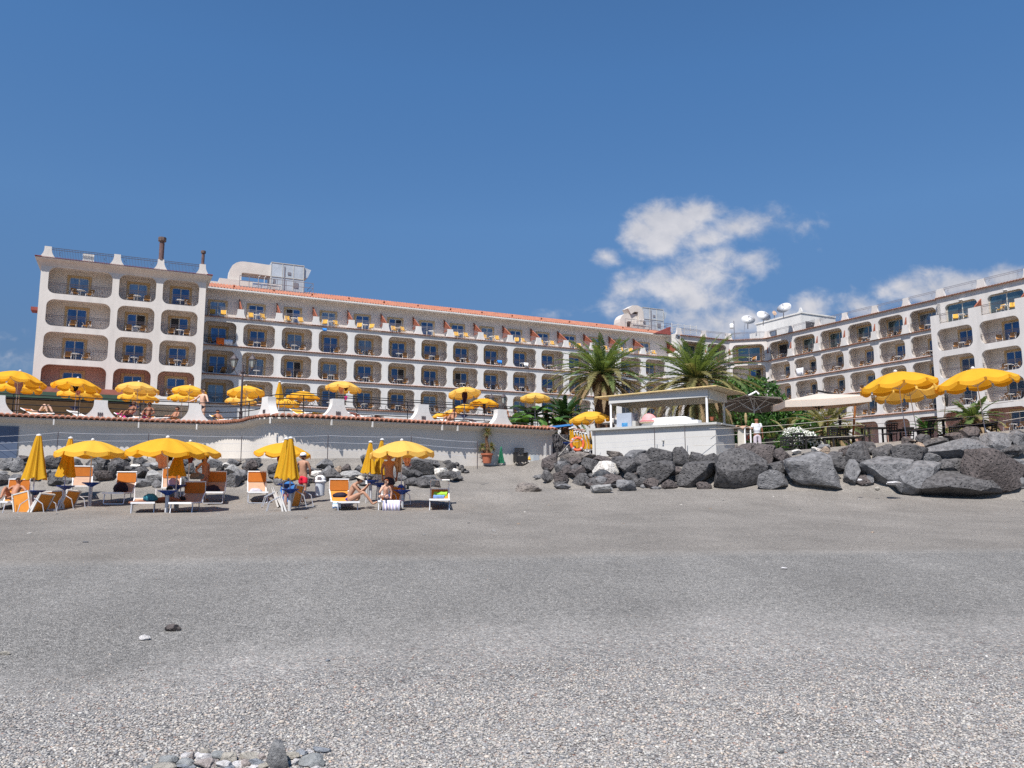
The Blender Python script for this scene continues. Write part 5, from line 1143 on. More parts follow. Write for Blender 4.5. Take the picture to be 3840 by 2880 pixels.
BASE=dict(pel=(0,0,.95),bel=(0,-.005,1.10),che=(0,0,1.28),uch=(0,.01,1.41),nek=(0,.015,1.50),hd1=(0,-.012,1.575),hd2=(0,0,1.645),hd3=(0,.01,1.71),
 shL=(.17,.01,1.43),elL=(.24,.03,1.15),wrL=(.27,-.04,.90),haL=(.275,-.06,.83),shR=(-.17,.01,1.43),elR=(-.24,.03,1.15),wrR=(-.27,-.04,.90),haR=(-.275,-.06,.83),
 hiL=(.085,0,.90),knL=(.10,-.02,.50),caL=(.10,.01,.36),anL=(.10,.03,.09),toL=(.12,-.15,.035),hiR=(-.085,0,.90),knR=(-.10,-.02,.50),caR=(-.10,.01,.36),anR=(-.10,.03,.09),toR=(-.12,-.15,.035))
RAD=dict(pel=.135,bel=.115,che=.135,uch=.10,nek=.05,hd1=.07,hd2=.092,hd3=.072,sh=.058,el=.042,wr=.028,ha=.034,hi=.09,kn=.056,ca=.055,an=.036,to=.033)
def person(loc,rz,label,skin,pose=None,scale=1,girth=1,hair=None,clothes=(),face=(0,-1,0),extras=(),parts=None,group=None):
    P=dict(BASE); P.update(pose or {})
    t=thing('person',label,'person',loc,R_(rz),group,scale)
    def r(k): 
        q=RAD.get(k,RAD.get(k[:2],.05)); return q*(girth if k in('pel','bel','che','uch') else 1)
    N_={k:(P[k],r(k)) for k in P if k in BASE}; V=lambda k:Vector(P[k])
    E=[('pel','bel'),('bel','che'),('che','uch'),('uch','nek'),('nek','hd1'),('hd1','hd2'),('hd2','hd3')]
    for s in 'LR':
        E+=[('uch','sh'+s),('sh'+s,'el'+s),('el'+s,'wr'+s),('wr'+s,'ha'+s),('pel','hi'+s),('hi'+s,'kn'+s),('kn'+s,'ca'+s),('ca'+s,'an'+s),('an'+s,'to'+s)]
        # muscles along the limbs keep the taper
        N_['fa'+s]=(tuple(V('el'+s).lerp(V('wr'+s),.25)),.043); E.remove(('el'+s,'wr'+s)); E+=[('el'+s,'fa'+s),('fa'+s,'wr'+s)]
        N_['th'+s]=(tuple(V('hi'+s).lerp(V('kn'+s),.45)),.080); E.remove(('hi'+s,'kn'+s)); E+=[('hi'+s,'th'+s),('th'+s,'kn'+s)]
        # hand: four fingers fan from the palm, thumb leaves its side
        d=(V('ha'+s)-V('wr'+s)).normalized(); side=d.cross(Vector((0,1,0)) if abs(d.y)<.8 else Vector((0,0,1))).normalized(); up=side.cross(d)
        for i in range(4):
            o=side*(-.027+.018*i); L=(.075,.086,.08,.062)[i]; a=V('ha'+s)+o+d*.03; b=a+d*L*.5; c=b+d*L*.45-up*.02
            N_['f%d%sa'%(i,s)]=(tuple(a),.010); N_['f%d%sb'%(i,s)]=(tuple(b),.009); N_['f%d%sc'%(i,s)]=(tuple(c),.008)
            E+=[('ha'+s,'f%d%sa'%(i,s)),('f%d%sa'%(i,s),'f%d%sb'%(i,s)),('f%d%sb'%(i,s),'f%d%sc'%(i,s))]
        a=V('ha'+s)-side*.04+d*.0; b=a-side*.022+d*.035; N_['t'+s+'a']=(tuple(a),.012); N_['t'+s+'b']=(tuple(b),.010); E+=[('ha'+s,'t'+s+'a'),('t'+s+'a','t'+s+'b')]
    f=Vector(face).normalized(); h1,h2,h3=V('hd1'),V('hd2'),V('hd3'); up=(h3-h1).normalized(); rt=f.cross(up).normalized(); f=up.cross(rt)*1.0
    if f.dot(Vector(face))<0: f=-f
    N_['nos']=(tuple(h2+f*.108-up*.022),.017); E.append(('hd2','nos')); 
    for k,s in enumerate((-1,1)): N_['ear%d'%k]=(tuple(h2+rt*s*.096-up*.01-f*-.0),.016); E.append(('hd2','ear%d'%k))
    skin_obj('body',N_,E,skin,t,'pel')
    Q=Matrix((rt,-f,up)).transposed().to_4x4()   # head axes: x right, -y face, z up
    def headpart(mb,name,mtl,off=(0,0,0)):
        o=mb.build(name,mtl,t,smooth=True); o.matrix_local=Matrix.Translation(h2)@Q@Matrix.Translation(off); return o
    m=MB(); 
    for s in (-1,1): m.lathe([(0,-.009),(.009,0),(0,.009)],6,(s*.034,-.092,.004))
    headpart(m,'eyes',M_blk)
    m=MB(); m.box(-.024,.024,-.088,-.08,-.058,-.050); headpart(m,'mouth',M_lips)
    if hair:
        hm,kind=hair; m=MB()
        vs=[];n=14
        rows=[(0,1),(.35,.93),(.65,.75),(.88,.45),(1,.1),(1.0,-.2 if kind!='short' else -.05),(.92,-.55 if kind in('bob','pony') else -.25)]
        for rr,zz in rows:
            for j in range(n):
                a=2*PI*j/n; fr=max(0,-math.sin(a)); z=zz; z=max(zz,.18+.25*fr) if fr>.35 else zz
                vs.append((rr*.104*math.cos(a),rr*.112*math.sin(a)+.012,z*.112+.012))
        m.add(vs,[(i*n+j,i*n+(j+1)%n,(i+1)*n+(j+1)%n,(i+1)*n+j)[::-1] for i in range(len(rows)-1) for j in range(n)])
        if kind=='pony': m.tube([(0,.10,.03),(0,.15,0),(0,.16,-.08),(0,.14,-.16)],[.03,.04,.035,.01],8)
        headpart(m,'hair',hm)
    for e in extras:
        if e[0]=='cap':
            m=MB(); m.lathe([(.112,0),(.110,.05),(.085,.10),(.04,.12),(0,.125)],16,(0,.01,.02)); m.box(-.07,.07,-.2,-.09,.02,.035); headpart(m,'cap',e[1])
        if e[0]=='hat':
            m=MB(); m.lathe([(.20,.025),(.195,.035),(.118,.045),(.112,.10),(.07,.125),(0,.13)],18,(0,.0,.015)); headpart(m,'sun_hat',e[1])
        if e[0]=='glasses':
            m=MB(); [m.box(s*.038-.03,s*.038+.03,-.113,-.10,-.018,.02) for s in (-1,1)]; m.box(-.1,.1,-.104,-.098,.008,.018); headpart(m,'sunglasses',M_blk)
    for c in clothes:
        kind,mt=c[:2]
        nn={};ee=[]
        if kind in('trunks','shorts','trousers'):
            kk={'trunks':.40,'shorts':.62,'trousers':1}[kind]; nn={'w':(tuple(V('pel').lerp(V('bel'),.45)),.135*girth),'p':(P['pel'],.15*girth)}; ee=[('w','p')]
            for s in 'LR':
                if kind=='trousers':
                    nn['h'+s]=(P['hi'+s],.108); nn['k'+s]=(P['kn'+s],.082); nn['a'+s]=(tuple(V('an'+s).lerp(V('ca'+s),.1)),.075); ee+=[('p','h'+s),('h'+s,'k'+s),('k'+s,'a'+s)]
                else: nn['h'+s]=(P['hi'+s],.112); nn['k'+s]=(tuple(V('hi'+s).lerp(V('kn'+s),kk)),.10); ee+=[('p','h'+s),('h'+s,'k'+s)]
            rt_='p'
        elif kind=='brief':
            nn={'p':(tuple(V('pel').lerp(V('bel'),.15)),.142*girth),'q':(tuple(V('pel')-(V('bel')-V('pel')).normalized()*.07),.12*girth)}; ee=[('p','q')]; rt_='p'
            for s in 'LR': nn['h'+s]=(tuple(V('hi'+s).lerp(V('kn'+s),.10)),.097); ee.append(('p','h'+s))
        elif kind=='top':
            a=V('che').lerp(V('uch'),.05); b=V('che').lerp(V('bel'),.18); nn={'a':(tuple(a),.143*girth),'b':(tuple(b),.140*girth)}; ee=[('a','b')]; rt_='a'
        elif kind in('shirt','vest'):
            nn={'w':(tuple(V('pel').lerp(V('bel'),.1)),.158*girth),'b':(P['bel'],.140*girth),'c':(P['che'],.155*girth),'u':(P['uch'],.118*girth),'n':(tuple(V('uch').lerp(V('nek'),.45)),.075)}; ee=[('w','b'),('b','c'),('c','u'),('u','n')]; rt_='c'
            for s in 'LR':
                nn['s'+s]=(P['sh'+s],.082 if kind=='shirt' else .066); ee.append(('u','s'+s))
                if kind=='shirt': nn['e'+s]=(tuple(V('sh'+s).lerp(V('el'+s),.62)),.072); ee.append(('s'+s,'e'+s))
        skin_obj({'brief':'bikini_bottom','top':'bikini_top','vest':'tank_top'}.get(kind,kind),nn,ee,mt,t,rt_)
    return t
M_lips=mat('lips',(.25,.07,.05),.6)
M_red=mat('red_shorts_cloth',(.70,.02,.05),.8,(8,.2)); M_navy=mat('navy_cloth',(.02,.022,.04),.85); M_purp=mat('purple_bikini_cloth',(.06,.035,.20),.7); M_whc=mat('white_cotton',(.74,.75,.80),.9,(6,.06)); M_khk=mat('khaki_hat',(.42,.38,.32),.9); M_floral=mat('floral_bikini_cloth',(.55,.20,.17),.8,(40,.6)); M_plaid=mat('blue_plaid',(.05,.10,.26),.9,(30,.6)); M_whtr=mat('lavender_white_trousers',(.56,.50,.56),.9,(6,.06))
def G(px,py,Y,dz=0):
    c=at(px,py,Y); return Vector((c.x,c.y,gz(c.x,c.y)+dz))
# man in red shorts, seen from behind, left arm out to the folded parasol
person(G(1133,1880,28.6,.03),168,'man in red swim shorts and white cap, back turned, arm out to a parasol',M_sk1,
 dict(elL=(.33,-.03,1.20),wrL=(.52,-.10,1.08),haL=(.59,-.13,1.06),elR=(-.24,-.06,1.16),wrR=(-.16,-.22,1.02),haR=(-.12,-.27,1.0),knL=(.07,-.08,.50),caL=(.06,-.04,.36),anL=(.05,.0,.09),toL=(.06,-.18,.035),knR=(-.11,.04,.50),caR=(-.12,.10,.36),anR=(-.13,.16,.09),toR=(-.15,-.0,.035),hd1=(.02,-.03,1.565),hd2=(.03,-.03,1.635),hd3=(.03,-.02,1.70),nek=(.0,0,1.49)),
 scale=1.03,girth=1.08,hair=(M_hdk,'short'),clothes=[('shorts',M_red)],extras=[('cap',M_whc)],face=(.7,-.7,-.15))
# woman standing, facing right, hand on hip
person(G(762,1880,29.6,.0),62,'woman in a floral bikini and sunglasses standing sideways, hand on hip',M_sk4,
 dict(elR=(-.34,.12,1.17),wrR=(-.19,.02,1.0),haR=(-.15,-.03,.98),elL=(.28,.1,1.18),wrL=(.19,-.02,1.02),haL=(.16,-.06,1.0)),scale=.95,girth=.84,hair=(M_hdk,'pony'),clothes=[('top',M_floral),('brief',M_floral)],extras=[('glasses',)])
# man under the parasol, head hidden by the canopy
person(G(1457,1893,28.1,.0),2,'man in black swim shorts standing behind the child, head under the parasol',M_sk4,
 dict(elL=(.27,.10,1.18),wrL=(.24,.16,.96),haL=(.23,.17,.9),elR=(-.27,.10,1.18),wrR=(-.24,.16,.96),haR=(-.23,.17,.9)),scale=1.06,girth=1.17,hair=(M_hdk,'short'),clothes=[('shorts',M_navy)])
# reading woman on the lounger, facing right
c=at(1313,1871,27.15); seat=Vector((c.x,c.y,c.z-.505))
person(seat,90,'woman in a purple bikini and sun hat sitting on a lounger looking at her hands',M_sk1,
 dict(pel=(-.0,.10,.50),bel=(0,.03,.65),che=(0,-.07,.83),uch=(0,-.15,.96),nek=(0,-.20,1.03),hd1=(0,-.29,1.08),hd2=(0,-.33,1.145),hd3=(0,-.345,1.21),shL=(.16,-.14,.97),elL=(.16,-.38,.73),wrL=(.07,-.55,.90),haL=(.04,-.60,.96),shR=(-.16,-.14,.97),elR=(-.15,-.36,.74),wrR=(-.06,-.53,.90),haR=(-.03,-.58,.96),
 hiL=(.08,.04,.48),knL=(.12,-.30,.62),caL=(.12,-.26,.50),anL=(.10,-.14,.42),toL=(.10,-.02,.40),hiR=(-.08,.04,.49),knR=(-.13,-.47,.74),caR=(-.13,-.60,.60),anR=(-.13,-.80,.33),toR=(-.13,-.96,.42)),
 scale=1,girth=.82,hair=(M_hdk,'bob'),clothes=[('top',M_purp),('brief',M_purp)],extras=[('hat',M_khk),('glasses',)],face=(0,-.85,-.5))
m=MB(); m.box(-.03,.03,-.006,.006,0,.12); small(m,1373,1815,27.1,'phone',M_white,'white phone held by the reading woman','phone',smooth=False)
# child
c=at(1440,1868,26.95); 
person(Vector((c.x,c.y+.25,c.z-.40)),-8,'ginger haired child in blue plaid trunks sitting on a lounger, hand at face',M_sk2,
 dict(pel=(0,.1,.53),bel=(0,.08,.68),che=(.02,.02,.86),uch=(.03,-.02,.98),nek=(.035,-.04,1.05),hd1=(.06,-.10,1.11),hd2=(.065,-.09,1.185),hd3=(.065,-.08,1.25),shL=(.18,-.01,.98),elL=(.25,.1,.75),wrL=(.22,.1,.55),haL=(.22,.06,.5),shR=(-.12,-.02,.98),elR=(-.20,-.18,.72),wrR=(-.02,-.25,.93),haR=(.03,-.24,1.02),
 hiL=(.08,.05,.52),knL=(.20,-.34,.60),caL=(.20,-.48,.57),anL=(.19,-.75,.53),toL=(.20,-.80,.66),hiR=(-.09,.05,.52),knR=(-.16,-.32,.58),caR=(-.05,-.46,.55),anR=(.03,-.72,.52),toR=(.03,-.78,.65)),
 scale=.80,girth=.85,hair=(M_hgi,'bob'),clothes=[('trunks',M_plaid)],extras=[('glasses',)],face=(-.15,-1,-.2))
# sunbather at the left edge
c=at(52,1862,27.4)
person(Vector((c.x-.1,c.y+.1,c.z-.52)),8,'sunbather in sunglasses leaning back on the left edge lounger, knee raised',M_sk4,
 dict(pel=(0,.0,.50),bel=(0,.10,.60),che=(0,.22,.74),uch=(0,.30,.84),nek=(0,.34,.92),hd1=(0,.33,1.0),hd2=(0,.35,1.07),hd3=(0,.37,1.135),shL=(.17,.30,.85),elL=(.34,.18,.70),wrL=(.28,-.05,.62),haL=(.27,-.10,.60),shR=(-.17,.30,.85),elR=(-.32,.15,.68),wrR=(-.26,-.08,.60),haR=(-.25,-.14,.58),
 hiL=(.085,-.05,.50),knL=(.14,-.38,.50),caL=(.14,-.5,.48),anL=(.14,-.78,.45),toL=(.16,-.84,.58),hiR=(-.085,-.05,.5),knR=(-.12,-.30,.84),caR=(-.12,-.42,.72),anR=(-.12,-.56,.48),toR=(-.13,-.72,.46)),
 scale=1,girth=.98,hair=(M_hgr,'short'),clothes=[('brief',M_navy)],extras=[('glasses',)],face=(0,-1,-.1))
# person lying on the maroon lounger
c=at(560,1880,25.9)
person(Vector((c.x+.25,c.y+.55,c.z-.46)),118,'tanned person lying face down on the maroon towel lounger under the widest parasol',M_sk3,
 dict(pel=(0,.15,.50),bel=(0,0,.50),che=(0,-.18,.49),uch=(0,-.32,.49),nek=(0,-.40,.50),hd1=(0,-.47,.48),hd2=(0,-.54,.50),hd3=(0,-.60,.53),shL=(.17,-.33,.49),elL=(.30,-.50,.45),wrL=(.15,-.68,.43),haL=(.08,-.70,.43),shR=(-.17,-.33,.49),elR=(-.30,-.50,.45),wrR=(-.15,-.68,.43),haR=(-.08,-.70,.43),
 hiL=(.085,.2,.48),knL=(.09,.58,.45),caL=(.09,.72,.45),anL=(.09,.98,.43),toL=(.09,1.08,.41),hiR=(-.085,.2,.48),knR=(-.09,.58,.45),caR=(-.09,.72,.45),anR=(-.09,.98,.43),toR=(-.09,1.08,.41)),
 girth=.95,hair=(M_hdk,'bob'),clothes=[('brief',M_teal)],face=(0,-.3,-1))
# bare-chested man leaning on the terrace railing
s=s_at_px(756); p,d=tpt(s); Yt=p.y+.75; c=at(763,1452,Yt)
person(Vector((c.x,c.y,ZT-.02)),-14,'bare-chested man in dark shorts leaning with spread arms on the terrace railing',M_sk2,
 dict(elL=(.33,-.12,1.22),wrL=(.50,-.32,1.10),haL=(.55,-.40,1.09),elR=(-.33,-.12,1.22),wrR=(-.50,-.32,1.10),haR=(-.55,-.40,1.09)),scale=(c.z-ZT)/1.80*1.0,girth=1.0,hair=(M_hdk,'short'),clothes=[('trunks',M_navy)],extras=[('glasses',)])
SEATP=dict(pel=(0,0,.50),bel=(0,.06,.64),che=(0,.14,.80),uch=(0,.20,.92),nek=(0,.22,1.0),hd1=(0,.20,1.07),hd2=(0,.21,1.14),hd3=(0,.22,1.20),shL=(.17,.2,.93),elL=(.28,.05,.70),wrL=(.2,-.18,.62),haL=(.18,-.23,.60),shR=(-.17,.2,.93),elR=(-.28,.05,.70),wrR=(-.2,-.18,.62),haR=(-.18,-.23,.60),
 hiL=(.085,-.05,.49),knL=(.13,-.36,.72),caL=(.13,-.46,.60),anL=(.13,-.62,.36),toL=(.14,-.78,.34),hiR=(-.085,-.05,.49),knR=(-.13,-.36,.72),caR=(-.13,-.46,.60),anR=(-.13,-.62,.36),toR=(-.14,-.78,.34))
def seat_on_terrace(px,Yoff,rz,label,skin,hair,cl,k=1.0,dz=-.08):
    p,d=tpt(s_at_px(px)); c=at(px,1530,p.y+Yoff); return person(Vector((c.x,c.y,ZT+dz)),rz,label,skin,SEATP,hair=hair,clothes=cl,scale=k)
seat_on_terrace(488,1.6,-20,'person with grey hair sitting on the terrace left of the striped tray table',M_sk3,(M_hgr,'short'),[('trunks',M_navy)])
seat_on_terrace(556,1.7,10,'tanned person sitting on the terrace right of the tray table',M_sk3,(M_hdk,'short'),[('trunks',M_magenta)])
seat_on_terrace(652,1.6,-30,'dark haired person reclining on the terrace left of the bare-chested man',M_sk4,(M_hdk,'bob'),[('trunks',M_navy)],.95,-.2)
seat_on_terrace(822,1.5,40,'tanned person lying low behind the terrace railing below the street lamp',M_sk4,(M_hdk,'bob'),[('trunks',M_navy)],.9,-.25)
seat_on_terrace(1694,1.8,-35,'tanned person reclining among the crowded terrace parasols',M_sk4,(M_hdk,'bob'),[('brief',M_navy)],.95,-.1)
LYING=dict(pel=(0,0,.48),bel=(0,.15,.48),che=(0,.33,.50),uch=(0,.47,.52),nek=(0,.55,.54),hd1=(0,.62,.56),hd2=(0,.69,.58),hd3=(0,.76,.59),shL=(.17,.46,.51),elL=(.26,.25,.45),wrL=(.24,.02,.43),haL=(.24,-.05,.43),shR=(-.17,.46,.51),elR=(-.26,.25,.45),wrR=(-.24,.02,.43),haR=(-.24,-.05,.43),
 hiL=(.085,-.05,.48),knL=(.10,-.34,.86),caL=(.10,-.45,.74),anL=(.10,-.62,.46),toL=(.11,-.78,.44),hiR=(-.085,-.05,.48),knR=(-.10,-.30,.88),caR=(-.10,-.38,.75),anR=(-.10,-.50,.46),toR=(-.11,-.66,.44))
p,d=tpt(s_at_px(165)); c=at(150,1530,p.y+1.3); person(Vector((c.x,c.y,ZT-.12)),82,'person lying on a towel at the left of the terrace with both knees raised',M_sk2,LYING,hair=(M_hdk,'short'),clothes=[('trunks',M_navy)])
def low_bed(px,Yoff,rz,label,mtl,L=1.9):
    p,d=tpt(s_at_px(px)); c=at(px,1530,p.y+Yoff); t=thing('sun_bed',label,'sun bed',(c.x,c.y,ZT-.04),R_(rz),'sun beds on the terrace')
    m=MB(); cushion(m,-.32,.32,[(-.9,.36),(.2,.34),(.35,.36),(.85,.62)],.02); m.build('sling',mtl,t)
    m=MB(); [m.tube([(s,-.9,.34),(s,.3,.34),(s,.88,.62)],.022,6) for s in (-.33,.33)]; m.build('frame',M_white,t)
    for y in (-.7,.35): m=MB(); m.tube([(-.33,y,.34),(-.33,y,0),(.33,y,0),(.33,y,.34)],.018,6); m.build('leg',M_alum,t)
low_bed(160,1.3,82,'sun bed with a rainbow coloured towel at the left of the terrace',stripes('rainbow_towel',[(0,(.08,.18,.42)),(.3,(.12,.40,.35)),(.45,(.50,.62,.10)),(.75,(.55,.18,.03))],1.2,axis=1))
low_bed(330,1.4,80,'white sun bed behind the second white post of the terrace',M_offw); low_bed(500,1.6,70,'sun bed with a magenta towel between the seated bathers',M_magenta); low_bed(600,1.3,75,'orange sun bed left of the bare-chested man',M_orange)
low_bed(850,1.4,60,'yellow sun bed below the street lamp on the terrace',M_yel); low_bed(1370,1.4,60,'brown folded back sun bed in the middle of the terrace',M_lattice); low_bed(1150,1.4,50,'yellow sun bed behind the fourth white post',M_yel); low_bed(1700,1.7,50,'white sun bed among the crowded terrace parasols',M_white); low_bed(560,2.2,75,'tan sun bed behind the seated bathers',M_tan); low_bed(1800,1.5,50,'pale sun bed left of the last white post',M_offw)
person(at(1896,1528,49)-Vector((0,0,1.66)),150,'red-tanned bare back of a person standing right of the last white post',M_sk4,hair=(M_hdk,'bob'),clothes=[('brief',M_navy)])
person(at(2050,1545,47.5)-Vector((0,0,1.62)),-60,'dark haired person in a black tank top at the right end of the terrace',M_sk3,dict(elL=(.3,-.1,1.2),wrL=(.35,-.3,1.05),haL=(.36,-.36,1.02)),hair=(M_hdk,'bob'),clothes=[('vest',M_tblack),('trousers',M_tblack)])
person(at(2836,1566,38.3)-Vector((0,0,1.76*1.03)),176,'bald man in white shirt and trousers standing with his back turned by the kiosk',M_sk3,
 dict(elL=(.28,.02,1.16),wrL=(.33,-.04,.93),haL=(.34,-.06,.86),knR=(-.13,-.03,.5),anR=(-.17,.02,.09),toR=(-.2,-.13,.04),caR=(-.15,0,.36)),scale=1.03,girth=1.14,clothes=[('shirt',M_whc),('trousers',M_whtr)])
person(at(2790,1592,42.2)-Vector((0,0,1.24)),8,'dark haired man in a white T-shirt sitting behind the kiosk side',M_sk1,
 {k:(v[0],v[1]-.05,v[2]) for k,v in SEATP.items()},hair=(M_hdk,'short'),clothes=[('shirt',M_whc),('shorts',M_red)])
# ---------------- plants ----------------
def frond(mb,p0,az,e0,L,droop,wid,n=26,mi=0,rg=random,side=0):
    p=Vector(p0); ds=L/n; e=e0; P=[p.copy()]; A=az
    for i in range(n):
        e=e0-droop*((i+1)/n)**1.25; A=az+side*(i/n)**2; p=p+Vector((math.cos(A)*math.cos(e),math.sin(A)*math.cos(e),math.sin(e)))*ds; P.append(p.copy())
    mb.tube([tuple(q) for q in P[::3]],[.035*(1-.85*i/len(P[::3])) for i in range(len(P[::3]))],4,mi,cap=False)
    for i in range(3,n+1):
        t=i/n; q=P[i]; d=(P[i]-P[i-1]).normalized(); s=d.cross(Vector((0,0,1))); s=s.normalized() if s.length>.05 else Vector((math.sin(A),-math.cos(A),0)); up=s.cross(d)
        l=wid*math.sin(PI*min(1,t*.86+.12))**.7*(1 if t<.97 else .6)
        for sg in (-1,1):
            for w in (0,.5):
                v=(s*sg*.86+d*(.62+.1*rg.random())+up*(.30-.55*rg.random()*.6)).normalized()*l*rg.uniform(.75,1.08); a=q-d*(ds*w); b=a+v*.5+Vector((0,0,.0)); c=a+v-Vector((0,0,l*.16)); k=d*(.028+.014*rg.random())
                mb.add([tuple(a-k*.5),tuple(a+k*.5),tuple(b+k),tuple(b-k),tuple(c)],[(0,1,2,3),(3,2,4)],mi)
def palm(base,h,R,label,seed,ng=42,nd=30,tr=.36,lean=(0,0),green=(M_frond,M_frond2),dl=1.0,name='palm_tree',wid=.50,emin=-.55,n=26):
    rg=random.Random(seed); t=thing(name,label,'palm tree',base,0)
    top=Vector((lean[0],lean[1],h))
    m=MB(); K=14; pts=[tuple(top*(i/K)+Vector((0,0,0))) for i in range(K+1)]; m.tube(pts,[tr*(1.15-.3*i/K+ (.25 if i>K-3 else 0)+.05*(i%2)) for i in range(K+1)],12)
    # stubs of cut fronds round the trunk
    for i in range(int(h*26)):
        u=rg.random(); a=rg.random()*6.283; z=u*h*.98; rr=tr*(1.02+.12*(u>.8)); c=Vector((lean[0]*u+rr*math.cos(a),lean[1]*u+rr*math.sin(a),z)); o=Vector((math.cos(a),math.sin(a),1.3)).normalized()*.22; s=Vector((-math.sin(a),math.cos(a),0))*.06
        m.add([tuple(c-s),tuple(c+s),tuple(c+o+s*.6),tuple(c+o-s*.6),tuple(c+o*.6-Vector((0,0,.12)))],[(0,1,2,3),(0,3,4),(1,4,2),(0,4,1)])
    m.build('trunk',M_bark,t)
    g=MB()
    for i in range(ng):
        u=(i+.5)/ng; a=i*2.39996+rg.uniform(-.2,.2); e=lerp(1.38,-.02,u**.72)+rg.uniform(-.1,.1); L=R*rg.uniform(.9,1.12)*(.78+.3*u); frond(g,top+Vector((math.cos(a)*.12,math.sin(a)*.12,.1*(1-u))),a,e,L,lerp(.55,1.05,u)+rg.uniform(-.1,.15),wid*rg.uniform(.85,1.1),n,0 if u<.62 or rg.random()<.3 else 1,rg,rg.uniform(-.3,.3))
    g.build('crown',list(green),t)
    if nd:
        g=MB()
        for i in range(nd):
            a=i*2.39996+rg.uniform(-.3,.3); e=rg.uniform(emin,.25); L=R*dl*rg.uniform(.7,1.05); frond(g,top+Vector((math.cos(a)*.22,math.sin(a)*.22,-.15-.25*rg.random())),a,e,L,rg.uniform(.7,1.35),wid*rg.uniform(.5,.8),n,0 if rg.random()<.55 else 1,rg,rg.uniform(-.3,.3))
        g.build('dry_fronds',[M_dry,M_frond2],t)
    return t
b=at(2270,1408,54); palm(Vector((b.x,b.y,3.0)),b.z-3.0,3.9,'tall date palm left of the kiosk roof with brown hanging lower fronds',11,60,40,.62,(-.25,0))
b=at(2612,1425,50.5); palm(Vector((b.x,b.y,3.2)),b.z-3.2,4.3,'large spreading date palm directly behind the kiosk',12,66,64,.50,dl=1.12,emin=-1.0)
b=at(2118,1565,49.5); palm(Vector((b.x,b.y,3.4)),b.z-3.4,1.95,'short dark green palm with an orange brown trunk at the end of the terrace',13,34,6,.26,green=(M_leafd,M_frond),n=22,wid=.34)
b=at(3648,1573,43); palm(Vector((b.x,b.y,4.2)),b.z-4.2,1.75,'squat young palm with orange brown base behind the rightmost parasol pole',14,22,16,.42,green=(M_frond,M_frond2),n=20,wid=.34,dl=1.1)
b=at(3100,1600,45.5); palm(Vector((b.x,b.y,3.8)),b.z-3.8,2.5,'low drooping palm behind the cream square parasol',15,30,18,.22,green=(M_frond2,M_frond),n=20,wid=.34,dl=1.1)
b=at(3480,1610,42); palm(Vector((b.x,b.y,4.0)),b.z-4.0,.95,'small bright green cycad among the dark chairs',16,22,0,.12,green=(M_leaf,M_frond),n=14,wid=.16,name='cycad')
b=at(2950,1625,42.5); palm(Vector((b.x,b.y,3.5)),b.z-3.5,1.3,'small arching palm behind the white flowering bush',17,14,8,.12,green=(M_frond2,M_frond),n=16,wid=.24)
def leafmass(t,name,lumps,n,sz,mats,seed,flower=0):
    rg=random.Random(seed); m=MB(); wts=[a[3]*a[4]*a[5] for a in lumps]
    for i in range(n):
        cx_,cy_,cz_,rx,ry,rz_=rg.choices(lumps,wts)[0]
        v=Vector((rg.gauss(0,1),rg.gauss(0,1),rg.gauss(0,1))).normalized(); k=rg.random()**.30
        cl_=1+.22*mnoise.noise(v*2.4+Vector((cx_,cy_,cz_))); p=Vector((cx_+v.x*rx*k*cl_,cy_+v.y*ry*k*cl_,cz_+v.z*rz_*k*cl_))
        if mnoise.noise(p*1.25+Vector((seed,0,0)))>.30: continue
        a=Vector((rg.gauss(0,1),rg.gauss(0,1),rg.gauss(0,.7)+.3)).normalized(); b=a.orthogonal().normalized(); b.rotate(Matrix.Rotation(rg.random()*6.28,3,a)); s=sz*rg.uniform(.6,1.3); c=a.cross(b)
        mi=rg.choices(range(len(mats)),[5,3,2][:len(mats)])[0]
        m.add([tuple(p-b*s),tuple(p+c*s*.45),tuple(p+b*s),tuple(p-c*s*.45)],[(0,1,2,3)],mi)
    return m.build(name,mats,t)
def shrub(base,lumps,n,sz,mats,label,seed,cat='tree',name='tree'):
    t=thing(name,label,cat,base,0); leafmass(t,'crown',lumps,n,sz,mats,seed)
    m=MB(); rg=random.Random(seed)
    for k in range(5):
        l=rg.choice(lumps); m.tube([(rg.uniform(-.3,.3),0,0),(l[0]*.4,l[1]*.4,l[2]*.5),(l[0],l[1],l[2])],[.14,.09,.03],6)
    m.build('trunk',M_stem,t); return t
b=at(2810,1600,58); shrub(Vector((b.x,b.y,3.2)),[(-1.2,0,5.2,2.0,1.6,1.5),(.6,.3,5.4,1.9,1.6,1.4),(-2.4,0,3.4,1.8,1.5,1.8),(0,0,3.2,2.4,1.8,1.9),(2.3,.2,3.6,2.2,1.6,1.7),(4.0,.2,2.6,2.2,1.6,1.5),(5.6,.4,1.9,1.6,1.3,1.3),(-3.9,.3,2.2,1.6,1.4,1.5),(2.2,0,1.2,3.4,1.6,1.3),(-1.8,0,1.2,3,1.6,1.3)],24000,.17,[M_leaf,M_leafd,M_ban],'large dense bright green bush tree behind the grey and cream square parasols',21)
b=at(2560,1600,54); shrub(Vector((b.x,b.y,3.2)),[(-2,0,1.6,1.8,1.2,1.3),(.3,0,1.9,1.9,1.2,1.5),(2.4,0,1.7,1.8,1.2,1.4)],5200,.15,[M_leafd,M_leaf],'dark low shrub seen through the open kiosk',22,'shrub','shrub')
b=at(2985,1650,36.2); t=thing('flowering_bush','dense bush covered with white blossom behind the dark chairs','bush',(b.x,b.y,3.32),0)
LB_=[(-.05,0,.55,.68,.5,.5),(.5,0,.42,.6,.45,.45),(-.5,0,.3,.5,.4,.45),(.95,0,.15,.42,.35,.35)]
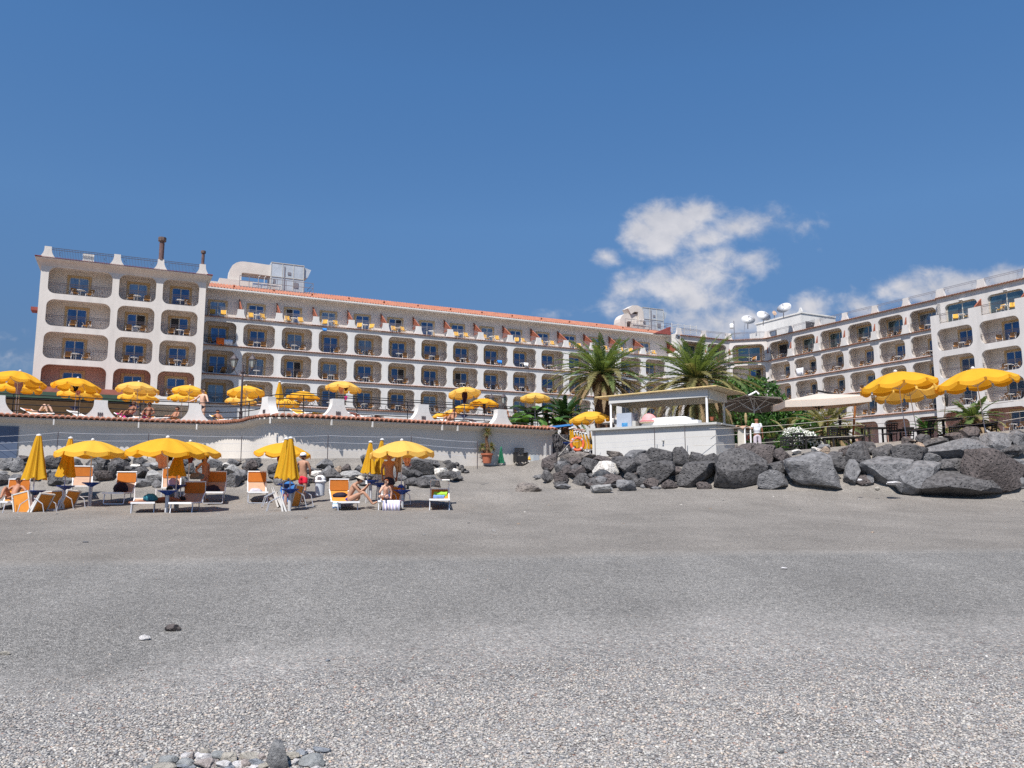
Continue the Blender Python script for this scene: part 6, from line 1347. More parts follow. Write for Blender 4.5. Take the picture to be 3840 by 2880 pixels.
leafmass(t,'foliage',LB_,5200,.075,[M_leaf,M_frond],23); leafmass(t,'blossom',[(a,b_-.08,c_+.06,d_,e_,f_) for a,b_,c_,d_,e_,f_ in LB_[:2]]+LB_[3:],3800,.06,[M_flower],24); m=MB(); [m.tube([(x*.3,0,-.1),(x,0,.4)],[.03,.01],5) for x in (-.4,0,.4,.7)]; m.build('stems',M_stem,t)
def tuft(base,label,n,L,mats,seed,cat='plant',name='plant',e=(.5,1.4),w=.03):
    rg=random.Random(seed); t=thing(name,label,cat,base,0); m=MB()
    for i in range(n):
        a=rg.random()*6.283; e0=rg.uniform(*e); l=L*rg.uniform(.6,1.1); P=[]; p=Vector((0,0,0)); ee=e0
        for k in range(5): P.append(p.copy()); p=p+Vector((math.cos(a)*math.cos(ee),math.sin(a)*math.cos(ee),math.sin(ee)))*l/4; ee-=.28
        s=Vector((-math.sin(a),math.cos(a),0)); vs=[]
        for k,q in enumerate(P): ww=w*(1-k/4.2); vs+=[tuple(q-s*ww),tuple(q+s*ww)]
        m.add(vs,[(2*k,2*k+1,2*k+3,2*k+2) for k in range(4)],rg.randrange(len(mats)))
    m.build('leaves',mats,t); return t
# potted yucca against the white wall
c=at(1826,1737,40.1); t=thing('potted_palm','spiky yucca with two leaf tufts in a large terracotta pot against the sea wall','potted plant',(c.x,c.y,c.z),0,None,.88)
m=MB(); m.lathe([(.22,0),(.30,.45),(.31,.47),(.36,.47),(.36,.56),(.31,.56),(.29,.50),(0,.49)],20); m.build('pot',M_terra,t)
m=MB(); m.tube([(0,0,.45),(.02,0,1.0),(-.05,0,1.35),(.04,0,1.75)],[.12,.10,.08,.09],8); m.tube([(-.1,0,.5),(-.22,0,.8)],[.07,.06],6); m.tube([(.1,0,.5),(.24,0,.8)],[.07,.06],6); m.build('trunk',M_bark,t)
for z,x,n,L,s in ((1.78,.04,230,.44,1),(.92,-.25,170,.40,2),(.92,.27,190,.44,3)):
    q=tuft((0,0,0),'x',n,L,[M_frond2,M_frond,M_dry],40+s,e=(-.6,1.4),w=.026); lv_=[o for o in bpy.data.objects if o.parent==q][0]; lv_.parent=t; lv_.location=(x,0,z); lv_.name='leaf_tuft'; bpy.data.objects.remove(q)
# banana plants
def banana(px,py,Y,n,L,label,seed):
    c=at(px,py,Y); rg=random.Random(seed); t=thing('banana_plant',label,'banana plant',(c.x,c.y,ZT-.3),0); h=c.z-ZT+.2
    m=MB(); m.tube([(0,0,0),(0,0,h)],[.13,.09],8); m.build('stem',M_frond2,t); m=MB()
    for i in range(n):
        a=i*2.4+rg.random()*.5; e0=rg.uniform(.25,1.25); l=L*rg.uniform(.8,1.15); p=Vector((0,0,h)); P=[]; ee=e0; K=9
        for k in range(K+1): P.append(p.copy()); p=p+Vector((math.cos(a)*math.cos(ee),math.sin(a)*math.cos(ee),math.sin(ee)))*l/K; ee-=.20
        s=Vector((-math.sin(a),math.cos(a),0)); vs=[]
        for k,q in enumerate(P):
            ww=.30*math.sin(PI*min(.98,.12+.86*k/K))**.6*(1+.15*rg.random()); vs+=[tuple(q-s*ww-Vector((0,0,.10))),tuple(q),tuple(q+s*ww-Vector((0,0,.10)))]
        m.add(vs,[(3*k+j,3*k+j+1,3*k+j+4,3*k+j+3) for k in range(K) for j in (0,1)],rg.randrange(2))
    m.build('leaves',[M_ban,M_leafd],t)
banana(1995,1560,47,9,1.9,'banana plant with broad leaves behind the terrace railing',51); banana(1960,1590,46,8,1.6,'lower banana plant behind the last white post',52); banana(2085,1580,47.5,6,1.3,'banana plant between the dark haired person and the short palm',53)
c=at(2893,1640,38.6); t=thing('planter','dark planter pot beside the man in white','planter',(c.x,c.y,c.z-.62),0); m=MB(); m.lathe([(.26,0),(.34,.5),(.37,.52),(.33,.54),(0,.5)],16); m.build('pot',M_dkwood,t)
o=tuft((c.x,c.y,c.z-.1),'tuft of yellow green grass in the dark planter',90,.6,[M_frond2,M_leaf],61,e=(.7,1.5),w=.012)
for i,(px,py,n,l) in enumerate([(3010,1650,60,.5),(3120,1640,70,.8),(3180,1600,80,.9),(3250,1620,60,.7),(3550,1610,60,.7),(2220,1650,70,.7)]):
    c=at(px,py,42.5); tuft((c.x,c.y,c.z-.25),['spiky green plant right of the blossom bush','olive coloured grasses below the cream parasol','tall olive grasses beside the brown parasol mast','green grasses right of the brown mast','dry grasses behind the round dark tables','dry grass tuft right of the life ring'][i],n,l,[M_frond2,M_frond,M_dry],70+i)
# ---------------- kiosk ----------------
KA=Vector((4.01,40.33,3.2)); KZ=-36.5
def KL(x,y,z): return (Matrix.Translation(KA)@Matrix.Rotation(R_(KZ),4,'Z'))@Vector((x,y,z))
M_kw=mat('kiosk_white_panel',(.52,.51,.49),.7,(1.2,.06)); M_kwd=mat('kiosk_counter_grey',(.46,.45,.42),.8,(4,.15)); M_ply=mat('kiosk_plywood',(.55,.47,.34),.8,(3,.12)); M_plyedge=mat('straw_edge',(.62,.46,.22),.85,(6,.25)); M_kcream=mat('kiosk_cream_board',(.60,.56,.48),.75,(2,.08))
k=thing('beach_kiosk','white open beach kiosk with long counter and thin flat roof on posts above the boulders','kiosk',KA,R_(KZ))
m=MB(); m.box(.12,6.72,0,.12,-.4,1.37); m.box(6.6,6.72,.122,2.3,-.4,1.37); m.box(.12,.24,.122,2.3,-.4,1.37); m.build('wall',M_kw,k)
m=MB(); m.box(-.05,6.85,-.17,.38,1.372,1.48); m.box(6.35,6.9,.381,2.35,1.40,1.46); m.build('counter',M_kwd,k)
m=MB(); m.tube([(4.1,-.02,.75),(4.1,-.16,.70)],.04,8); m.build('wall_spout',M_kwd,k)
for i,(x,y) in enumerate(((1.12,.2),(6.25,.2),(1.3,2.2),(3.5,2.2),(6.3,2.2))):
    m=MB(); m.tube([(x,y,1.48 if y<1 else .1),(x,y,3.05)],.055 if y<1 else .045,10); m.build('post',M_white if y<1 else M_kcream,k)
def kb(name,b,mtl): m=MB(); m.box(*b); return m.build(name,mtl,k)
kb('front_beam',(1.05,6.35,.12,.2,2.72,3.06),M_kw); kb('rear_beam',(1.2,6.4,2.12,2.2,2.62,2.95),M_kcream); kb('side_beam',(1.0,1.08,.201,2.3,2.68,3.04),M_kcream); kb('side_beam',(6.351,6.43,.201,2.3,2.60,3.04),M_kcream)
m=MB(); Z=lambda x,y:3.08+.012*(x-3)-.03*y
c4=[(.3,.03),(6.85,-.12),(7.1,2.9),(.4,2.9)]; m.add([(x,y,Z(x,y)) for x,y in c4]+[(x,y,Z(x,y)+.03) for x,y in c4],[(3,2,1,0),(4,5,6,7),(0,1,5,4),(1,2,6,5),(2,3,7,6),(3,0,4,7)]); m.build('roof',M_ply,k)
m=MB(); 
for a,b in ((c4[0],c4[1]),(c4[1],c4[2]),(c4[2],c4[3])): m.tube([(a[0],a[1],Z(*a)+.03),(b[0],b[1],Z(*b)+.03)],.035,5)
m.build('roof_edge',M_plyedge,k)
def kthing(name,label,cat,x,y,z,rz=0): return thing(name,label,cat,KL(x,y,z),R_(KZ+rz))
t=kthing('drinks_fridge','tall white drinks fridge with a blue poster standing at the left end of the kiosk','fridge',1.75,.75,.2)
m=MB(); m.box(-.42,.42,-.35,.35,0,2.02); m.box(.43,.62,-.3,.35,0,1.6,1); m.build('body',[mat('fridge_grey',(.36,.40,.47),.4,(2,.1)),M_kwd],t)
m=MB(); m.box(-.12,.20,-.375,-.352,.4,1.52); q=m.build('poster',mat('poster_blue',(.03,.16,.40),.5,(7,.35),col2=(.10,.35,.55)),t)
m=MB()
for i in range(4):
    z=.55+.24*i; m.tube([(-.06,-.385,z),(.02,-.385,z+.15),(.08,-.385,z+.02),(.14,-.385,z+.16)],.013,4)
m.build('pale_strokes',M_bluet,q)
t=kthing('domed_cover','pink domed cover with a cream rim on a white stand behind the kiosk counter','domed cover',3.05,.62,1.42)
m=MB(); m.lathe([(.50,.28),(.50,.31),(.40,.34),(.385,.42),(.33,.56),(.22,.67),(.10,.72),(0,.73)],24); m.lathe([(.46,.33),(.48,.36),(.46,.37)],24); m.lathe([(.03,.72),(.02,.78),(0,.80)],8); m.build('dome',mat('pink_plastic',(.66,.30,.31),.6,(5,.06)),t,smooth=True)
m=MB(); m.lathe([(.30,.22),(.50,.275),(.49,.285),(.0,.27)],24); m.build('rim',mat('cream_rim',(.72,.60,.42),.6),t)
m=MB(); m.lathe([(.09,-.1),(.09,.24)],12); m.build('stand',M_white,t)
t=kthing('pedal_boat','long white upturned plastic hull lying behind the kiosk counter','boat hull',4.2,.75,1.52)
def hull(m,x0,x1,h,w):
    P=[(x0,0),(x0+.25,h*.55),(x0+.75,h),(x1-.3,h*1.02),(x1-.1,h*.85),(x1,0)]; m.prism(P,-w/2,w/2)
m=MB(); hull(m,-1.5,1.1,.36,.8); m.box(-1.7,1.2,-.45,.45,-.06,-.0); o=m.build('hull',M_white,t); bv=o.modifiers.new('b','BEVEL'); bv.width=.05; bv.segments=3
t=kthing('white_box','white box lid lying right of the upturned hull in the kiosk','box',5.3,.5,1.5); m=MB(); m.prism([(-.45,0),(.45,0),(.43,.17),(.1,.17),(-.42,.03)],-.25,.25); m.build('body',M_white,t)
t=thing('white_hull_end','white rounded hull end left of the kiosk below the yellow parasol','boat hull',at(2281,1590,43),R_(-20)); m=MB(); m.prism([(-.35,0),(.4,0),(.4,.28),(-.2,.28),(-.33,.15)],-.4,.4); o=m.build('hull',M_offw,t); bv=o.modifiers.new('b','BEVEL'); bv.width=.06; bv.segments=3
c=at(2670,1578,43); t=thing('flower_pot','small terracotta pot hanging in the shade behind the kiosk','pot',c); m=MB(); m.lathe([(.09,0),(.14,.2),(.15,.22),(0,.2)],12); m.build('pot',M_terra,t)
# side service counter with small wavy roof right of the kiosk
t=thing('side_counter','cream side counter with wavy awning edge right of the kiosk','counter',KL(7.0,2.35,0),R_(KZ+60)); m=MB(); m.box(-.1,.3,0,.06,-.3,1.30); m.box(-.1,1.3,.5,1.0,1.24,1.30); m.build('panel',M_kcream,t)
m=MB(); vs=[]; 
for i in range(25):
    x=-.3+1.6*i/24; z=1.40+.07*math.sin(i*.8); vs+=[(x,-.1,z),(x,.9,z+.03)]
m.add(vs,[(2*i,2*i+2,2*i+3,2*i+1) for i in range(24)]); o=m.build('awning',M_tan,t); so=o.modifiers.new('s','SOLIDIFY'); so.thickness=.03
for x in (.25,.6): m=MB(); m.tube([(x,-.05,-.3),(x,-.05,1.38)],.035,8); m.build('post',M_white,t)
# ---------------- life ring, armchair, hydrant, box ----------------
c=at(2165,1665,41.0); t=thing('life_ring','orange life ring hanging on a dark pole in front of folded parasols','life ring',c,R_(-4))
m=MB(); n=32; 
P=[(.32*math.cos(2*PI*i/n),0,.32*math.sin(2*PI*i/n)) for i in range(n+1)]; m.tube(P,.072,10,cap=False); m.build('ring',mat('orange_foam',(.66,.13,.06),.6,(6,.1)),t,smooth=True)
m=MB(); 
for a in (45,135,225,315):
    q=[(.32*math.cos(R_(a+d)),0,.32*math.sin(R_(a+d))) for d in (-7,0,7)]; m.tube(q,.076,10)
m.build('bands',M_wbag,t)
m=MB(); m.tube([(.1+.42*math.cos(R_(a)),.02,-.05+.42*math.sin(R_(a))) for a in range(-60,80,10)],.01,4); m.build('grab_rope',M_offw,t)
c=at(2171,1620,41.1); t=thing('ring_pole','thin dark pole carrying the life ring','pole',(c.x,c.y,c.z-1.35)); m=MB(); m.tube([(0,0,0),(0,0,1.42)],.018,6); m.build('pole',M_iron,t)
c=at(2165,1706,41.5); t=thing('stone_bank','dark rough stone ledge below the life ring','ledge',c); 
for i in range(9): 
    bm=rock_bm(.5,.4,.32,700+i,6,2); me=bpy.data.meshes.new('stone'); bm.to_mesh(me); bm.free(); me.materials.append(RM['dark']); o=bpy.data.objects.new('stone',me); COL.objects.link(o); o.parent=t; o.location=(-.8+.24*i,.1*(i%2),.06*((i*5)%3))
def armchair():
    c=at(1952,1737,41.1); t=thing('armchair','black woven plastic armchair standing against the white sea wall','armchair',c,R_(18),None,.84); 
    m=MB(); m.box(-.30,.30,-.3,.3,.34,.42); m.box(-.30,.30,-.3,-.24,.08,.34); m.box(-.3,.3,.24,.3,.08,.34); m.build('seat',M_blk,t)
    m=MB()
    for i in range(9): m.box(-.29+.068*i,-.255+.068*i,.24,.27,.42,.92)
    for i in range(6): m.box(-.30,.31,.235,.275,.45+.085*i,.485+.085*i)
    m.box(-.32,.33,.23,.28,.90,.95); m.build('backrest',M_blk,t)
    for s in (-1,1): m=MB(); a,b=sorted((s*.30,s*.38)); m.box(a,b,-.32,.3,.08,.62); m.box(a-.01,b+.01,-.34,.3,.62,.66); m.build('armrest',M_blk,t)
    for x in (-.32,.32):
        for y in (-.28,.26): m=MB(); m.box(x-.03,x+.03,y-.03,y+.03,0,.08); m.build('leg',M_blk,t)
armchair()
c=at(1985,1737,41.5); t=thing('hydrant','small yellow and white standpipe between the armchair and the grey box','standpipe',c); m=MB(); m.lathe([(.06,0),(.05,.16)],8); m.build('base',M_offw,t); m=MB(); m.lathe([(.05,.16),(.09,.2),(.05,.28),(.02,.36),(0,.37)],8); m.build('valve',M_yel,t)
c=at(2007,1735,42.0); t=thing('meter_box','pale grey electric box at the foot of the sea wall','meter box',c,R_(37)); m=MB(); m.box(-.22,.2,-.1,.1,0,.40); m.build('body',mat('pale_box',(.38,.42,.45),.6),t); m=MB(); m.box(-.19,.17,-.115,-.102,.04,.36); m.build('door',mat('pale_box_door',(.42,.46,.5),.5),t)
# green folded net
c=at(1880,1737,40.7); m=MB(); n=7
vs=[]
for i in range(n): 
    a=i/(n-1); vs+=[(-.18+.36*a,(-.04 if i%2 else .06),0),(-.10+.16*a,(-.02 if i%2 else .03),.55+.0*a),(-.03+.05*a,0,.86)]
m.add(vs,[(3*i+j,3*i+3+j,3*i+4+j,3*i+1+j) for i in range(n-1) for j in (0,1)]); o=m.build('green_net',mat('green_cloth',(.03,.22,.12),.8,(12,.6)),loc=c); so=o.modifiers.new('s','SOLIDIFY'); so.thickness=.015; props(o,'folded green cloth leaning against the sea wall beside the potted yucca','cloth')
for i,(px,py,h,lab) in enumerate([(2041,1712,.55,'left thin pale post before the lava stone wall'),(2047,1700,.5,'middle thin pale post before the lava stone wall'),(2063,1705,.48,'right thin pale post before the lava stone wall'),(2754,1680,.8,'thin white post beside the kiosk side counter'),(2742,1672,.5,'short white stake below the kiosk side counter')]):
    c=at(px,py,40 if i<3 else 38.5); t=thing('stake',lab,'post',c-Vector((0,0,.15))); m=MB(); m.tube([(0,0,0),(0,0,h+.15)],.02,6); m.build('post',M_offw,t)
# ---------------- street lamps ----------------
def lamp(px,ybase,Y,zh,label,s=1,rz=8):
    c=at(px,ybase,Y); t=thing('street_lamp',label,'street lamp',(c.x,c.y,ZT-.02),R_(rz)); H=zh
    m=MB(); m.lathe([(.13,0),(.13,.08),(.09,.14),(.085,.55),(.10,.6),(.055,.66),(.048,H-.35),(.08,H-.3),(.10,H-.24),(.05,H-.22),(.03,H+.12),(0,H+.16)],12); m.build('column',M_iron,t)
    for sg in (-1,1):
        m=MB(); m.tube([(0,0,H-.30)]+[(sg*(.12+.16*u),0,H-.34-.10*math.sin(u*PI)) for u in (.1,.4,.7,1)]+[(sg*.36,0,H-.22),(sg*.42,0,H-.12)],.018,6); m.tube([(sg*(.16+.06*math.cos(a*.7)),0,H-.22+.06*math.sin(a*.7)) for a in range(8)],.012,5); a_=m.build('bracket',M_iron,t)
        m=MB(); m.lathe([(.05,-.14),(.075,-.1),(.07,-.02)],6,(sg*.44,0,H)); m.lathe([(.21,.36),(.215,.40),(.13,.50),(.08,.56),(.05,.58),(.03,.66),(0,.68)],6,(sg*.44,0,H)); 
        for j in range(6):
            a=2*PI*j/6; m.tube([(sg*.44+.095*math.cos(a),.095*math.sin(a),H-.02),(sg*.44+.19*math.cos(a),.19*math.sin(a),H+.37)],.010,4)
        l=m.build('lantern',M_iron,t)
        m=MB(); m.lathe([(.088,-.0),(.178,.36)],6,(sg*.44,0,H)); m.build('glass',M_lglass,l)
M_lglass=mat('lantern_glass',(.34,.36,.34),.12,spec=.6)
p,d=tpt(s_at_px(905)); lamp(904,1530,p.y+.7,(at(904,1375,p.y+.7).z-ZT),'dark iron street lamp with two lanterns rising from the terrace edge')
lamp(1866,1530,51,(at(1866,1512,51).z-ZT),'farther double lantern street lamp behind the terrace parasols',rz=-25)
# ---------------- wire fence on the beach ----------------
def wires(name,label,posts,hs,mpost,r=.006,cat='fence',pr=.018,ph=1.15,sag=.03):
    t=thing(name,label,cat,posts[0]); o0=Vector(posts[0])
    for p in posts: m=MB(); m.tube([(0,0,-.2),(0,0,ph)],pr,6); m.build('post',mpost,t,Vector(p)-o0)
    for h in hs:
        m=MB(); P=[]
        for a,b in zip(posts,posts[1:]):
            a,b=Vector(a)-o0,Vector(b)-o0
            for i in range(6): u=i/6; P.append(a.lerp(b,u)+Vector((0,0,h-sag*4*u*(1-u))))
        P.append(Vector(posts[-1])-o0+Vector((0,0,h))); m.tube([tuple(q) for q in P],r,4); m.build('wire',M_wire,t)
M_wire=mat('pale_wire',(.45,.46,.50),.5)
PP=[]
for px,py in ((-60,1722),(212,1706),(553,1712),(903,1722),(1228,1717),(1541,1722),(1790,1742)):
    c=at(px,py,34.6); PP.append((c.x,c.y,c.z))
wires('wire_fence','sagging wire fence on thin dark posts behind the left boulders',PP,(.35,.68,.98),M_iron,ph=1.02)
PP=[tuple(at(px,py,Y)) for px,py,Y in ((2232,1704,38.6),(2456,1690,37.6),(2570,1686,36.6))]
wires('wire_fence','dark posts with thin wires in front of the kiosk counter',PP,(.3,.55),M_iron,ph=1.12)
def rope(P,label,r=.010):
    pts=[at(*p) for p in P]; o=pts[0]; m=MB(); Q=[]
    for a,b in zip(pts,pts[1:]):
        for i in range(8): u=i/8; Q.append(a.lerp(b,u)-o-Vector((0,0,.06*4*u*(1-u))))
    Q.append(pts[-1]-o); m.tube([tuple(q) for q in Q],r,5); props(m.build('rope',M_rope,loc=o),label,'rope','ropes strung along the right terrace')
M_rope=mat('pale_rope',(.48,.44,.38),.8)
rope([(2660,1608,36.2),(3100,1578,35.2),(3860,1497,31.5)],'topmost rope strung along the right terrace edge')
rope([(2560,1640,36.4),(3100,1600,35.2),(3860,1540,31.5)],'second rope from the top along the right terrace edge')
rope([(2600,1671,36.0),(3100,1640,35.2),(3520,1602,33.4),(3860,1562,31.5)],'lowest rope along the right terrace edge')
rope([(2090,1620,41),(2125,1650,41),(2170,1655,40.8)],'slack rope hanging from the tiles to the life ring')
rope([(2030,1772,38),(2130,1668,39),(2230,1575,39)],'pale guy rope running up from the boulders to the kiosk parasol')
# ---------------- dark restaurant furniture ----------------
def ladder_chair(px,ytop,Y,rz,label,h=.98):
    c=at(px,ytop,Y); t=thing('ladderback_chair',label,'chair',(c.x,c.y,c.z-h),R_(rz),'dark chairs on the right terrace')
    m=MB(); m.box(-.24,.24,-.24,.22,.43,.47); m.build('seat',M_dkwood,t)
    m=MB()
    for s in (-.235,.235): m.tube([(s,.22,.45),(s,.30,h)],.024,6)
    for i in range(4): z=.58+.105*i; y=.225+.075*(z-.45)/.5; m.box(-.22,.22,y-.012,y+.012,z,z+.05)
    for i in range(3): x=-.12+.12*i; m.box(x-.02,x+.02,.245,.26,.58,.93)
    m.box(-.26,.26,.285,.315,h-.05,h+.01); m.build('backrest',M_dkwood,t)
    for s in (-.22,.22):
        for y in (-.21,.21): m=MB(); m.tube([(s,y,0),(s,y,.44)],.022,6); m.build('leg',M_dkwood,t)
for a in [(2984,1626,35.2,180,'dark ladder-back chair in front of the white blossom bush'),(3110,1606,37.0,182,'dark ladder-back chair right of the blossom bush with open slatted back'),(3163,1608,38.4,150,'dark chair half hidden between the slatted chair and the mast'),
          (3219,1598,36.5,250,'dark chair turned sideways right of the brown parasol mast'),(3332,1584,35.4,182,'tall dark chair below the left yellow parasol'),(3468,1578,35.0,215,'dark chair turned left beside the round table'),(3702,1580,33.6,262,'dark striped chair seen from the side behind the rightmost parasol pole'),(2944,1640,35.4,170,'low dark chair at the left of the blossom bush'),(3396,1604,36.2,175,'dark chair behind the left yellow parasol pole'),(3560,1600,35.6,190,'dark chair between the two round tables')]: ladder_chair(*a)
def dark_table(px,py,Y,hw,label,round_=True,h=.76):
    c=at(px,py,Y); s=hw/ppm(Y); t=thing('dining_table',label,'table',(c.x,c.y,c.z-h),0,'dark tables on the right terrace'); m=MB()
    if round_: m.lathe([(.0,h-.07),(s*.93,h-.07),(s,h-.03),(s,h),(0,h+.002)],28)
    else: m.box(-s,s,-s*.8,s*.8,h-.05,h)
    m.build('top',M_dkwood,t)
    if round_: m=MB(); m.lathe([(.30,0),(.28,.04),(.06,.10),(.055,h-.07)],12); m.build('pedestal',M_dkwood,t)
    else:
        for x in (-s+.06,s-.06):
            for y in (-s*.8+.06,s*.8-.06): m=MB(); m.box(x-.035,x+.035,y-.035,y+.035,0,h-.05); m.build('leg',M_dkwood,t)
    return t
dark_table(3046,1637,35.6,40,'square dark table between the first two ladder-back chairs',False); dark_table(3284,1604,37,44,'square dark table between the mast and the tall dark chair',False); dark_table(3162,1640,36.4,60,'long dark table in front of the half hidden chair',False,.8)
dark_table(3536,1570,34.6,66,'round dark table behind the small cycad'); dark_table(3650,1594,33.4,66,'round dark table beside the rightmost parasol pole'); dark_table(3410,1612,36,60,'square dark table behind the left yellow parasol pole',False)
# ---------------- cantilever parasols ----------------
def canti(label,c,R,n,H,mtl,rot,mast,mastmat,val,arm,rib=M_white,th=.02):
    t=thing('cantilever_parasol',label,'parasol',mast[0])
    o0=Vector(mast[0]); m=MB(); m.tube([(0,0,0),tuple(Vector(mast[1])-o0)],.06,8); m.build('mast',mastmat,t)
    m=MB(); vs=[];K=6
    q=[0,.3,.6,.85,1.0]; sub=6; N_=n*sub
    for u in q:
        for j in range(N_):
            k_,f=divmod(j,sub); a0=2*PI*k_/n; a1=2*PI*(k_+1)/n; w=f/sub; x=R[0]*u*lerp(math.cos(a0),math.cos(a1),w); y=R[1]*u*lerp(math.sin(a0),math.sin(a1),w); vs.append((x,y,H*(1-u)-.05*math.sin(PI*w)*u))
    m.add(vs,[(i*N_+j,i*N_+(j+1)%N_,(i+1)*N_+(j+1)%N_,(i+1)*N_+j) for i in range(len(q)-1) for j in range(N_)])
    if val:
        b=(len(q)-1)*N_; v2=[(vs[b+j][0]*1.01,vs[b+j][1]*1.01,vs[b+j][2]-val) for j in range(N_)]; vv=[vs[b+j] for j in range(N_)]+v2; m.add(vv,[(j,(j+1)%N_,N_+(j+1)%N_,N_+j) for j in range(N_)])
    o=m.build('canopy',mtl,t); so=o.modifiers.new('s','SOLIDIFY'); so.thickness=th
    X=Matrix.Translation(Vector(c)-o0)@rot; o.matrix_local=X
    m=MB()
    for k_ in range(n):
        a=2*PI*k_/n; m.tube([(0,0,H-.10),(R[0]*math.cos(a)*.97,R[1]*math.sin(a)*.97,-.02)],.022,5); m.tube([(0,0,-.38),(R[0]*math.cos(a)*.5,R[1]*math.sin(a)*.5,H*.5-.08)],.022,5)
    m.tube([(0,0,-.5),(0,0,H)],.035,8); o2=m.build('ribs',rib,t); o2.matrix_local=X
    m=MB(); P=[tuple(Vector(p)-o0) for p in arm]; m.tube(P,.05,8); m.build('arm',mastmat if mastmat is M_white else M_blk,t)
RX=lambda a,b,c:Matrix.Rotation(R_(b),4,'Y')@Matrix.Rotation(R_(a),4,'X')@Matrix.Rotation(R_(c),4,'Z')
canti('grey brown hexagonal cantilever parasol on a white mast beside the kiosk',at(2828,1516,41.4),(1.8,1.8),6,.42,M_taupe,RX(-9,4,0),(at(2716,1600,42)-Vector((0,0,1.2)),at(2714,1488,42)),M_white,0,[at(2714,1530,42),at(2790,1493,41.8),at(2836,1468,41.7),at(2846,1478,41.5)])
canti('large cream square cantilever parasol on a brown wooden mast right of the grey one',at(3068,1503,38.6),(2.85,2.65),4,.33,M_cream,RX(2,-3.5,38),(at(3196,1640,40.2)-Vector((0,0,.3)),at(3210,1478,39.8)),M_wood,.30,[at(3212,1488,39.8),at(3140,1480,39.3),at(3068,1466,38.8)],M_blk)
# bamboo torches
def torch(px,yt,yb,Y,label,lean=0):
    a=at(px,yb,Y); b=at(px+lean,yt,Y); t=thing('bamboo_torch',label,'torch',a-Vector((0,0,.2))); d=b-a; m=MB(); m.tube([(0,0,0),tuple(d+Vector((0,0,.2)))],.018,6); m.build('pole',M_stem,t); m=MB(); m.lathe([(.02,-.55),(.06,-.45),(.08,-.15),(.05,.0),(.02,.04),(0,.05)],8,tuple(d+Vector((0,0,.2)))); m.build('head',mat('torch_wicker%d'%int(px),(.34,.25,.13),.8) if px<3000 else M_dkwood,t)
torch(2796,1552,1652,40.2,'bamboo torch standing between the kiosk and the man in white'); torch(3536,1480,1600,34.8,'thin dark closed torch standing in front of the right block',12); torch(3147,1562,1625,38,'dark post standing behind the slatted chair',2)
# gull on a post
c=at(3103,1572,38.6); t=thing('gull_post','short brown post with a gull on it behind the chairs','post',c-Vector((0,0,.8))); m=MB(); m.tube([(0,0,0),(0,0,.78)],.025,6); m.build('post',M_wood,t)
b=thing('gull','grey and white gull perched on a post under the cream parasol','bird',c-Vector((0,0,.02)),R_(10)); m=MB(); m.tube([(-.22,0,.10),(-.12,0,.09),(0,0,.10),(.1,0,.12),(.15,0,.17),(.19,0,.19),(.23,0,.185),(.27,0,.18)],[.006,.045,.075,.06,.035,.035,.022,.004],10); m.build('body',M_whc,b,smooth=True)
m=MB(); [m.tube([(.06,s*.06,.12),(-.08,s*.065,.11),(-.26,s*.03,.09)],[.03,.04,.005],6,flat=.5) for s in (-1,1)]; m.build('wings',mat('gull_grey',(.16,.17,.19),.8),b); m=MB(); [m.tube([(0,s*.025,.05),(0,s*.025,0)],.006,4) for s in (-1,1)]; m.build('legs',M_orange,b)
# ---------------- roof machinery ----------------
def WL(x,y,z): return (Matrix.Translation((-8.06,87.35,EYE))@Matrix.Rotation(R_(26),4,'Z'))@Vector((x,y,z))
def duct(m,P,hw,d,mi=0,y=0):
    """square air duct bent along P=[(x,z)]"""
    vs=[]; n=len(P)
    for i,(x,z) in enumerate(P):
        a=Vector(P[max(i-1,0)]); b=Vector(P[min(i+1,n-1)]); t_=(b-a).normalized(); nn=Vector((-t_.y,t_.x)); k=1.0
        for s,yy in ((-1,y),(1,y),(1,y+d),(-1,y+d)): vs.append((x+nn.x*s*hw,yy,z+nn.y*s*hw))
    m.add(vs,[(4*i+j,4*i+(j+1)%4,4*i+4+(j+1)%4,4*i+4+j) for i in range(n-1) for j in range(4)]+[(3,2,1,0),(4*n-4,4*n-3,4*n-2,4*n-1)],mi)
M_duct=mat('beige_duct',(.58,.53,.48),.6,(1.2,.08))
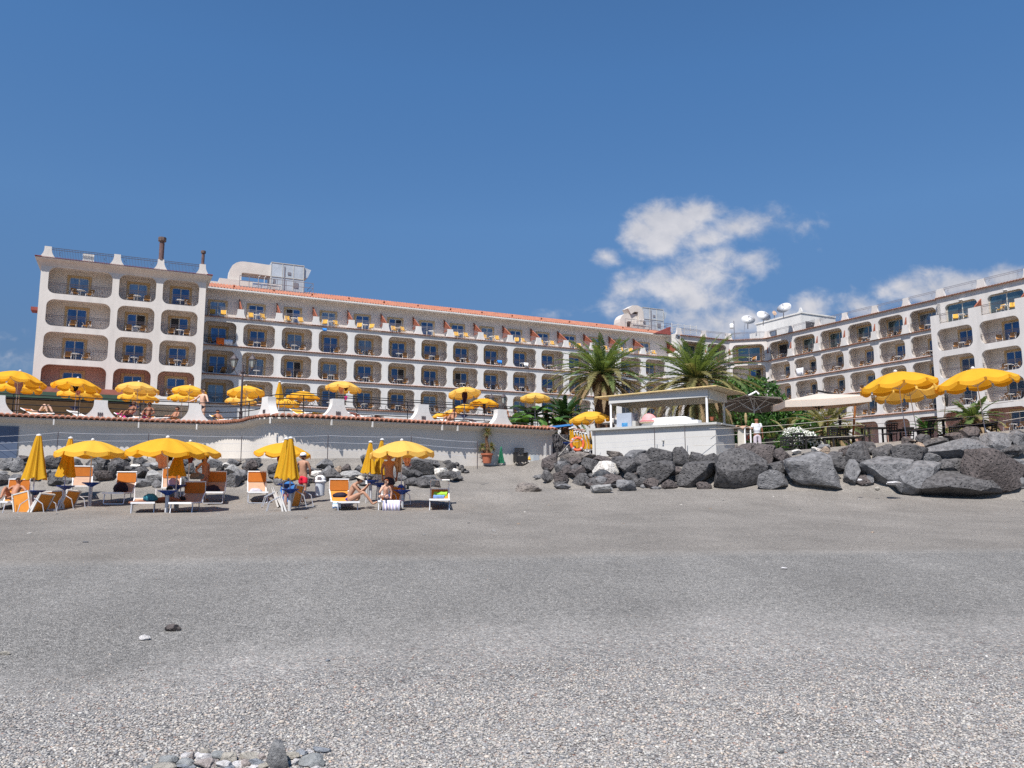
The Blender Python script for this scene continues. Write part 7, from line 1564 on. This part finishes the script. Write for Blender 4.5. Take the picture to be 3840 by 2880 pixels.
def ahu(x0,label,kind):
    t=thing('air_handling_unit',label,'ventilation unit',WL(x0,5.2,20.6),R_(26),'ventilation units on the long wing roof')
    m=MB(); m.box(4.1,7.7,0,2.4,1.0,4.25); m.build('casing',M_panel,t)
    m=MB()
    for x in (4.1,5.3,6.5,7.62): m.box(x,x+.06,-.04,0,1.0,4.25)
    for z in (1.0,2.6,4.18): m.box(4.1,7.7,-.05,-.0,z,z+.07)
    for (a,b,c,d) in ((4.35,4.6,1.3,2.3),(6.6,7.1,1.6,2.2),(5.5,5.62,1.3,3.9),(5.9,6.25,3.0,3.3)): m.box(a,b,-.06,-.01,c,d,1)
    m.build('panel_seams',[M_kwd,M_irongrey],t)
    m=MB()
    if kind==0:
        duct(m,[(4.1,3.3),(2.2,3.35),(1.3,3.35),(1.05,3.32),(.8,3.22),(.6,3.05),(.48,2.8),(.45,2.5),(.45,1.2)],.62,1.8,y=.2); m.box(-1.2,2.2,-.2,1.6,.7,1.75); m.box(-3.4,0,-.1,1.8,.55,1.35)
    else:
        duct(m,[(3.3,2.6),(2.4,2.62),(1.8,2.6),(1.5,2.52),(1.25,2.35),(1.1,2.1),(1.05,1.8),(1.05,.9)],.55,1.5,y=.1); duct(m,[(1.9,3.4),(2.6,3.85),(3.2,3.9),(3.55,3.8),(3.75,3.5),(3.8,2.9),(3.8,2.2)],.45,1.4,y=-.15); m.box(2.3,4.0,-.3,1.2,.7,2.1)
    m.build('duct',M_duct,t)
    m=MB()
    for z in (1.15,1.3,1.45,1.6): m.tube([(2.2,-.35,z),(5.2,-.35,z)],.05,6)
    for x in (2.8,3.4,4.0): m.tube([(x,-.3,1.0),(x,-.3,2.3),(x+.15,-.3,2.45)],.04,6)
    m.build('pipes',M_offw,t)
    m=MB(); x0_,x1_=(.8,8.6)
    for z in (1.0,1.6,2.15): m.tube([(x0_,-.7,z),(x1_,-.7,z),(x1_,2.6,z)],.03,5)
    x=x0_
    while x<=x1_+.01: m.tube([(x,-.7,.6),(x,-.7,2.15)],.03,5); x+=.975
    m.box(x0_,x1_,-.75,2.6,.86,.99); m.build('walkway_railing',M_irongrey,t)
    m=MB(); m.add([(7.7,.2,4.1),(8.5,.2,3.9),(8.15,.2,3.0),(7.7,.2,2.8),(7.7,1.8,4.1),(8.5,1.8,3.9),(8.15,1.8,3.0),(7.7,1.8,2.8)],[(0,1,2,3),(7,6,5,4),(0,4,5,1),(1,5,6,2),(2,6,7,3)]); m.build('intake_hood',M_panel,t)
    return t
ahu(-22.1,'large pale ventilation unit with rounded duct on the left of the long roof',0); ahu(27.3,'ventilation unit with bent beige ducts on the right end of the long roof',1)
m=MB(); m.add([(-1,0,0),(1.6,0,0),(1.6,0,1.1),(-1,.4,0),(1.6,.4,0),(1.6,.4,1.1)],[(0,1,2),(5,4,3),(0,2,5,3),(1,4,5,2)]); o=m.build('red_gable',M_dktile,loc=WL(31.3,1.0,20.35)); o.rotation_euler=(0,0,R_(26)); props(o,'dark red sloping gable end where the long roof meets the corner','gable')
m=MB(); 
for i in range(6): m.box(0,4.2,0,.05,.1+.22*i+.0,.16+.22*i)
for i in range(5): m.box(1.05*i-.03,1.05*i+.03,0,.06,0,1.4)
o=m.build('white_lattice_frame',M_offw,loc=WL(34.3,2.5,21.0)); o.rotation_euler=(0,0,R_(26)); props(o,'white slatted frame on the roof beyond the end of the orange roof','frame')
def RL(x,y,z): return (Matrix.Translation((41.34,90.68,EYE))@Matrix.Rotation(R_(-63),4,'Z'))@Vector((x,y,z))
ph=thing('rooftop_house','white rooftop house with dark doorways carrying satellite dishes on the right wing','rooftop house',RL(-21.2,4,20.0),R_(-63),None,.82)
m=MB(); x1=10.1; m.box(0,x1,0,8,0,4.4); m.box(-2.6,-.002,.8,6,0,3.2); m.prism([(-.3,4.35),(x1+.12,4.35),(x1+.12,4.6),(-.3,4.6)],-.12,.25); m.box(x1-.2,x1+.12,.251,8,4.35,4.6); m.prism([(x1-1.0,4.6),(x1-.55,4.75),(x1-.35,5.3),(x1-.15,5.35),(x1+.1,4.75),(x1+.12,4.6)],.0,.3); m.build('walls',M_stucco2,ph)
m=MB(); m.box(1.9,4.6,-.03,.05,0,2.6); m.box(x1-.02,x1+.03,.9,3.3,0,3.1); m.build('doorways',M_g3,ph); m=MB(); m.box(2.0,3.1,-.06,-.035,.1,2.4); m.box(3.3,4.4,-.06,-.035,.1,2.4); m.build('curtain',M_g2,ph)
def dish(px,py,Y,R,az,el,label):
    c=at(px,py,Y); t=thing('satellite_dish',label,'satellite dish',c,0,'satellite dishes on the right wing'); m=MB(); P=[(R*u,-.32*R*(1-u*u)) for u in (0,.2,.4,.6,.8,.95,1)]; m.lathe(P[1:],28); m.lathe([(0,-.32*R),P[1]],28); o=m.build('reflector',M_white,t,smooth=True); so=o.modifiers.new('s','SOLIDIFY'); so.thickness=.03
    q=Vector((math.sin(R_(az))*math.cos(R_(el)),-math.cos(R_(az))*math.cos(R_(el)),math.sin(R_(el)))).to_track_quat('Z','Y'); o.rotation_mode='QUATERNION'; o.rotation_quaternion=q
    m=MB(); m.tube([(0,0,-.3*R),(0,0,.55*R)],.025,5); m.tube([(R*.9,0,0),(0,0,.55*R)],.018,4); m.lathe([(.07,.5*R),(.07,.62*R)],8); f=m.build('feed_arm',M_irongrey,t); f.rotation_mode='QUATERNION'; f.rotation_quaternion=q
    m=MB(); m.tube([(0,.2,0),(0,.35,-R*.9-.4)],.05,6); m.build('bracket',M_irongrey,t)
dish(2806,1198,101,.88,-5,38,'lowest left white satellite dish behind the rooftop house'); dish(2864,1184,101,.92,8,34,'middle white satellite dish above the rooftop house'); dish(2940,1154,99,.92,-38,36,'tilted white satellite dish highest on the rooftop house')
c=at(2904,1174,98); t=thing('small_dish','small rusty orange and white antenna dish between the two larger dishes','satellite dish',c); m=MB(); m.lathe([(0,-.08),(.3,0),(.32,.02)],14); o=m.build('reflector',mat('rusty_white',(.60,.42,.30),.7,(3,.5)),t); o.rotation_euler=(R_(80),0,R_(20)); m=MB(); m.tube([(0,.1,0),(0,.1,-.7)],.04,6); m.build('mount',M_irongrey,t)
c=at(2754,1262,101); t=thing('antenna_mast','thin mast with small white antennas on the corner roof','antenna',c); m=MB(); m.tube([(0,0,-.5),(0,0,2.1)],.05,6); m.tube([(-.3,0,.3),(.9,0,.5)],.03,5); m.tube([(1.2,0,.1),(1.5,0,2.0),(1.3,0,2.2)],.02,4); m.build('mast',M_irongrey,t); m=MB(); m.lathe([(0,1.0),(.28,1.15),(.3,1.5),(.2,1.7),(0,1.75)],10,(-.3,0,0)); m.build('antenna_head',M_white,t)
# loose small stones between the beach and the banks
rg=random.Random(77); sm=[]
for i in range(40):
    x=rg.uniform(-20,20); y=rg.uniform(13.5,31.5); w=rg.uniform(.03,.085)
    o=add_rock(Vector((x,y,gz(x,y)+w*.12)),w*1.3,w,w*.6,rg.choice(['light','white','grey','tan']),'small pale stone lying loose on the open sand between the shingle and the boulders','small stones scattered on the sand',2000+i,0,'stone',1,2,'stone')
